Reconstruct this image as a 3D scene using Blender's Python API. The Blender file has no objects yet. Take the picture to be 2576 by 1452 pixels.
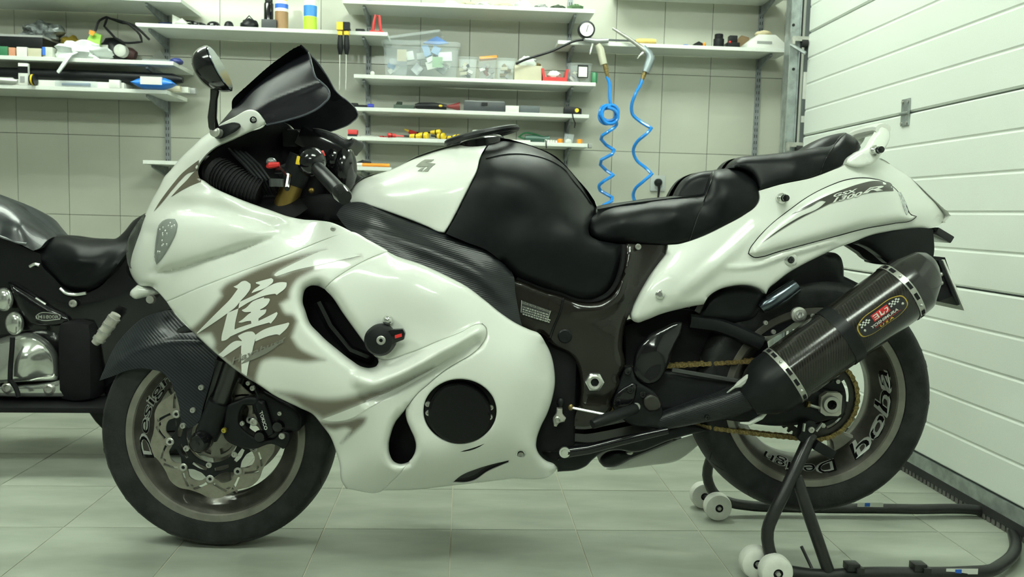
import bpy, bmesh, math, random
import numpy as np
from mathutils import Vector, Matrix
from mathutils.geometry import delaunay_2d_cdt

# ------------------------------------------------------------------ camera
FOC, PITCH, ROLL, YAW, CAMH = 2172.516, .0877, .0265, .0573, .8963
PW, PH = 2576, 1452
sc = bpy.context.scene
col = sc.collection


def _rot(v):
    x, f, y = v
    c, s = math.cos(ROLL), math.sin(ROLL)
    x, y = c*x-s*y, s*x+c*y
    c, s = math.cos(PITCH), math.sin(PITCH)
    f, y = c*f+s*y, -s*f+c*y
    c, s = math.cos(YAW), math.sin(YAW)
    x, f = c*x+s*f, -s*x+c*f
    return np.array([x, f, y])


EX, EF, EY = _rot((1, 0, 0)), _rot((0, 1, 0)), _rot((0, 0, 1))
CAMO = np.array([0, 0, CAMH])
cd = bpy.data.cameras.new('camera')
cd.sensor_fit = 'HORIZONTAL'
cd.sensor_width = 36
cd.lens = FOC*36/PW
cd.clip_start = .05
cam = bpy.data.objects.new('camera', cd)
col.objects.link(cam)
cam.matrix_world = Matrix(((EX[0], EY[0], -EF[0], 0), (EX[1], EY[1], -EF[1], 0), (EX[2], EY[2], -EF[2], CAMH), (0, 0, 0, 1)))
sc.camera = cam
cd.dof.use_dof = True
cd.dof.focus_distance = 2.15
cd.dof.aperture_fstop = 6.5

# ------------------------------------------------------------------ world, exposure
wd = bpy.data.worlds.new('world')
sc.world = wd
wd.use_nodes = True
wd.node_tree.nodes['Background'].inputs[0].default_value = (.8, 1, .85, 1)
wd.node_tree.nodes['Background'].inputs[1].default_value = .05
sc.view_settings.view_transform = 'Standard'
sc.view_settings.look = 'None'
sc.view_settings.exposure = 0
sc.view_settings.gamma = 1
sc.view_settings.use_curve_mapping = False
LAMP_COL = (.89, 1.0, .885)
LAMP_POWER = 63.0
CEIL = 2.75


# ------------------------------------------------------------------ pixels to places
def rays(p):
    p = np.atleast_2d(np.asarray(p, float))
    x = p[:, 0]-PW/2
    y = -(p[:, 1]-PH/2)
    return x[:, None]*EX+FOC*EF+y[:, None]*EY


def at(axis, val, px, py):
    d = rays((px, py))[0]
    return CAMO+d*((val-CAMO[axis])/d[axis])


def at_y(px, py, Y): return at(1, Y, px, py)
def at_x(px, py, X): return at(0, X, px, py)
def at_z(px, py, Z=0): return at(2, Z, px, py)


PSI = -.045
BF = np.array([-.626, 2.279, 0.])          # foot of the white motorcycle's front wheel
BU = np.array([math.cos(PSI), math.sin(PSI), 0])
BN = np.array([math.sin(PSI), -math.cos(PSI), 0])


def bl(p, w):
    """pixels -> motorcycle coordinates on the plane w metres left of its middle"""
    d = rays(p)
    w = np.broadcast_to(np.asarray(w, float), (len(d),))
    t = (w+(BF-CAMO)@BN)/(d@BN)
    P = CAMO+d*t[:, None]-BF
    return np.stack([P@BU, -w, P[:, 2]], 1)


def b1(x, y, w): return bl([(x, y)], w)[0]


def zz(o, pts): return [(o[0]+a/4, o[1]+b/4) for a, b in pts]


ZA, ZB, ZC, ZD, ZE, ZF = (300, 100), (300, 440), (300, 780), (800, 300), (800, 640), (800, 900)
ZG, ZH, ZI, ZJ, ZK, ZL = (1400, 300), (1800, 290), (1300, 600), (1340, 880), (1860, 560), (1860, 880)


# ------------------------------------------------------------------ materials
MATS = {}


def mat(name, rgb, rough=.5, metal=0, coat=0, var=(0, 0), bump=(0, 0), emit=0, alpha=None, trans=0, spec=.5, rgb2=None, stretch=(1, 1, 1), paint=None):
    if name in MATS:
        return MATS[name]
    m = bpy.data.materials.new(name)
    m.use_nodes = True
    nt = m.node_tree
    b = nt.nodes['Principled BSDF']
    b.inputs['Base Color'].default_value = (*rgb, 1)
    b.inputs['Roughness'].default_value = rough
    b.inputs['Metallic'].default_value = metal
    b.inputs['Coat Weight'].default_value = coat
    b.inputs['Coat Roughness'].default_value = .06
    b.inputs['Specular IOR Level'].default_value = spec
    if emit:
        b.inputs['Emission Color'].default_value = (*rgb, 1)
        b.inputs['Emission Strength'].default_value = emit
    if trans:
        b.inputs['Transmission Weight'].default_value = trans
    if alpha is not None:
        b.inputs['Alpha'].default_value = alpha
    tc = nt.nodes.new('ShaderNodeTexCoord')
    mp = nt.nodes.new('ShaderNodeMapping')
    mp.inputs['Scale'].default_value = stretch
    nt.links.new(tc.outputs['Object'], mp.inputs['Vector'])
    if not var[0]:
        var = (9, .06)
    n = nt.nodes.new('ShaderNodeTexNoise')
    n.inputs['Scale'].default_value = var[0]
    n.inputs['Detail'].default_value = 5
    nt.links.new(mp.outputs[0], n.inputs['Vector'])
    mx = nt.nodes.new('ShaderNodeMix')
    mx.data_type = 'RGBA'
    r2 = rgb2 if rgb2 else [max(0, c*(1-2*var[1])) for c in rgb]
    mx.inputs[6].default_value = (*[min(1, c*(1+(0 if rgb2 else var[1]*.5))) for c in rgb], 1)
    mx.inputs[7].default_value = (*r2, 1)
    rmp = nt.nodes.new('ShaderNodeMapRange')
    rmp.inputs['From Min'].default_value = .35
    rmp.inputs['From Max'].default_value = .65
    nt.links.new(n.outputs[0], rmp.inputs[0])
    nt.links.new(rmp.outputs[0], mx.inputs[0])
    out = mx.outputs[2]
    if paint:
        at_ = nt.nodes.new('ShaderNodeAttribute')
        at_.attribute_name = 'paint'
        m2 = nt.nodes.new('ShaderNodeMix')
        m2.data_type = 'RGBA'
        m2.inputs[7].default_value = (*paint, 1)
        nt.links.new(at_.outputs['Fac'], m2.inputs[0])
        nt.links.new(out, m2.inputs[6])
        out = m2.outputs[2]
    nt.links.new(out, b.inputs['Base Color'])
    if bump[0]:
        nb = nt.nodes.new('ShaderNodeTexNoise')
        nb.inputs['Scale'].default_value = bump[0]
        nb.inputs['Detail'].default_value = 4
        nt.links.new(mp.outputs[0], nb.inputs['Vector'])
        bp = nt.nodes.new('ShaderNodeBump')
        bp.inputs['Strength'].default_value = bump[1]
        bp.inputs['Distance'].default_value = .004
        nt.links.new(nb.outputs[0], bp.inputs['Height'])
        nt.links.new(bp.outputs[0], b.inputs['Normal'])
    MATS[name] = m
    return m


def carbon(name, c1, c2, rough, pitch, ang, coat=.3, bump=.25):
    """woven carbon: fine diagonal bands"""
    m = bpy.data.materials.new(name)
    m.use_nodes = True
    nt = m.node_tree
    b = nt.nodes['Principled BSDF']
    b.inputs['Roughness'].default_value = rough
    b.inputs['Coat Weight'].default_value = coat
    b.inputs['Specular IOR Level'].default_value = .3
    b.inputs['Coat Roughness'].default_value = .1
    tc = nt.nodes.new('ShaderNodeTexCoord')
    mp = nt.nodes.new('ShaderNodeMapping')
    mp.inputs['Rotation'].default_value = (0, ang, 0)
    nt.links.new(tc.outputs['Object'], mp.inputs['Vector'])
    w = nt.nodes.new('ShaderNodeTexWave')
    w.inputs['Scale'].default_value = 1/pitch/3.18
    w.inputs['Distortion'].default_value = .3
    nt.links.new(mp.outputs[0], w.inputs['Vector'])
    mx = nt.nodes.new('ShaderNodeMix')
    mx.data_type = 'RGBA'
    mx.inputs[6].default_value = (*c1, 1)
    mx.inputs[7].default_value = (*c2, 1)
    nt.links.new(w.outputs['Fac'], mx.inputs[0])
    nt.links.new(mx.outputs[2], b.inputs['Base Color'])
    bp = nt.nodes.new('ShaderNodeBump')
    bp.inputs['Strength'].default_value = bump
    bp.inputs['Distance'].default_value = .001
    nt.links.new(w.outputs['Fac'], bp.inputs['Height'])
    nt.links.new(bp.outputs[0], b.inputs['Normal'])
    MATS[name] = m
    return m


WHITE = mat('white_paint', (.74, .76, .70), .32, 0, .55, (3, .01), paint=(.115, .10, .072))
PLAINW = mat('plain_white_paint', (.74, .76, .70), .32, 0, .55, (3, .01))
BROWN = mat('brown_print', (.115, .10, .072), .3, 0, .5)
DGREY = mat('dark_grey_print', (.03, .03, .028), .3, 0, .5)
LEATHER = mat('black_leather', (.006, .0068, .0075), .38, 0, 0, (60, .1), (900, .10), spec=.12)
BLACKG = mat('gloss_black', (.006, .006, .007), .14, 0, .15, spec=.4)
BLACKS = mat('satin_black', (.008, .009, .010), .40, 0, 0, (30, .15), spec=.22)
BLACKM = mat('matt_black', (.006, .006, .007), .7, 0, 0, (30, .15), spec=.2)
FRAMEM = mat('dark_bronze_metal', (.013, .0115, .009), .2, .0, .22, (12, .12), spec=.3)
CHROME = mat('chrome', (.72, .73, .70), .14, .85, 0)
STEEL = mat('brushed_steel', (.50, .50, .46), .33, .7, 0, (40, .1))
ALU = mat('cast_alloy', (.50, .49, .43), .42, .3, 0, (30, .12))
RIM = mat('bronze_grey_rim', (.22, .21, .18), .33, .6, .3, (20, .12))
RIMD = mat('dark_bronze_rim', (.11, .105, .09), .28, .6, .3, (20, .2))
TYRE = mat('tyre_rubber', (.015, .016, .016), .58, 0, 0, (25, .3), (160, .3), spec=.28)
GOLD = mat('gold_anodised', (.36, .24, .07), .3, .85, 0)
BRASS = mat('chain_brass', (.26, .19, .07), .45, .6, 0, (200, .3))
REDP = mat('red_plastic', (.52, .02, .02), .4)
YELP = mat('yellow_plastic', (.75, .52, .02), .4)
ORAP = mat('orange_plastic', (.80, .28, .02), .4)
BLUP = mat('blue_plastic', (.02, .12, .55), .4)
GREP = mat('green_plastic', (.03, .16, .07), .45)
WHIP = mat('white_plastic', (.72, .74, .68), .4)
GRYP = mat('grey_plastic', (.28, .29, .28), .45)
GLASSC = mat('clear_lens', (.75, .80, .76), .06, 0, 0, trans=.0, alpha=.22, spec=.8)
SMOKE = mat('smoked_screen', (.005, .005, .007), .42, 0, .0, alpha=.965, spec=.07)
CARB = carbon('carbon_weave', (.004, .005, .006), (.014, .016, .018), .36, .0042, 1.35, .05)
CARBM = carbon('muffler_carbon', (.006, .0055, .005), (.022, .020, .016), .22, .0062, .15, .35, .04)
CARBF = carbon('fender_carbon', (.006, .007, .009), (.018, .023, .028), .36, .0065, .9, .08)


# ------------------------------------------------------------------ mesh helpers
class MB:
    def __init__(s):
        s.v, s.f = [], []

    def add(s, vs, fs):
        o = len(s.v)
        s.v += [tuple(map(float, v)) for v in vs]
        s.f += [tuple(i+o for i in f) for f in fs]
        return s

    def box(s, c, size, R=None):
        a, b, d = [x/2 for x in size]
        vs = [np.array((x, y, z)) for x in (-a, a) for y in (-b, b) for z in (-d, d)]
        if R is not None:
            vs = [R@v for v in vs]
        return s.add([v+np.array(c) for v in vs], [(0, 1, 3, 2), (4, 6, 7, 5), (0, 4, 5, 1), (2, 3, 7, 6), (0, 2, 6, 4), (1, 5, 7, 3)])

    def box2(s, lo, hi): return s.box([(a+b)/2 for a, b in zip(lo, hi)], [abs(b-a) for a, b in zip(lo, hi)])

    def tube(s, path, r, n=10, caps=True, closed=False, flat=1.0, up=None):
        P = np.array(path, float)
        m = len(P)
        r = np.broadcast_to(np.asarray(r, float), (m,))
        T = np.zeros_like(P)
        for i in range(m):
            if closed:
                T[i] = P[(i+1) % m]-P[i-1]
            else:
                T[i] = P[min(i+1, m-1)]-P[max(i-1, 0)]
            T[i] /= np.linalg.norm(T[i])+1e-12
        u = np.array(up if up is not None else (0, 0, 1.))
        if abs(u@T[0]) > .95:
            u = np.array((1., 0, 0))
        vs = []
        for i in range(m):
            u = u-(u@T[i])*T[i]
            u /= np.linalg.norm(u)+1e-12
            w = np.cross(T[i], u)
            for k in range(n):
                a = 2*math.pi*k/n
                vs.append(P[i]+r[i]*(math.cos(a)*u*flat+math.sin(a)*w))
        fs = []
        for i in range(m if closed else m-1):
            j = (i+1) % m
            for k in range(n):
                l = (k+1) % n
                fs.append((i*n+k, i*n+l, j*n+l, j*n+k))
        if caps and not closed:
            fs.append(tuple(range(n))[::-1])
            fs.append(tuple((m-1)*n+k for k in range(n)))
        return s.add(vs, fs)

    def cyl(s, a, b, r, r2=None, n=16): return s.tube([a, b], [r, r if r2 is None else r2], n)

    def lathe(s, prof, c, axis, n=48, close=False):
        """prof: (radius, along axis)"""
        ax = np.array(axis, float)
        ax /= np.linalg.norm(ax)
        u = np.cross(ax, (0, 0, 1.)) if abs(ax[2]) < .9 else np.cross(ax, (1., 0, 0))
        u /= np.linalg.norm(u)
        w = np.cross(ax, u)
        m = len(prof)
        vs = [np.array(c)+ax*h+r*(math.cos(2*math.pi*k/n)*u+math.sin(2*math.pi*k/n)*w) for r, h in prof for k in range(n)]
        fs = []
        for i in range(m if close else m-1):
            j = (i+1) % m
            for k in range(n):
                l = (k+1) % n
                fs.append((i*n+k, j*n+k, j*n+l, i*n+l))
        return s.add(vs, fs)

    def ell(s, c, r, n=16, m=10, R=None):
        vs, fs = [], []
        for i in range(m+1):
            t = math.pi*i/m
            for k in range(n):
                a = 2*math.pi*k/n
                v = np.array((r[0]*math.sin(t)*math.cos(a), r[1]*math.sin(t)*math.sin(a), r[2]*math.cos(t)))
                vs.append((R@v if R is not None else v)+np.array(c))
        for i in range(m):
            for k in range(n):
                l = (k+1) % n
                fs.append((i*n+k, (i+1)*n+k, (i+1)*n+l, i*n+l))
        return s.add(vs, fs)

    def prism(s, poly, off):
        """planar polygon (3D points) pushed along off"""
        n = len(poly)
        P = [np.array(p, float) for p in poly]
        o = np.array(off, float)
        nrm = sum((np.cross(P[i]-P[0], P[(i+1) % n]-P[0]) for i in range(n)), np.zeros(3))
        fl = nrm@o > 0
        vs = P+[p+o for p in P]
        fs = [tuple(range(n)), tuple(range(n, 2*n))[::-1]]+[(i, i+n, (i+1) % n+n, (i+1) % n) for i in range(n)]
        if fl:
            fs = [f[::-1] for f in fs]
        return s.add(vs, fs)

    def loft(s, rings, caps=True):
        n = len(rings[0])
        vs = [p for r in rings for p in r]
        fs = []
        for i in range(len(rings)-1):
            for k in range(n):
                l = (k+1) % n
                fs.append((i*n+k, i*n+l, (i+1)*n+l, (i+1)*n+k))
        if caps:
            fs.append(tuple(range(n))[::-1])
            fs.append(tuple((len(rings)-1)*n+k for k in range(n)))
        return s.add(vs, fs)


ROOT = {}


def empty(name, loc, rz=0):
    o = bpy.data.objects.new(name, None)
    o.empty_display_size = .05
    col.objects.link(o)
    o.location = loc
    o.rotation_euler = (0, 0, rz)
    ROOT[o.name] = np.array(loc, float)
    return o


def tag(o, label, cat, group=None):
    o['label'] = label
    o['category'] = cat
    if group:
        o['group'] = group
    return o


def thing(name, label, cat, loc, group=None, rz=0):
    return tag(empty(name, tuple(map(float, loc)), rz), label, cat, group)


def mesh_obj(name, v, f, m, parent=None, local=False, smooth=True, ang=40, bevel=0, attr=None):
    """v in world coordinates (or, with local=True, in the root's own)"""
    me = bpy.data.meshes.new(name)
    v = np.asarray(v, float)
    loc = np.zeros(3)
    root = parent
    while root is not None and root.parent is not None:
        root = root.parent
    if not local:
        if parent is None:
            loc = np.array([(v[:, 0].min()+v[:, 0].max())/2, (v[:, 1].min()+v[:, 1].max())/2, v[:, 2].min()])
            v = v-loc
        else:
            v = v-ROOT[root.name]
    me.from_pydata(v.tolist(), [], f)
    if attr is not None:
        a = me.attributes.new('paint', 'FLOAT', 'POINT')
        a.data.foreach_set('value', np.asarray(attr, np.float32))
    me.materials.append(m)
    bm = bmesh.new()
    bm.from_mesh(me)
    bmesh.ops.recalc_face_normals(bm, faces=bm.faces)
    if bevel:
        es = [e for e in bm.edges if len(e.link_faces) == 2 and e.calc_face_angle(0) > .6]
        bmesh.ops.bevel(bm, geom=es, offset=bevel, segments=2, affect='EDGES', profile=.6, clamp_overlap=True)
    bm.to_mesh(me)
    bm.free()
    if smooth:
        me.shade_smooth()
        me.set_sharp_from_angle(angle=math.radians(ang))
    o = bpy.data.objects.new(name, me)
    col.objects.link(o)
    if parent is not None:
        o.parent = parent
    else:
        o.location = loc
        ROOT[o.name] = loc
    return o


def mk(name, mb, m, parent=None, **k): return mesh_obj(name, mb.v, mb.f, m, parent, **k)


def struct(o):
    o['kind'] = 'structure'
    return o


def copy_obj(o, parent=None, loc=None):
    c = o.copy()
    col.objects.link(c)
    if parent is not None:
        c.parent = parent
    if loc is not None:
        c.location = loc
    return c

# ================================================================== the room
WY = 4.497                                   # back wall
DX = 1.607                                   # inner face of the sectional door
TW, TH_, TX0, TZ0 = .25, .4003, -2.2408, 1.6281
GROUT = mat('dark_grout', (.075, .08, .06), .9, bump=(300, .3))
TILE = mat('wall_tile', (.42, .43, .36), .38, 0, .12, (3.5, .03))
FT, FX0, FY0 = .355, -1.0829, 2.3764
FGROUT = mat('floor_grout', (.50, .49, .38), .8)
FTILE = mat('floor_tile', (.37, .40, .335), .36, 0, .0, (2.4, .2), (30, .05), rgb2=(.25, .275, .225), stretch=(1, 3.2, 1))
PLASTER = mat('white_plaster', (.66, .68, .62), .8, bump=(80, .2))
LX, FYN = -4.3, -4.2
DARKW = mat('dark_back_wall', (.16, .165, .15), .8, bump=(60, .2))
MIDW = mat('grey_side_wall', (.30, .31, .28), .8, bump=(60, .2))

wall_back = struct(mk('wall_back', MB().box2((LX, WY+.004, -.05), (2.3, WY+.15, CEIL)), GROUT, smooth=False))
wt = None
for i in range(-9, 17):
    for j in range(-3, 5):
        x0, x1 = TX0+TW*i+.0012, TX0+TW*(i+1)-.0012
        z1, z0 = TZ0-TH_*j-.0012, TZ0-TH_*(j+1)+.0012
        z0 = max(z0, .001)
        x1 = min(x1, 1.640)
        if z1-z0 < .02 or x1-x0 < .02:
            continue
        if wt is None or abs(z1-z0-TH_+.0024) > .001 or abs(x1-x0-TW+.0024) > .001:
            o = mk('wall_tile', MB().box2((x0, WY, z0), (x1, WY+.008, z1)), TILE, smooth=False, bevel=.0009)
            if wt is None:
                wt = o
        else:
            o = copy_obj(wt, loc=((x0+x1)/2, WY+.004, z0))
        o.parent = wall_back
        o.matrix_parent_inverse = Matrix.Translation(-Vector(wall_back.location))

floor = struct(mk('floor', MB().box2((LX, FYN, -.12), (DX+.3, WY+.004, -.0022)), FGROUT, smooth=False))
ft = None
for i in range(-10, 9):
    for j in range(-19, 7):
        x0, x1 = FX0+FT*i+.0017, FX0+FT*(i+1)-.0017
        y0, y1 = FY0+FT*j+.0017, FY0+FT*(j+1)-.0017
        x0, x1, y0, y1 = max(x0, LX), min(x1, DX+.25), max(y0, FYN), min(y1, WY)
        if x1-x0 < .02 or y1-y0 < .02:
            continue
        full = x1-x0 > FT-.0040 and y1-y0 > FT-.0040
        if ft is None or not full:
            o = mk('floor_tile', MB().box2((x0, y0, -.010), (x1, y1, 0)), FTILE, smooth=False, bevel=.0008)
            if full and ft is None:
                ft = o
        else:
            o = copy_obj(ft, loc=((x0+x1)/2, (y0+y1)/2, -.010))
        o.parent = floor
        o.matrix_parent_inverse = Matrix.Translation(-Vector(floor.location))

struct(mk('ceiling', MB().box2((LX, FYN, CEIL), (2.3, WY+.15, CEIL+.1)), PLASTER, smooth=False))
struct(mk('wall_left', MB().box2((LX-.1, FYN-.1, -.05), (LX, WY+.15, CEIL)), MIDW, smooth=False))
struct(mk('wall_front', MB().box2((LX, FYN-.1, -.05), (2.3, FYN, CEIL)), DARKW, smooth=False))
DY1 = 4.085
for lo, hi in (((DX+.06, DY1-.01, -.05), (2.3, WY+.004, CEIL)), ((DX+.06, FYN, -.05), (2.3, -.6, CEIL)), ((DX+.06, -.6, 2.45), (2.3, DY1-.012, CEIL))):
    struct(mk('wall_right', MB().box2(lo, hi), PLASTER, smooth=False))

# ------------------------------------------------------------------ sectional garage door
DOORM = mat('door_white_steel', (.74, .78, .72), .42, 0, .1, (200, .012), (420, .06))
GALV = mat('galvanised_steel', (.40, .44, .43), .4, .75, 0, (25, .15))
RUBB = mat('black_rubber', (.012, .012, .012), .75)
door = struct(empty('door_1', (DX+.02, 1.8, 0)))
DZ0, PD = 1.778, .1205
for k0, k1 in ((-5, 0), (0, 4), (4, 9), (9, 14)):
    zt, zb = DZ0-PD*k0-.003, DZ0-PD*k1+.003
    prof = [(DX+.04, zb), (DX+.006, zb), (DX, zb+.006)]
    for k in range(k1-1, k0, -1):
        z = DZ0-PD*k
        prof += [(DX, z-.007), (DX+.0035, z-.0015), (DX+.0035, z+.0015), (DX, z+.007)]
    prof += [(DX, zt-.006), (DX+.006, zt), (DX+.04, zt)]
    mk('door_panel', MB().prism([(x, -.55, z) for x, z in prof], (0, DY1+.55, 0)), DOORM, door, smooth=False)
zb = DZ0-PD*14
mk('bottom_rail', MB().box2((DX-.002, -.55, .045), (DX+.04, DY1, zb-.002)), GALV, door, smooth=False)
seal = MB().box2((DX-.004, -.55, .018), (DX+.03, DY1, .044))
mk('rubber_seal', seal, RUBB, door, smooth=False)
random.seed(3)
br = MB()
for k in range(120):
    y = 1.2+(DY1-1.2)*k/119
    br.box((DX+.004, y, .009), (.014, .016, .017))
mk('brush_strip', br, mat('grey_seal', (.10, .10, .09), .8), door, smooth=False)
for (hx, hy, n) in ((2280, 285, 4),):
    p = at_x(hx, hy, DX)
    hz = DZ0-PD*4
    h = mk('hinge', MB().box2((DX-.006, p[1]-.028, hz+.004), (DX-.001, p[1]+.028, hz+.052)).box2((DX-.006, p[1]-.028, hz-.045), (DX-.001, p[1]+.028, hz-.004)).cyl((DX-.008, p[1]-.03, hz), (DX-.008, p[1]+.03, hz), .006, n=10), GALV, door)
    for a in (-.019, .019):
        for b in (.042, -.036):
            mk('screw', MB().cyl((DX-.010, p[1]+a, hz+b), (DX-.005, p[1]+a, hz+b), .006, n=8), STEEL, h)
# upright track beside the door
YT = 4.115


def xz(px, Y, py=250): return at_y(px, py, Y)[0]


x_a, x_b, x_c, x_d, x_e = xz(1976, YT), xz(2002, YT), xz(2006, YT), xz(2016, YT), xz(2031, YT)
tr = thing('door_track', 'galvanised upright track with rollers and hinges at the garage door edge', 'door track', ((x_a+x_e)/2, YT, 0))
mk('outer_channel', MB().box2((x_a, YT, 0), (x_b, YT+.003, 2.5)).box2((x_a, YT-.02, 0), (x_a+.003, YT+.05, 2.5)).box2((x_b-.002, YT-.014, 0), (x_b+.002, YT+.02, 2.5)), GALV, tr, smooth=False)
mk('inner_channel', MB().box2((x_c, YT+.03, 0), (x_d, YT+.034, 2.5)).box2((x_c-.001, YT-.012, 0), (x_c+.002, YT+.034, 2.5)), mat('slot_shade', (.05, .055, .055), .5, .6), tr, smooth=False)  # dark colour stands for the shade inside the track slot
mk('edge_angle', MB().box2((x_d, YT-.004, 0), (x_e, YT, 2.5)), mat('dull_galvanised', (.16, .18, .18), .5, .5), tr, smooth=False)
for py in (63, 174):
    z = at_y(1992, py, YT)[2]
    mk('bolt_hole', MB().cyl((at_y(1996, py, YT)[0], YT-.003, z), (at_y(1996, py, YT)[0], YT+.001, z), .007, n=12), RUBB, tr)
for py in (100, 365):
    z = at_y(2000, py, YT)[2]
    rl = mk('roller_bracket', MB().box2((x_a+.008, YT-.035, z-.012), (x_e+.004, YT-.028, z+.010)).box2((x_a+.004, YT-.045, z-.03), (x_a+.016, YT-.005, z+.008)).cyl((x_a+.02, YT-.022, z), (x_e+.01, YT-.022, z), .0075, n=10), STEEL, tr)
    mk('roller', MB().cyl((x_c-.006, YT-.024, z-.02), (x_d+.004, YT-.024, z-.02), .019, n=16), RUBB, rl)
for py, hh in ((215, 66), (300, 16)):
    p = at_y(2021, py, YT-.006)
    mk('paper_label' if hh > 30 else 'white_tag', MB().box2((x_d+.002, YT-.006, p[2]-hh/2/520), (x_e-.004, YT-.004, p[2]+hh/2/520)), WHIP, tr, smooth=False)
p = at_y(2003, 128, YT-.05)
mk('strut', MB().tube([at_y(1990, 112, YT-.03), at_y(2026, 134, YT-.08)], .008, 6), GALV, tr)
t = mk('trim_1', MB().box2((1.641, WY-.006, 0), (1.666, WY+.002, CEIL)), WHIP, smooth=False)
struct(t)

# ------------------------------------------------------------------ ceiling lamps (out of frame, they light the garage)
TUBE = mat('lit_tube', LAMP_COL, .5, emit=LAMP_POWER)
TUBE.node_tree.nodes['Principled BSDF'].inputs['Base Color'].default_value = (.8, .8, .8, 1)
for lx, ly, where in ((-1.7, 3.35, 'over the black cruiser'), (.55, 3.35, 'over the back corner by the garage door'), (-1.9, .75, 'over the floor left of the camera'), (.35, .75, 'over the floor before the white motorcycle'), (-.8, -1.6, 'over the back of the garage')):
    l = thing('ceiling_lamp', 'fluorescent ceiling lamp with four lit tubes '+where, 'lamp', (lx, ly, CEIL-.09), 'ceiling lamps')
    mk('lamp_housing', MB().box2((lx-.62, ly-.30, CEIL-.05), (lx+.62, ly+.30, CEIL-.001)), WHIP, l, smooth=False)
    for q in (-.21, -.07, .07, .21):
        mk('lamp_tube', MB().cyl((lx-.58, ly+q, CEIL-.075), (lx+.58, ly+q, CEIL-.075), .014, n=8), TUBE, l)

# ================================================================== shaped panels
def polyl(pts, step=5, closed=True, corner=48):
    """smooth curve through traced points; sharp bends stay sharp"""
    P = np.array(pts, float)
    n = len(P)
    out = []
    rng = range(n if closed else n-1)

    def tang(i):
        if not closed and (i == 0 or i == n-1):
            return None
        a, b, c = P[(i-1) % n], P[i % n], P[(i+1) % n]
        u, v = b-a, c-b
        lu, lv = np.linalg.norm(u)+1e-9, np.linalg.norm(v)+1e-9
        if math.degrees(math.acos(max(-1, min(1, u@v/lu/lv)))) > corner:
            return None
        t = u/lu*lv+v/lv*lu
        return t/(np.linalg.norm(t)+1e-9)
    T = [tang(i) for i in range(n)]
    for i in rng:
        j = (i+1) % n
        a, b = P[i], P[j]
        L = np.linalg.norm(b-a)
        if L < 1e-6:
            continue
        ta = T[i] if T[i] is not None else (b-a)/L
        tb = T[j] if T[j] is not None else (b-a)/L
        k = max(1, int(round(L/step)))
        for q in range(k):
            t = q/k
            h1, h2, h3, h4 = 2*t**3-3*t*t+1, -2*t**3+3*t*t, t**3-2*t*t+t, t**3-t*t
            out.append(h1*a+h2*b+h3*L*ta+h4*L*tb)
    if not closed:
        out.append(P[-1])
    return np.array(out)


def pdist(p, line, closed=False):
    """distance to a polyline, and position along it 0..1"""
    A = np.asarray(line, float)
    Bq = np.roll(A, -1, 0) if closed else A[1:]
    if not closed:
        A = A[:-1]
    d = Bq-A
    L2 = (d*d).sum(1)+1e-12
    best = np.full(len(p), 1e18)
    arg = np.zeros(len(p))
    cum = np.concatenate([[0], np.cumsum(np.sqrt(L2))])
    for s in range(0, len(p), 4000):
        q = p[s:s+4000]
        t = np.clip(((q[:, None, :]-A[None])*d[None]).sum(2)/L2, 0, 1)
        dd = ((q[:, None, :]-(A[None]+t[..., None]*d[None]))**2).sum(2)
        k = dd.argmin(1)
        best[s:s+4000] = dd[np.arange(len(q)), k]
        arg[s:s+4000] = (cum[k]+t[np.arange(len(q)), k]*np.sqrt(L2[k]))/cum[-1]
    return np.sqrt(best), arg


def inside(p, poly):
    A = np.asarray(poly, float)
    Bq = np.roll(A, -1, 0)
    r = np.zeros(len(p), bool)
    for s in range(0, len(p), 4000):
        x, y = p[s:s+4000, 0][:, None], p[s:s+4000, 1][:, None]
        c = ((A[:, 1] > y) != (Bq[:, 1] > y)) & (x < (Bq[:, 0]-A[:, 0])*(y-A[:, 1])/(Bq[:, 1]-A[:, 1]+1e-12)+A[:, 0])
        r[s:s+4000] = c.sum(1) % 2 == 1
    return r


def fill(outline, holes=(), step=7, inset=(1.6, 4)):
    loops = [np.asarray(outline)]+[np.asarray(h) for h in holes]
    pts = list(np.concatenate(loops))
    edges, o = [], 0
    for l in loops:
        n = len(l)
        edges += [(o+i, o+(i+1) % n) for i in range(n)]
        o += n

    def ok(q): 
        r = inside(q, loops[0])
        for h in loops[1:]:
            r &= ~inside(q, h)
        return r

    def bd(q): return np.min([pdist(q, l, True)[0] for l in loops], 0)
    for off in inset:
        for l in loops:
            t = np.roll(l, -1, 0)-np.roll(l, 1, 0)
            nrm = np.stack([-t[:, 1], t[:, 0]], 1)/(np.linalg.norm(t, axis=1)[:, None]+1e-9)
            for sgn in (1, -1):
                q = l+sgn*off*nrm
                m = ok(q)
                q = q[m]
                if len(q):
                    q = q[bd(q) > off*.93]
                    pts += list(q)
    lo, hi = loops[0].min(0), loops[0].max(0)
    gx, gy = np.arange(lo[0], hi[0], step), np.arange(lo[1], hi[1], step*.87)
    g = np.array([(x+(step/2 if j % 2 else 0), y) for j, y in enumerate(gy) for x in gx]).reshape(-1, 2)
    if len(g):
        g = g[ok(g)]
    if len(g):
        g = g[bd(g) > max(inset or (1,))+step*.45]
        pts += list(g)
    V, _, Fc, *_ = delaunay_2d_cdt([Vector(p) for p in pts], edges, [], 0, 1e-4)
    V = np.array([(v[0], v[1]) for v in V])
    Fc = np.array([f for f in Fc if len(f) == 3])
    c = V[Fc].mean(1)
    Fc = Fc[ok(c)]
    used = np.unique(Fc)
    mp = -np.ones(len(V), int)
    mp[used] = np.arange(len(used))
    return V[used], mp[Fc]


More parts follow.
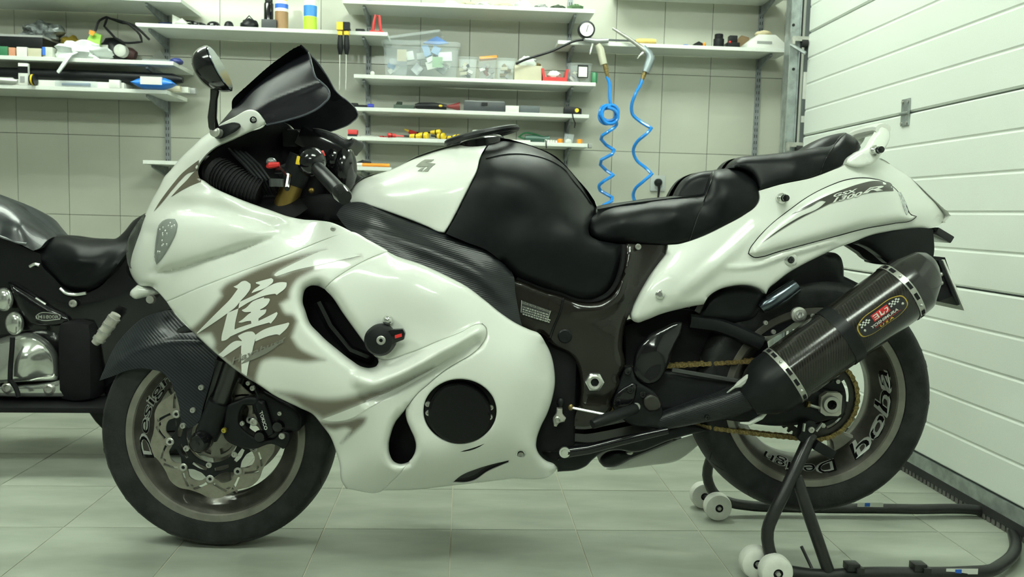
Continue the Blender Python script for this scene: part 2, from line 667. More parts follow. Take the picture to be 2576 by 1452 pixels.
class Surf:
    """lateral position of a panel as a smooth surface over traced control points plus folds"""
    def __init__(s, ctrl, feats=(), lam=1e-3):
        C = np.array(ctrl, float)
        s.X = C[:, :2]/100
        n = len(C)
        K = s.k(s.X, s.X)+lam*np.eye(n)
        Pm = np.c_[np.ones(n), s.X]
        A = np.block([[K, Pm], [Pm.T, np.zeros((3, 3))]])
        s.c = np.linalg.solve(A, np.r_[C[:, 2], 0, 0, 0])
        s.feats = feats

    @staticmethod
    def k(a, b):
        r2 = ((a[:, None]-b[None])**2).sum(2)
        return .5*r2*np.log(r2+1e-9)

    def __call__(s, p):
        q = np.asarray(p, float)
        X = q/100
        w = s.k(X, s.X)@s.c[:-3]+np.c_[np.ones(len(X)), X]@s.c[-3:]
        for f in s.feats:
            if f[0] == 'roll':
                d = pdist(q, f[1])[0]
                t = np.clip(1-d/f[2], 0, 1)
                w = w-f[3]*(1-np.sqrt(np.clip(1-t*t, 0, 1)))
            elif f[0] == 'inflate':
                d, _ = pdist(q, f[1], True)
                i = inside(q, f[1])
                t = np.clip(1-d/f[2], 0, 1)
                hgt = f[3](q) if callable(f[3]) else f[3]
                w = w+np.where(i, hgt*np.sqrt(np.clip(1-t*t, 0, 1)), 0)
            elif f[0] == 'ridge':
                d, a = pdist(q, f[1])
                hgt = np.interp(a, np.linspace(0, 1, len(f[3])), f[3])
                rr = np.interp(a, np.linspace(0, 1, len(f[2])), f[2]) if hasattr(f[2], '__len__') else f[2]
                t = np.clip(d/rr, 0, 1)
                w = w+hgt*(.5+.5*np.cos(math.pi*t))
            elif f[0] == 'min':
                w = np.maximum(w, f[1])
        return w


def panel(name, outline, W, m, parent, holes=(), step=7, thick=.006, mirror='join', back=False, paint=None, smooth_outline=True, ang=50, ostep=5, edge=(), label=None, corner=48):
    ol = polyl(outline, ostep, corner=corner) if smooth_outline else np.array(outline, float)
    hl = [polyl(h, ostep) for h in holes]
    P, T = fill(ol, hl, step)
    w = W(P) if callable(W) else np.full(len(P), float(W))
    for r, dep in edge:
        d = np.min([pdist(P, l, True)[0] for l in [ol]+hl], 0)
        t = np.clip(1-d/r, 0, 1)
        w = w-dep*(1-np.sqrt(np.clip(1-t*t, 0, 1)))
    n = len(P)
    Vf = bl(P, w)
    cnt = {}
    for f in T:
        for a, b in ((f[0], f[1]), (f[1], f[2]), (f[2], f[0])):
            k = (min(a, b), max(a, b))
            cnt[k] = cnt.get(k, 0)+1
    Vb = Vf.copy()
    Vb[:, 1] += thick
    faces = [tuple(map(int, f)) for f in T]
    verts = Vf
    pa = paint(P) if paint is not None else None
    if thick:
        be = [e for e, c in cnt.items() if c == 1]
        if back:
            verts = np.concatenate([Vf, Vb])
            faces += [(int(f[2])+n, int(f[1])+n, int(f[0])+n) for f in T]
            faces += [(int(a), int(b), int(b)+n, int(a)+n) for a, b in be]
            pa = None if pa is None else np.concatenate([pa, pa])
        else:
            idx = sorted({i for e in be for i in e})
            mp = {i: n+k for k, i in enumerate(idx)}
            verts = np.concatenate([Vf, Vb[idx]])
            faces += [(int(a), int(b), mp[b], mp[a]) for a, b in be]
            pa = None if pa is None else np.concatenate([pa, pa[idx]])
    verts = np.array(verts)
    if mirror == 'join':
        k = len(verts)
        v2 = verts.copy()
        v2[:, 1] *= -1
        faces = faces+[tuple(i+k for i in f[::-1]) for f in faces]
        verts = np.concatenate([verts, v2])
        pa = None if pa is None else np.concatenate([pa, pa])
    o = mesh_obj(name, verts, faces, m, parent, local=True, ang=ang, attr=pa)
    if label:
        o['label'] = label
    if mirror == 'copy':
        v2 = verts.copy()
        v2[:, 1] *= -1
        mesh_obj(name, v2, [f[::-1] for f in faces], m, parent, local=True, ang=ang, attr=pa)
    return o


def decal(name, polys, W, m, parent, off=.0012, step=9, ostep=4, label=None, corner=48):
    V, Fs = [], []
    for pl in polys:
        P, T = fill(polyl(pl, ostep, corner=corner), (), step, ())
        w = (W(P) if callable(W) else np.full(len(P), float(W)))+off
        k = sum(len(v) for v in V)
        V.append(bl(P, w))
        Fs += [tuple(int(i)+k for i in f) for f in T]
    o = mesh_obj(name, np.concatenate(V), Fs, m, parent, local=True, ang=60)
    if label:
        o['label'] = label
    return o


def text_tris(s, spacing=1.0, shear=0, bold=0):
    cu = bpy.data.curves.new('t', 'FONT')
    cu.body = s
    cu.size = 1
    cu.shear = shear
    cu.space_character = spacing
    cu.offset = bold
    cu.resolution_u = 3
    ob = bpy.data.objects.new('t', cu)
    col.objects.link(ob)
    dg = bpy.context.evaluated_depsgraph_get()
    me = ob.evaluated_get(dg).to_mesh()
    me.calc_loop_triangles()
    V = np.array([v.co[:2] for v in me.vertices])
    T = [tuple(t.vertices) for t in me.loop_triangles]
    ob.evaluated_get(dg).to_mesh_clear()
    bpy.data.objects.remove(ob)
    bpy.data.curves.remove(cu)
    lo, hi = V.min(0), V.max(0)
    return (V-lo)/(hi-lo), T


def text_decal(name, s, quad, W, m, parent, off=.002, shear=0, spacing=1.0, bold=0):
    """lettering laid between four traced corners: lower left, lower right, upper right, upper left"""
    V, T = text_tris(s, spacing, shear, bold)
    a, b, c, d = [np.array(q, float) for q in quad]
    u, v = V[:, :1], V[:, 1:]
    P = a*(1-u)*(1-v)+b*u*(1-v)+c*u*v+d*(1-u)*v
    w = (W(P) if callable(W) else np.full(len(P), float(W)))+off
    return mesh_obj(name, bl(P, w), T, m, parent, local=True, smooth=False)


def soft(polys, blur):
    """airbrush factor: 1 inside, fading over blur pixels"""
    Ls = [(polyl(p, 5), b) for p, b in zip(polys, blur)]

    def f(p):
        r = np.zeros(len(p))
        for L, b in Ls:
            d = pdist(p, L, True)[0]*np.where(inside(p, L), 1, -1)
            t = np.clip(.5+d/(2*b), 0, 1)
            r = np.maximum(r, t*t*(3-2*t))
        return r
    return f


def Bpath(pts): return np.array([b1(*p) for p in pts])


def bolt(name, x, y, w, r, m=STEEL, parent=None, h=.006, hex_=False, socket=True, n=16):
    c = b1(x, y, w)
    mb = MB().lathe([(0, 0), (r, 0), (r, h*.7), (r*.8, h), (r*.42, h), (r*.42, h*.35 if socket else h), (0, h*.35 if socket else h)], c, (0, -1, 0), 6 if hex_ else n)
    return mk(name, mb, m, parent, local=True)


# ================================================================== the white motorcycle
bike = thing('motorcycle', 'white sport motorcycle with brown airbrushed kanji side panels and black seat', 'motorcycle', BF, rz=PSI)
LOC = dict(local=True)
# ---------------- side fairing surface
inlet = zz(ZB, [(2000, 1120), (1930, 1115), (1870, 1150), (1845, 1220), (1843, 1300)])+[(766, 780), (780, 817), (800, 838), (815, 853), (845, 878), (882, 907), (910, 924), (930, 927), (947, 921), (952, 911), (949, 901)]
inlet_r = [(949, 901), (930, 880), (900, 840), (862, 787), (835, 747), (816, 727), (800, 720)]
fin_top = zz(ZE, [(640, 1055), (900, 1000), (1200, 880), (1450, 780), (1600, 705)])
fin_tip = zz(ZE, [(1650, 700), (1690, 740), (1697, 800), (1640, 920), (1550, 1005), (1400, 1095), (1300, 1155)])
fin_bot = zz(ZF, [(1100, 275), (980, 385), (905, 485)])
in2_l = zz(ZF, [(850, 560), (780, 650), (730, 780), (710, 880), (720, 980), (760, 1050), (820, 1075), (880, 1066), (907, 1056)])
in2_r = zz(ZF, [(940, 1020), (975, 950), (985, 880), (970, 810), (930, 720), (890, 620), (880, 545), (900, 490)])
seam_nose = zz(ZB, [(475, 1275), (700, 1180), (1000, 1060), (1400, 910), (1800, 760), (2100, 640), (2330, 572)])
seam_in = zz(ZE, [(590, 12), (440, 80), (300, 160), (130, 280), (65, 350)])
top_edge = [(995, 640), (1060, 665), (1125, 695), (1175, 722), (1225, 760), (1262, 790), (1300, 815), (1332, 830), (1356, 840)]
rear_edge = [(1373, 865), (1386, 892), (1394, 927), (1396, 965), (1390, 1000), (1377, 1040), (1360, 1075), (1350, 1107), (1349, 1125), (1355, 1142), (1373, 1160), (1397, 1172), (1401, 1180), (1392, 1191)]
bottom_r = [(1282, 1205), (1137, 1222), (1025, 1233), (963, 1234)]
front_edge = [(871, 1230), (860, 1212), (854, 1165), (846, 1138), (830, 1097), (808, 1068), (787, 1043), (755, 1027), (690, 995), (645, 965), (622, 952), (605, 940), (545, 892), (500, 850), (432, 779)]
fin_line = [(905, 955), (940, 965), (985, 950), (1040, 925), (1100, 890), (1160, 858), (1205, 832)]
crease = [(1195, 864), (1125, 908), (1060, 940), (985, 978), (920, 1003)]
W_side = Surf([
    (419, 759, .135), (475, 735, .185), (550, 705, .225), (650, 667, .252), (750, 630, .258), (825, 600, .250), (882, 583, .240),
    (930, 606, .238), (995, 640, .238), (1060, 665, .243), (1125, 695, .248), (1225, 760, .252), (1300, 815, .250), (1356, 840, .240),
    (1000, 690, .262), (1100, 740, .270), (1180, 790, .272), (1000, 780, .268), (900, 700, .270), (960, 850, .264), (1080, 820, .270),
    (600, 780, .252), (520, 800, .212), (700, 740, .280), (700, 850, .285), (620, 900, .255), (500, 850, .185), (545, 892, .215), (605, 940, .245),
    (690, 995, .262), (755, 1027, .266), (760, 950, .288), (850, 930, .292), (900, 980, .290), (830, 1060, .265), (1000, 1000, .275),
    (1100, 960, .280), (1250, 880, .282), (1320, 900, .270), (1385, 892, .222), (1394, 927, .218), (1340, 950, .262), (1300, 1040, .265), (1377, 1040, .225), (1350, 1107, .222),
    (1157, 1035, .272), (1060, 1060, .268), (930, 1090, .262), (850, 1140, .232), (870, 1190, .222), (871, 1230, .200), (963, 1234, .185), (1025, 1190, .225), (1025, 1233, .178),
    (1000, 1185, .236), (1110, 1175, .238), (1137, 1222, .170), (1200, 1150, .240), (1250, 1175, .200), (1282, 1205, .165), (1330, 1130, .228), (1392, 1191, .165), (1397, 1172, .170), (1310, 1143, .222)],
    [('ridge', polyl(fin_line, 8, False), [34, 34, 30, 26], [.016, .03, .032, .028, .014]),
     ('ridge', polyl(crease, 8, False), 24, [-.016, -.024, -.024, -.012]),
     ('roll', polyl(inlet, 5, False), 26, .042), ('roll', polyl(inlet_r, 5, False), 30, .036),
     ('roll', polyl(in2_l, 5, False), 22, .034), ('roll', polyl(in2_r, 5, False), 16, .02),
     ('roll', polyl([(980, 632)]+top_edge, 6, False), 9, .008), ('roll', polyl(rear_edge, 6, False), 24, .02),
     ('roll', polyl(front_edge, 6, False), 7, .008), ('roll', polyl(fin_tip+fin_bot, 6, False), 7, .004)])
ZM = lambda pts: [(440+x*.2755, 600+y*.2755) for x, y in pts]
brown1 = ZM([(1380, 108), (1200, 138), (1000, 188), (800, 258), (600, 350), (455, 425), (412, 475), (425, 525), (330, 640), (200, 780), (130, 840), (170, 870), (330, 872), (362, 950), (350, 1015), (400, 1065), (500, 1150), (610, 1240), (735, 1330), (760, 1210), (800, 1125), (870, 1098), (1000, 1102), (1200, 1130), (1370, 1110), (1250, 1060), (1130, 990), (1070, 900), (1095, 830), (1118, 755), (1080, 700), (1010, 680), (965, 600), (1045, 550), (1055, 480), (1110, 390), (1200, 330), (1400, 250), (1600, 190), (1700, 158), (1300, 235), (1100, 280), (930, 335), (910, 330), (930, 315), (1100, 225), (1250, 150)])
brown2 = [(690, 985), (740, 1012), (765, 1030), (795, 1046), (812, 1056), (850, 1042), (900, 1022), (975, 989), (1050, 949), (1090, 925), (1040, 945), (970, 972), (900, 992), (850, 1002), (800, 1002), (745, 990)]
brown3 = zz(ZF, [(0, 640), (120, 650), (300, 632), (430, 598), (488, 602), (478, 640), (380, 740), (232, 862), (330, 730), (300, 712), (150, 728), (60, 700)])
P_mid = seam_nose+[(930, 606), (980, 632)]+seam_in+inlet+fin_top+fin_tip+fin_bot+in2_l+zz(ZF, [(830, 1160), (740, 1250)])+[(963, 1234)]+front_edge
side = panel('side_fairing', P_mid, W_side, WHITE, bike, step=6, mirror='copy', back=True, paint=soft([brown1, brown2, brown3], [9, 13, 8]), ostep=4, edge=((3.5, .003),), label='white side fairing panel with brown airbrushing and kanji')
P_rear = [(980, 632)]+top_edge+rear_edge+bottom_r+zz(ZF, [(740, 1250), (830, 1160), (907, 1056)])+in2_r+fin_bot[::-1]+fin_tip[::-1]+fin_top[::-1]+inlet_r[:-1]+seam_in[::-1][1:]
th = np.linspace(0, 2*math.pi, 41)[:-1]
cov = [(1157+92*math.cos(a), 1035+81*math.sin(a)) for a in th]
slot = zz(ZF, [(1355, 1255), (1420, 1200), (1600, 1120), (1760, 1072), (1920, 1035), (1915, 1055), (1700, 1150), (1560, 1240), (1490, 1257)])
dot = [(1310+12*math.cos(a), 1143+8*math.sin(a)) for a in th[::4]]
rearp = panel('lower_fairing', P_rear, W_side, PLAINW, bike, [cov, slot, dot], step=7, mirror='copy', back=True, ostep=4, edge=((4, .003),))
# crisp prints on the side panel
K = [[(535, 440), (560, 430), (620, 390), (640, 387), (690, 415), (692, 445), (655, 510), (600, 570), (560, 620), (470, 690), (205, 870), (200, 862), (300, 760), (420, 640), (500, 560), (575, 460), (548, 448)],
     [(480, 680), (580, 640), (545, 830), (545, 840), (520, 880), (440, 935), (425, 935), (425, 915), (450, 800)],
     [(430, 935), (440, 890), (540, 835), (760, 755), (930, 672), (938, 685), (930, 705), (875, 778), (860, 768), (700, 815), (530, 885)],
     [(590, 580), (700, 530), (1000, 400), (1020, 403), (1020, 425), (930, 518), (915, 505), (850, 515), (700, 570), (580, 640)],
     [(738, 402), (760, 395), (880, 362), (898, 375), (898, 390), (860, 430), (700, 500), (702, 495), (780, 425), (742, 412)],
     [(610, 655), (640, 640), (720, 570), (810, 548), (860, 548), (868, 560), (855, 590), (775, 650), (690, 670), (620, 665)],
     [(578, 765), (610, 745), (690, 680), (780, 655), (835, 648), (833, 668), (785, 715), (740, 745), (660, 755), (590, 768)],
     [(740, 560), (815, 535), (770, 690), (760, 770), (700, 790), (690, 700)],
     [(395, 1062), (590, 935), (612, 940), (630, 960), (440, 1085)],
     [(730, 885), (780, 850), (1035, 768), (1045, 775), (1040, 790), (955, 885), (940, 878), (880, 885), (735, 940)],
     [(575, 890), (600, 875), (680, 850), (710, 852), (735, 880), (730, 930), (715, 990), (700, 1060), (680, 1120), (655, 1258), (608, 1225), (605, 1000), (610, 930), (580, 900)]]
decal('kanji_lettering', [ZM(k) for k in K], W_side, PLAINW, side, .0015, step=7, ostep=3)
decal('white_flash', [ZM([(905, 335), (920, 318), (1000, 272), (1150, 198), (1380, 106), (1700, 156), (1300, 245), (1100, 290), (925, 347)])], W_side, PLAINW, side)
decal('white_swoosh', [zz(ZF, [(40, 622), (200, 562), (400, 482), (700, 352), (1000, 195), (1340, 6), (1345, 20), (1010, 220), (720, 390), (500, 510), (330, 612), (150, 640)])], W_side, PLAINW, side)
text_decal('script_lettering', 'Hayabusa', [ZM([(520, 1175)])[0], ZM([(1000, 960)])[0], ZM([(985, 905)])[0], ZM([(505, 1095)])[0]], W_side, mat('silver_print', (.22, .22, .19), .3, .3), side, .0028, shear=.3, bold=.02)
decal('script_underline', [ZM([(600, 1150), (640, 1135), (930, 985), (1018, 897), (985, 915), (975, 940), (900, 975), (640, 1110)])], W_side, MATS['silver_print'], side, .0022, step=12)
# round engine cover, slot and fastener behind the lower fairing
ec = b1(1157, 1035, .252)
cover = mk('engine_cover', MB().lathe([(0, .022), (.066, .022), (.073, .016), (.074, .006), (.096, .004), (.104, -.02), (.104, -.06)], ec, (0, -1, 0), 48), mat('cover_black', (.003, .003, .0035), .1, 0, 0, spec=.22), bike, **LOC)
for x, y in ((1105, 465), (1110, 555), (1205, 685), (1395, 810), (1568, 768), (1730, 595), (1740, 500)):
    px, py = 800+x/4, 900+y/4
    bolt('cover_bolt', px, py, .2565, .0072, STEEL, cover, .006)
panel('slot_insert', [(x+(3 if x<1200 else 4), y-2) for x, y in slot], lambda p: W_side(p)-.016, BLACKG, rearp, thick=0, mirror=None)
bolt('fastener', 1310, 1144, .205, .009, STEEL, rearp)
for x, y, w, nm in ((975, 815, .150, 'radiator_duct'), (1000, 1100, .150, 'lower_duct')):
    mk(nm, MB().box(b1(x-60 if y < 1000 else x, y, w), (.26 if y < 1000 else .14, .012, .25 if y < 1000 else .2)), BLACKM, bike, **LOC)
mk('radiator_hose', MB().tube(Bpath([(800, 760, .2), (830, 820, .2), (880, 880, .19), (930, 900, .17)]), .012, 8), BLACKG, bike, **LOC)
# crash slider
kc = b1(960, 852, .262)
sl = mk('crash_slider', MB().lathe([(0, .045), (.012, .045), (.030, .040), (.036, .030), (.036, 0), (.030, -.004)], kc, (0, -1, 0), 32), BLACKS, bike, **LOC)
mk('slider_arm', MB().prism([b1(x, y, .302) for x, y in zz(ZE, [(640, 790), (740, 760), (850, 750), (878, 800), (865, 860), (800, 885), (720, 925), (620, 930)])], (0, .02, 0)), BLACKG, sl, bevel=.003, **LOC)
bolt('slider_bolt', 959, 856, .304, .0105, STEEL, sl, .006)
decal('slider_mark', [zz(ZE, [(775, 848), (772, 815), (842, 795), (845, 828)])], .304, REDP, sl, .0015, corner=10)
mk('chrome_knob', MB().ell(b1(976, 806, .272), (.0125, .0125, .0125)), CHROME, rearp, **LOC)

# ---------------- nose
nose_ol = zz(ZA, [(1340, 705), (1365, 712), (1470, 825), (1462, 852), (1300, 930), (1130, 1010), (960, 1090), (860, 1180), (800, 1270), (785, 1330), (800, 1390)])+zz(ZB, [(850, 60), (950, 130), (1100, 200), (1300, 280), (1500, 350), (1700, 420), (1850, 450), (2000, 460), (2130, 480), (2230, 520), (2330, 571)])+seam_nose[::-1][1:]+zz(ZB, [(380, 1170), (330, 1130), (200, 1110), (160, 1070), (112, 985), (97, 920), (110, 830), (150, 700), (200, 560), (260, 400), (330, 250), (400, 130), (470, 0)])+zz(ZA, [(500, 1330), (600, 1210), (720, 1090), (850, 970), (930, 915), (1000, 862), (1150, 782)])
tear = polyl(zz(ZB, [(360, 900), (352, 800), (365, 650), (400, 500), (470, 430), (560, 385), (660, 365), (800, 368), (1100, 405), (1400, 480), (1620, 565), (1500, 640), (1200, 750), (900, 840), (600, 935), (380, 985)]), 6)
nose_front = polyl(zz(ZB, [(330, 1130), (200, 1110), (160, 1070), (112, 985), (97, 920), (110, 830), (150, 700), (200, 560), (260, 400), (330, 250), (400, 130), (470, 0)])+zz(ZA, [(500, 1330), (600, 1210), (720, 1090), (850, 970), (930, 915), (1000, 862)]), 8, False)
cock_edge = polyl(zz(ZA, [(1462, 852), (1300, 930), (1130, 1010), (960, 1090), (860, 1180), (800, 1270), (785, 1330), (800, 1390)])+zz(ZB, [(850, 60), (950, 130), (1100, 200), (1300, 280), (1500, 350), (1700, 420), (1850, 450)]), 6, False)
W_nose = Surf([(419, 759, .135), (475, 735, .185), (550, 705, .225), (650, 667, .252), (750, 630, .258), (825, 600, .250), (882, 583, .240),
               (372, 715, .10), (345, 700, .07), (325, 670, .055), (330, 640, .065), (350, 580, .075), (375, 510, .075), (405, 460, .070), (450, 400, .065), (510, 342, .075), (550, 316, .095),
               (390, 700, .125), (370, 640, .11), (385, 560, .118), (420, 600, .150), (430, 680, .150), (430, 520, .135), (480, 500, .160), (480, 440, .130),
               (500, 620, .185), (600, 620, .222), (520, 540, .185), (620, 570, .225), (700, 590, .238), (700, 540, .222), (620, 520, .205), (560, 480, .180), (800, 560, .235), (850, 565, .235),
               (636, 276, .150), (667, 306, .160), (625, 332, .150), (582, 352, .145), (540, 372, .138), (515, 395, .140), (500, 418, .143), (500, 447, .148), (540, 475, .165), (625, 510, .19), (725, 545, .212),
               (600, 310, .140), (560, 345, .130), (520, 365, .115)],
              [('inflate', tear, 52, lambda q: np.interp(q[:, 0], [380, 450, 600, 705], [.030, .036, .026, .004])),
               ('ridge', polyl(zz(ZB, [(300, 560), (360, 400), (480, 320), (700, 305), (900, 330), (1200, 400), (1600, 540)]), 8, False), 30, [-.008, -.014, -.012, -.003]),
               ('ridge', polyl(zz(ZB, [(330, 985), (600, 930), (1000, 800), (1500, 640)]), 8, False), 14, [-.008, -.006, -.002]),
               ('roll', nose_front, 20, .05), ('roll', cock_edge, 10, .010)])
nose = panel('nose_fairing', nose_ol, W_nose, WHITE, bike, step=6, mirror='copy', back=True, ostep=4, edge=((3, .002),),
             paint=lambda p: np.zeros(len(p)), label='white nose fairing half')
decal('brown_stripe', [zz(ZB, [(800, -150), (720, -90), (620, -5), (540, 90), (470, 180), (400, 280), (345, 372), (420, 290), (520, 165), (610, 60), (700, -20), (740, -30), (785, -60)]),
                       zz(ZB, [(785, -58), (735, -12), (680, 52), (600, 132), (520, 222), (620, 160), (720, 108), (825, 65), (800, 10)])], W_nose, BROWN, nose, .0015, step=7, ostep=3)
lens = zz(ZB, [(470, 447), (560, 445), (583, 490), (575, 560), (540, 650), (480, 760), (420, 850), (375, 903), (357, 860), (358, 740), (375, 610), (405, 490)])
tl = panel('turn_signal', lens, lambda p: W_nose(p)+.012, GLASSC, nose, thick=.012, mirror=None, step=5, edge=((10, .010),))
random.seed(5)
fac = MB()
for k in range(46):
    x, y = random.uniform(392, 444), random.uniform(556, 660)
    if inside(np.array([(x, y)]), polyl(lens, 5))[0] and pdist(np.array([(x, y)]), polyl(lens, 5), True)[0][0] > 6:
        c = b1(x, y, W_nose(np.array([(x, y)]))[0]+.004)
        fac.ell(c, (.0028, .002, .0036), 6, 4)
mk('reflector_facets', fac, CHROME, tl, **LOC)
panel('reflector_bowl', lens, lambda p: W_nose(p)+.002, mat('lamp_silver', (.30, .33, .30), .25, .6), tl, thick=0, mirror=None, step=8)
bolt('fairing_screw', 838, 576, float(W_nose(np.array([(838, 576)]))[0]), .006, STEEL, nose, .003)
# black inner liners, seen through the cockpit
panel('inner_liner', nose_ol, lambda p: W_nose(p)-.014, BLACKS, bike, step=12, mirror='copy', thick=0, ostep=8, label='black inner liner')
panel('inner_liner', P_mid, lambda p: W_side(p)-.016, BLACKM, bike, step=14, mirror='copy', thick=0, ostep=8, label='black inner liner')
# headlamp lens ahead of the nose, chin
hl = zz(ZB, [(245, 400), (170, 500), (100, 620), (73, 740), (76, 850), (100, 930), (160, 960), (220, 800), (260, 600), (290, 420)])
panel('headlamp', hl, Surf([(361, 540, .05), (318, 625, .03), (320, 660, .03), (345, 680, .06), (362, 600, .07)], lam=.05), mat('headlamp_glass', (.05, .055, .05), .05, 0, .8, (40, .4)), bike, step=6)
panel('chin', zz(ZB, [(108, 1185), (180, 1108), (330, 1140), (400, 1185), (330, 1215), (250, 1232), (150, 1246), (105, 1210)]), .05, PLAINW, bike, step=8, thick=.04, edge=((14, .02),))
mk('horn', MB().lathe([(0, .01), (.010, .01), (.012, 0)], b1(381, 753, .07), (0, -1, 0), 14), STEEL, bike, **LOC)
# ---------------- mirrors
stem = [(544, 328, .20), (537, 318, .215), (534, 295, .23), (538, 250, .255), (541, 222, .265)]
for sgn in (1, -1):
    fl = np.array((1, sgn, 1.))
    mr = mk('mirror', MB().tube(Bpath(stem)*fl, [.013, .0115, .0105, .0085, .0105], 10), BLACKG, bike, **LOC)
    c = b1(541, 175, .29)
    # housing: a bowl facing back; glass set into its rim
    a0, a1 = b1(526, 117, .30), b1(578, 228, .30)
    mid = (a0+a1)/2
    ax = (a1-a0)/np.linalg.norm(a1-a0)
    L = np.linalg.norm(a1-a0)/2
    nb = np.array((-ax[2], 0, ax[0]))          # out of the bowl's back
    nb = nb if nb[0] < 0 else -nb
    lat = np.array((0, -1., 0))
    nb = nb*.99+lat*.085
    nb /= np.linalg.norm(nb)
    lat = np.cross(nb, ax)
    rings = []
    for q in range(9):
        t = q/8
        s = math.sqrt(max(0, 1-t**2.2))*.98+.02
        rings.append([(mid+nb*(t*.052)+ax*(L*s*math.cos(a)-.010*t)+lat*(.075*s*math.sin(a)))*fl for a in np.linspace(0, 2*math.pi, 33)[:-1]])
    mk('mirror_housing', MB().loft(rings), BLACKG, mr, **LOC)
    mk('mirror_glass', MB().loft([[(mid-nb*(.001+.002*k)+ax*(L*.93*math.cos(a))+lat*(.069*math.sin(a)))*fl for a in np.linspace(0, 2*math.pi, 33)[:-1]] for k in (0, 1)]), mat('mirror_silver', (.22, .27, .33), .12, .9), mr, **LOC)
    base = [(1000, 870), (1060, 850), (1160, 830), (1215, 845), (1225, 875), (1190, 910), (1100, 960), (1020, 995), (970, 995), (940, 960), (950, 900)]
    Bm = MB().loft([[b1(*p, w)*fl for p in polyl(zz(ZA, base), 6)] for w in (.125, .165, .178)])
    mk('mirror_base', Bm, BLACKS, mr, bevel=.003, **LOC)
    cb = b1(541, 332, .215)*fl
    mk('mirror_pivot', MB().lathe([(0, .006), (.008, .006), (.012, .003), (.0125, -.02)], cb, (0, -sgn, 0), 20), STEEL, mr, **LOC)
bolt('screen_bolt', 638, 302, .163, .0082, BLACKG, nose, .006)
bolt('screen_bolt_head', 638, 302, .168, .005, CHROME, nose, .004)
# ---------------- windscreen
ws = zz(ZA, [(1000, 858), (1150, 682), (1300, 520), (1500, 350), (1700, 212), (1865, 122), (1892, 112), (1910, 150), (1935, 250), (1985, 390), (2030, 428), (2108, 515), (2114, 560), (2045, 655), (1900, 742), (1700, 808), (1480, 858), (1470, 828), (1365, 712), (1340, 705), (1150, 782)])
ws_c = polyl(zz(ZA, [(1000, 858), (1150, 682), (1300, 520), (1500, 350), (1700, 212), (1865, 122), (1892, 112)]), 6, False)
W_ws = Surf([(550, 314, .05), (600, 260, .03), (675, 187, .02), (725, 153, .015), (773, 128, .01),
             (784, 162, .09), (796, 197, .13), (807, 207, .145), (827, 229, .185), (828, 240, .195), (811, 264, .195), (775, 285, .185), (725, 302, .172), (670, 312, .163), (636, 276, .135), (590, 292, .10),
             (700, 230, .115), (740, 200, .105), (760, 250, .165), (650, 250, .105), (715, 270, .155)],
            [('roll', ws_c, 26, .045), ('ridge', polyl(zz(ZA, [(1390, 700), (1500, 640), (1900, 480), (2030, 430)]), 8, False), 9, [.002, .006, .008])])
wsn = panel('windscreen', ws, W_ws, SMOKE, bike, step=7, mirror='join', back=True, thick=.004, ostep=4)
edge_pts = polyl(zz(ZA, [(1892, 112), (1910, 150), (1935, 250), (1985, 390), (2030, 428), (2108, 515), (2114, 560), (2045, 655), (1900, 742), (1700, 808), (1480, 858)]), 5, False)
eb = bl(edge_pts, W_ws(edge_pts))
mk('screen_edge', MB().tube(np.concatenate([eb[::-1], eb*np.array((1, -1, 1))]), .0026, 6), mat('screen_edge_grey', (.06, .065, .08), .12), wsn, **LOC)

# ---------------- tank
tank_top = zz(ZD, [(290, 812), (330, 720), (380, 652), (450, 600), (560, 558), (690, 523), (800, 478), (1000, 380), (1280, 288), (1500, 240), (1728, 213)])
tank_ol = tank_top+zz(ZD, [(1700, 260), (1655, 330), (1622, 410), (1602, 500), (1530, 660), (1450, 820), (1380, 960), (1315, 1078), (1272, 1142), (1230, 1138), (1100, 1082), (900, 1002), (700, 930), (560, 882), (440, 845), (340, 840), (300, 832)])
W_tank = Surf([(875, 503, .085), (940, 438, .06), (1060, 391, .055), (1150, 367, .055), (1230, 353, .055), (960, 475, .125), (1060, 455, .150), (1150, 440, .165), (1215, 430, .17), (890, 508, .10), (940, 522, .13), (1000, 547, .155), (1060, 567, .172), (1115, 584, .188), (1200, 470, .178), (1160, 530, .188)],
              [('roll', polyl(tank_top, 6, False), 46, .055), ('roll', polyl(tank_ol[10:], 6, False), 6, .004)], lam=.01)
tank = panel('fuel_tank', tank_ol, W_tank, PLAINW, bike, step=7, thick=.03, ostep=4)
decal('tank_badge', [zz(ZD, q) for q in ([(1075, 405), (1170, 405), (1135, 428), (1075, 430), (1185, 447), (1150, 470), (1105, 525), (1050, 525), (1095, 490), (1110, 478), (1000, 478), (985, 470), (1040, 425)], [(1000, 522), (1040, 490), (1085, 482), (1060, 500), (1045, 522)])], W_tank, CHROME, tank, .003, step=8, ostep=4, corner=20)
pad_top = [(1235, 352), (1262, 350), (1300, 357), (1350, 372), (1400, 397), (1425, 420), (1450, 449), (1475, 480), (1492, 507), (1501, 525)]
pad_ol = pad_top+[(1496, 541), (1486, 556), (1481, 575), (1484, 592), (1500, 602), (1540, 611), (1566, 614), (1563, 650), (1556, 687), (1550, 712), (1535, 733), (1512, 750), (1475, 756), (1440, 749), (1412, 737), (1370, 725), (1325, 708), (1300, 697), (1288, 688), (1262, 660), (1225, 630), (1175, 610), (1122, 588)]+zz(ZD, [(1330, 1078), (1395, 960), (1465, 820), (1545, 660), (1617, 500), (1638, 410), (1672, 330), (1718, 260)])
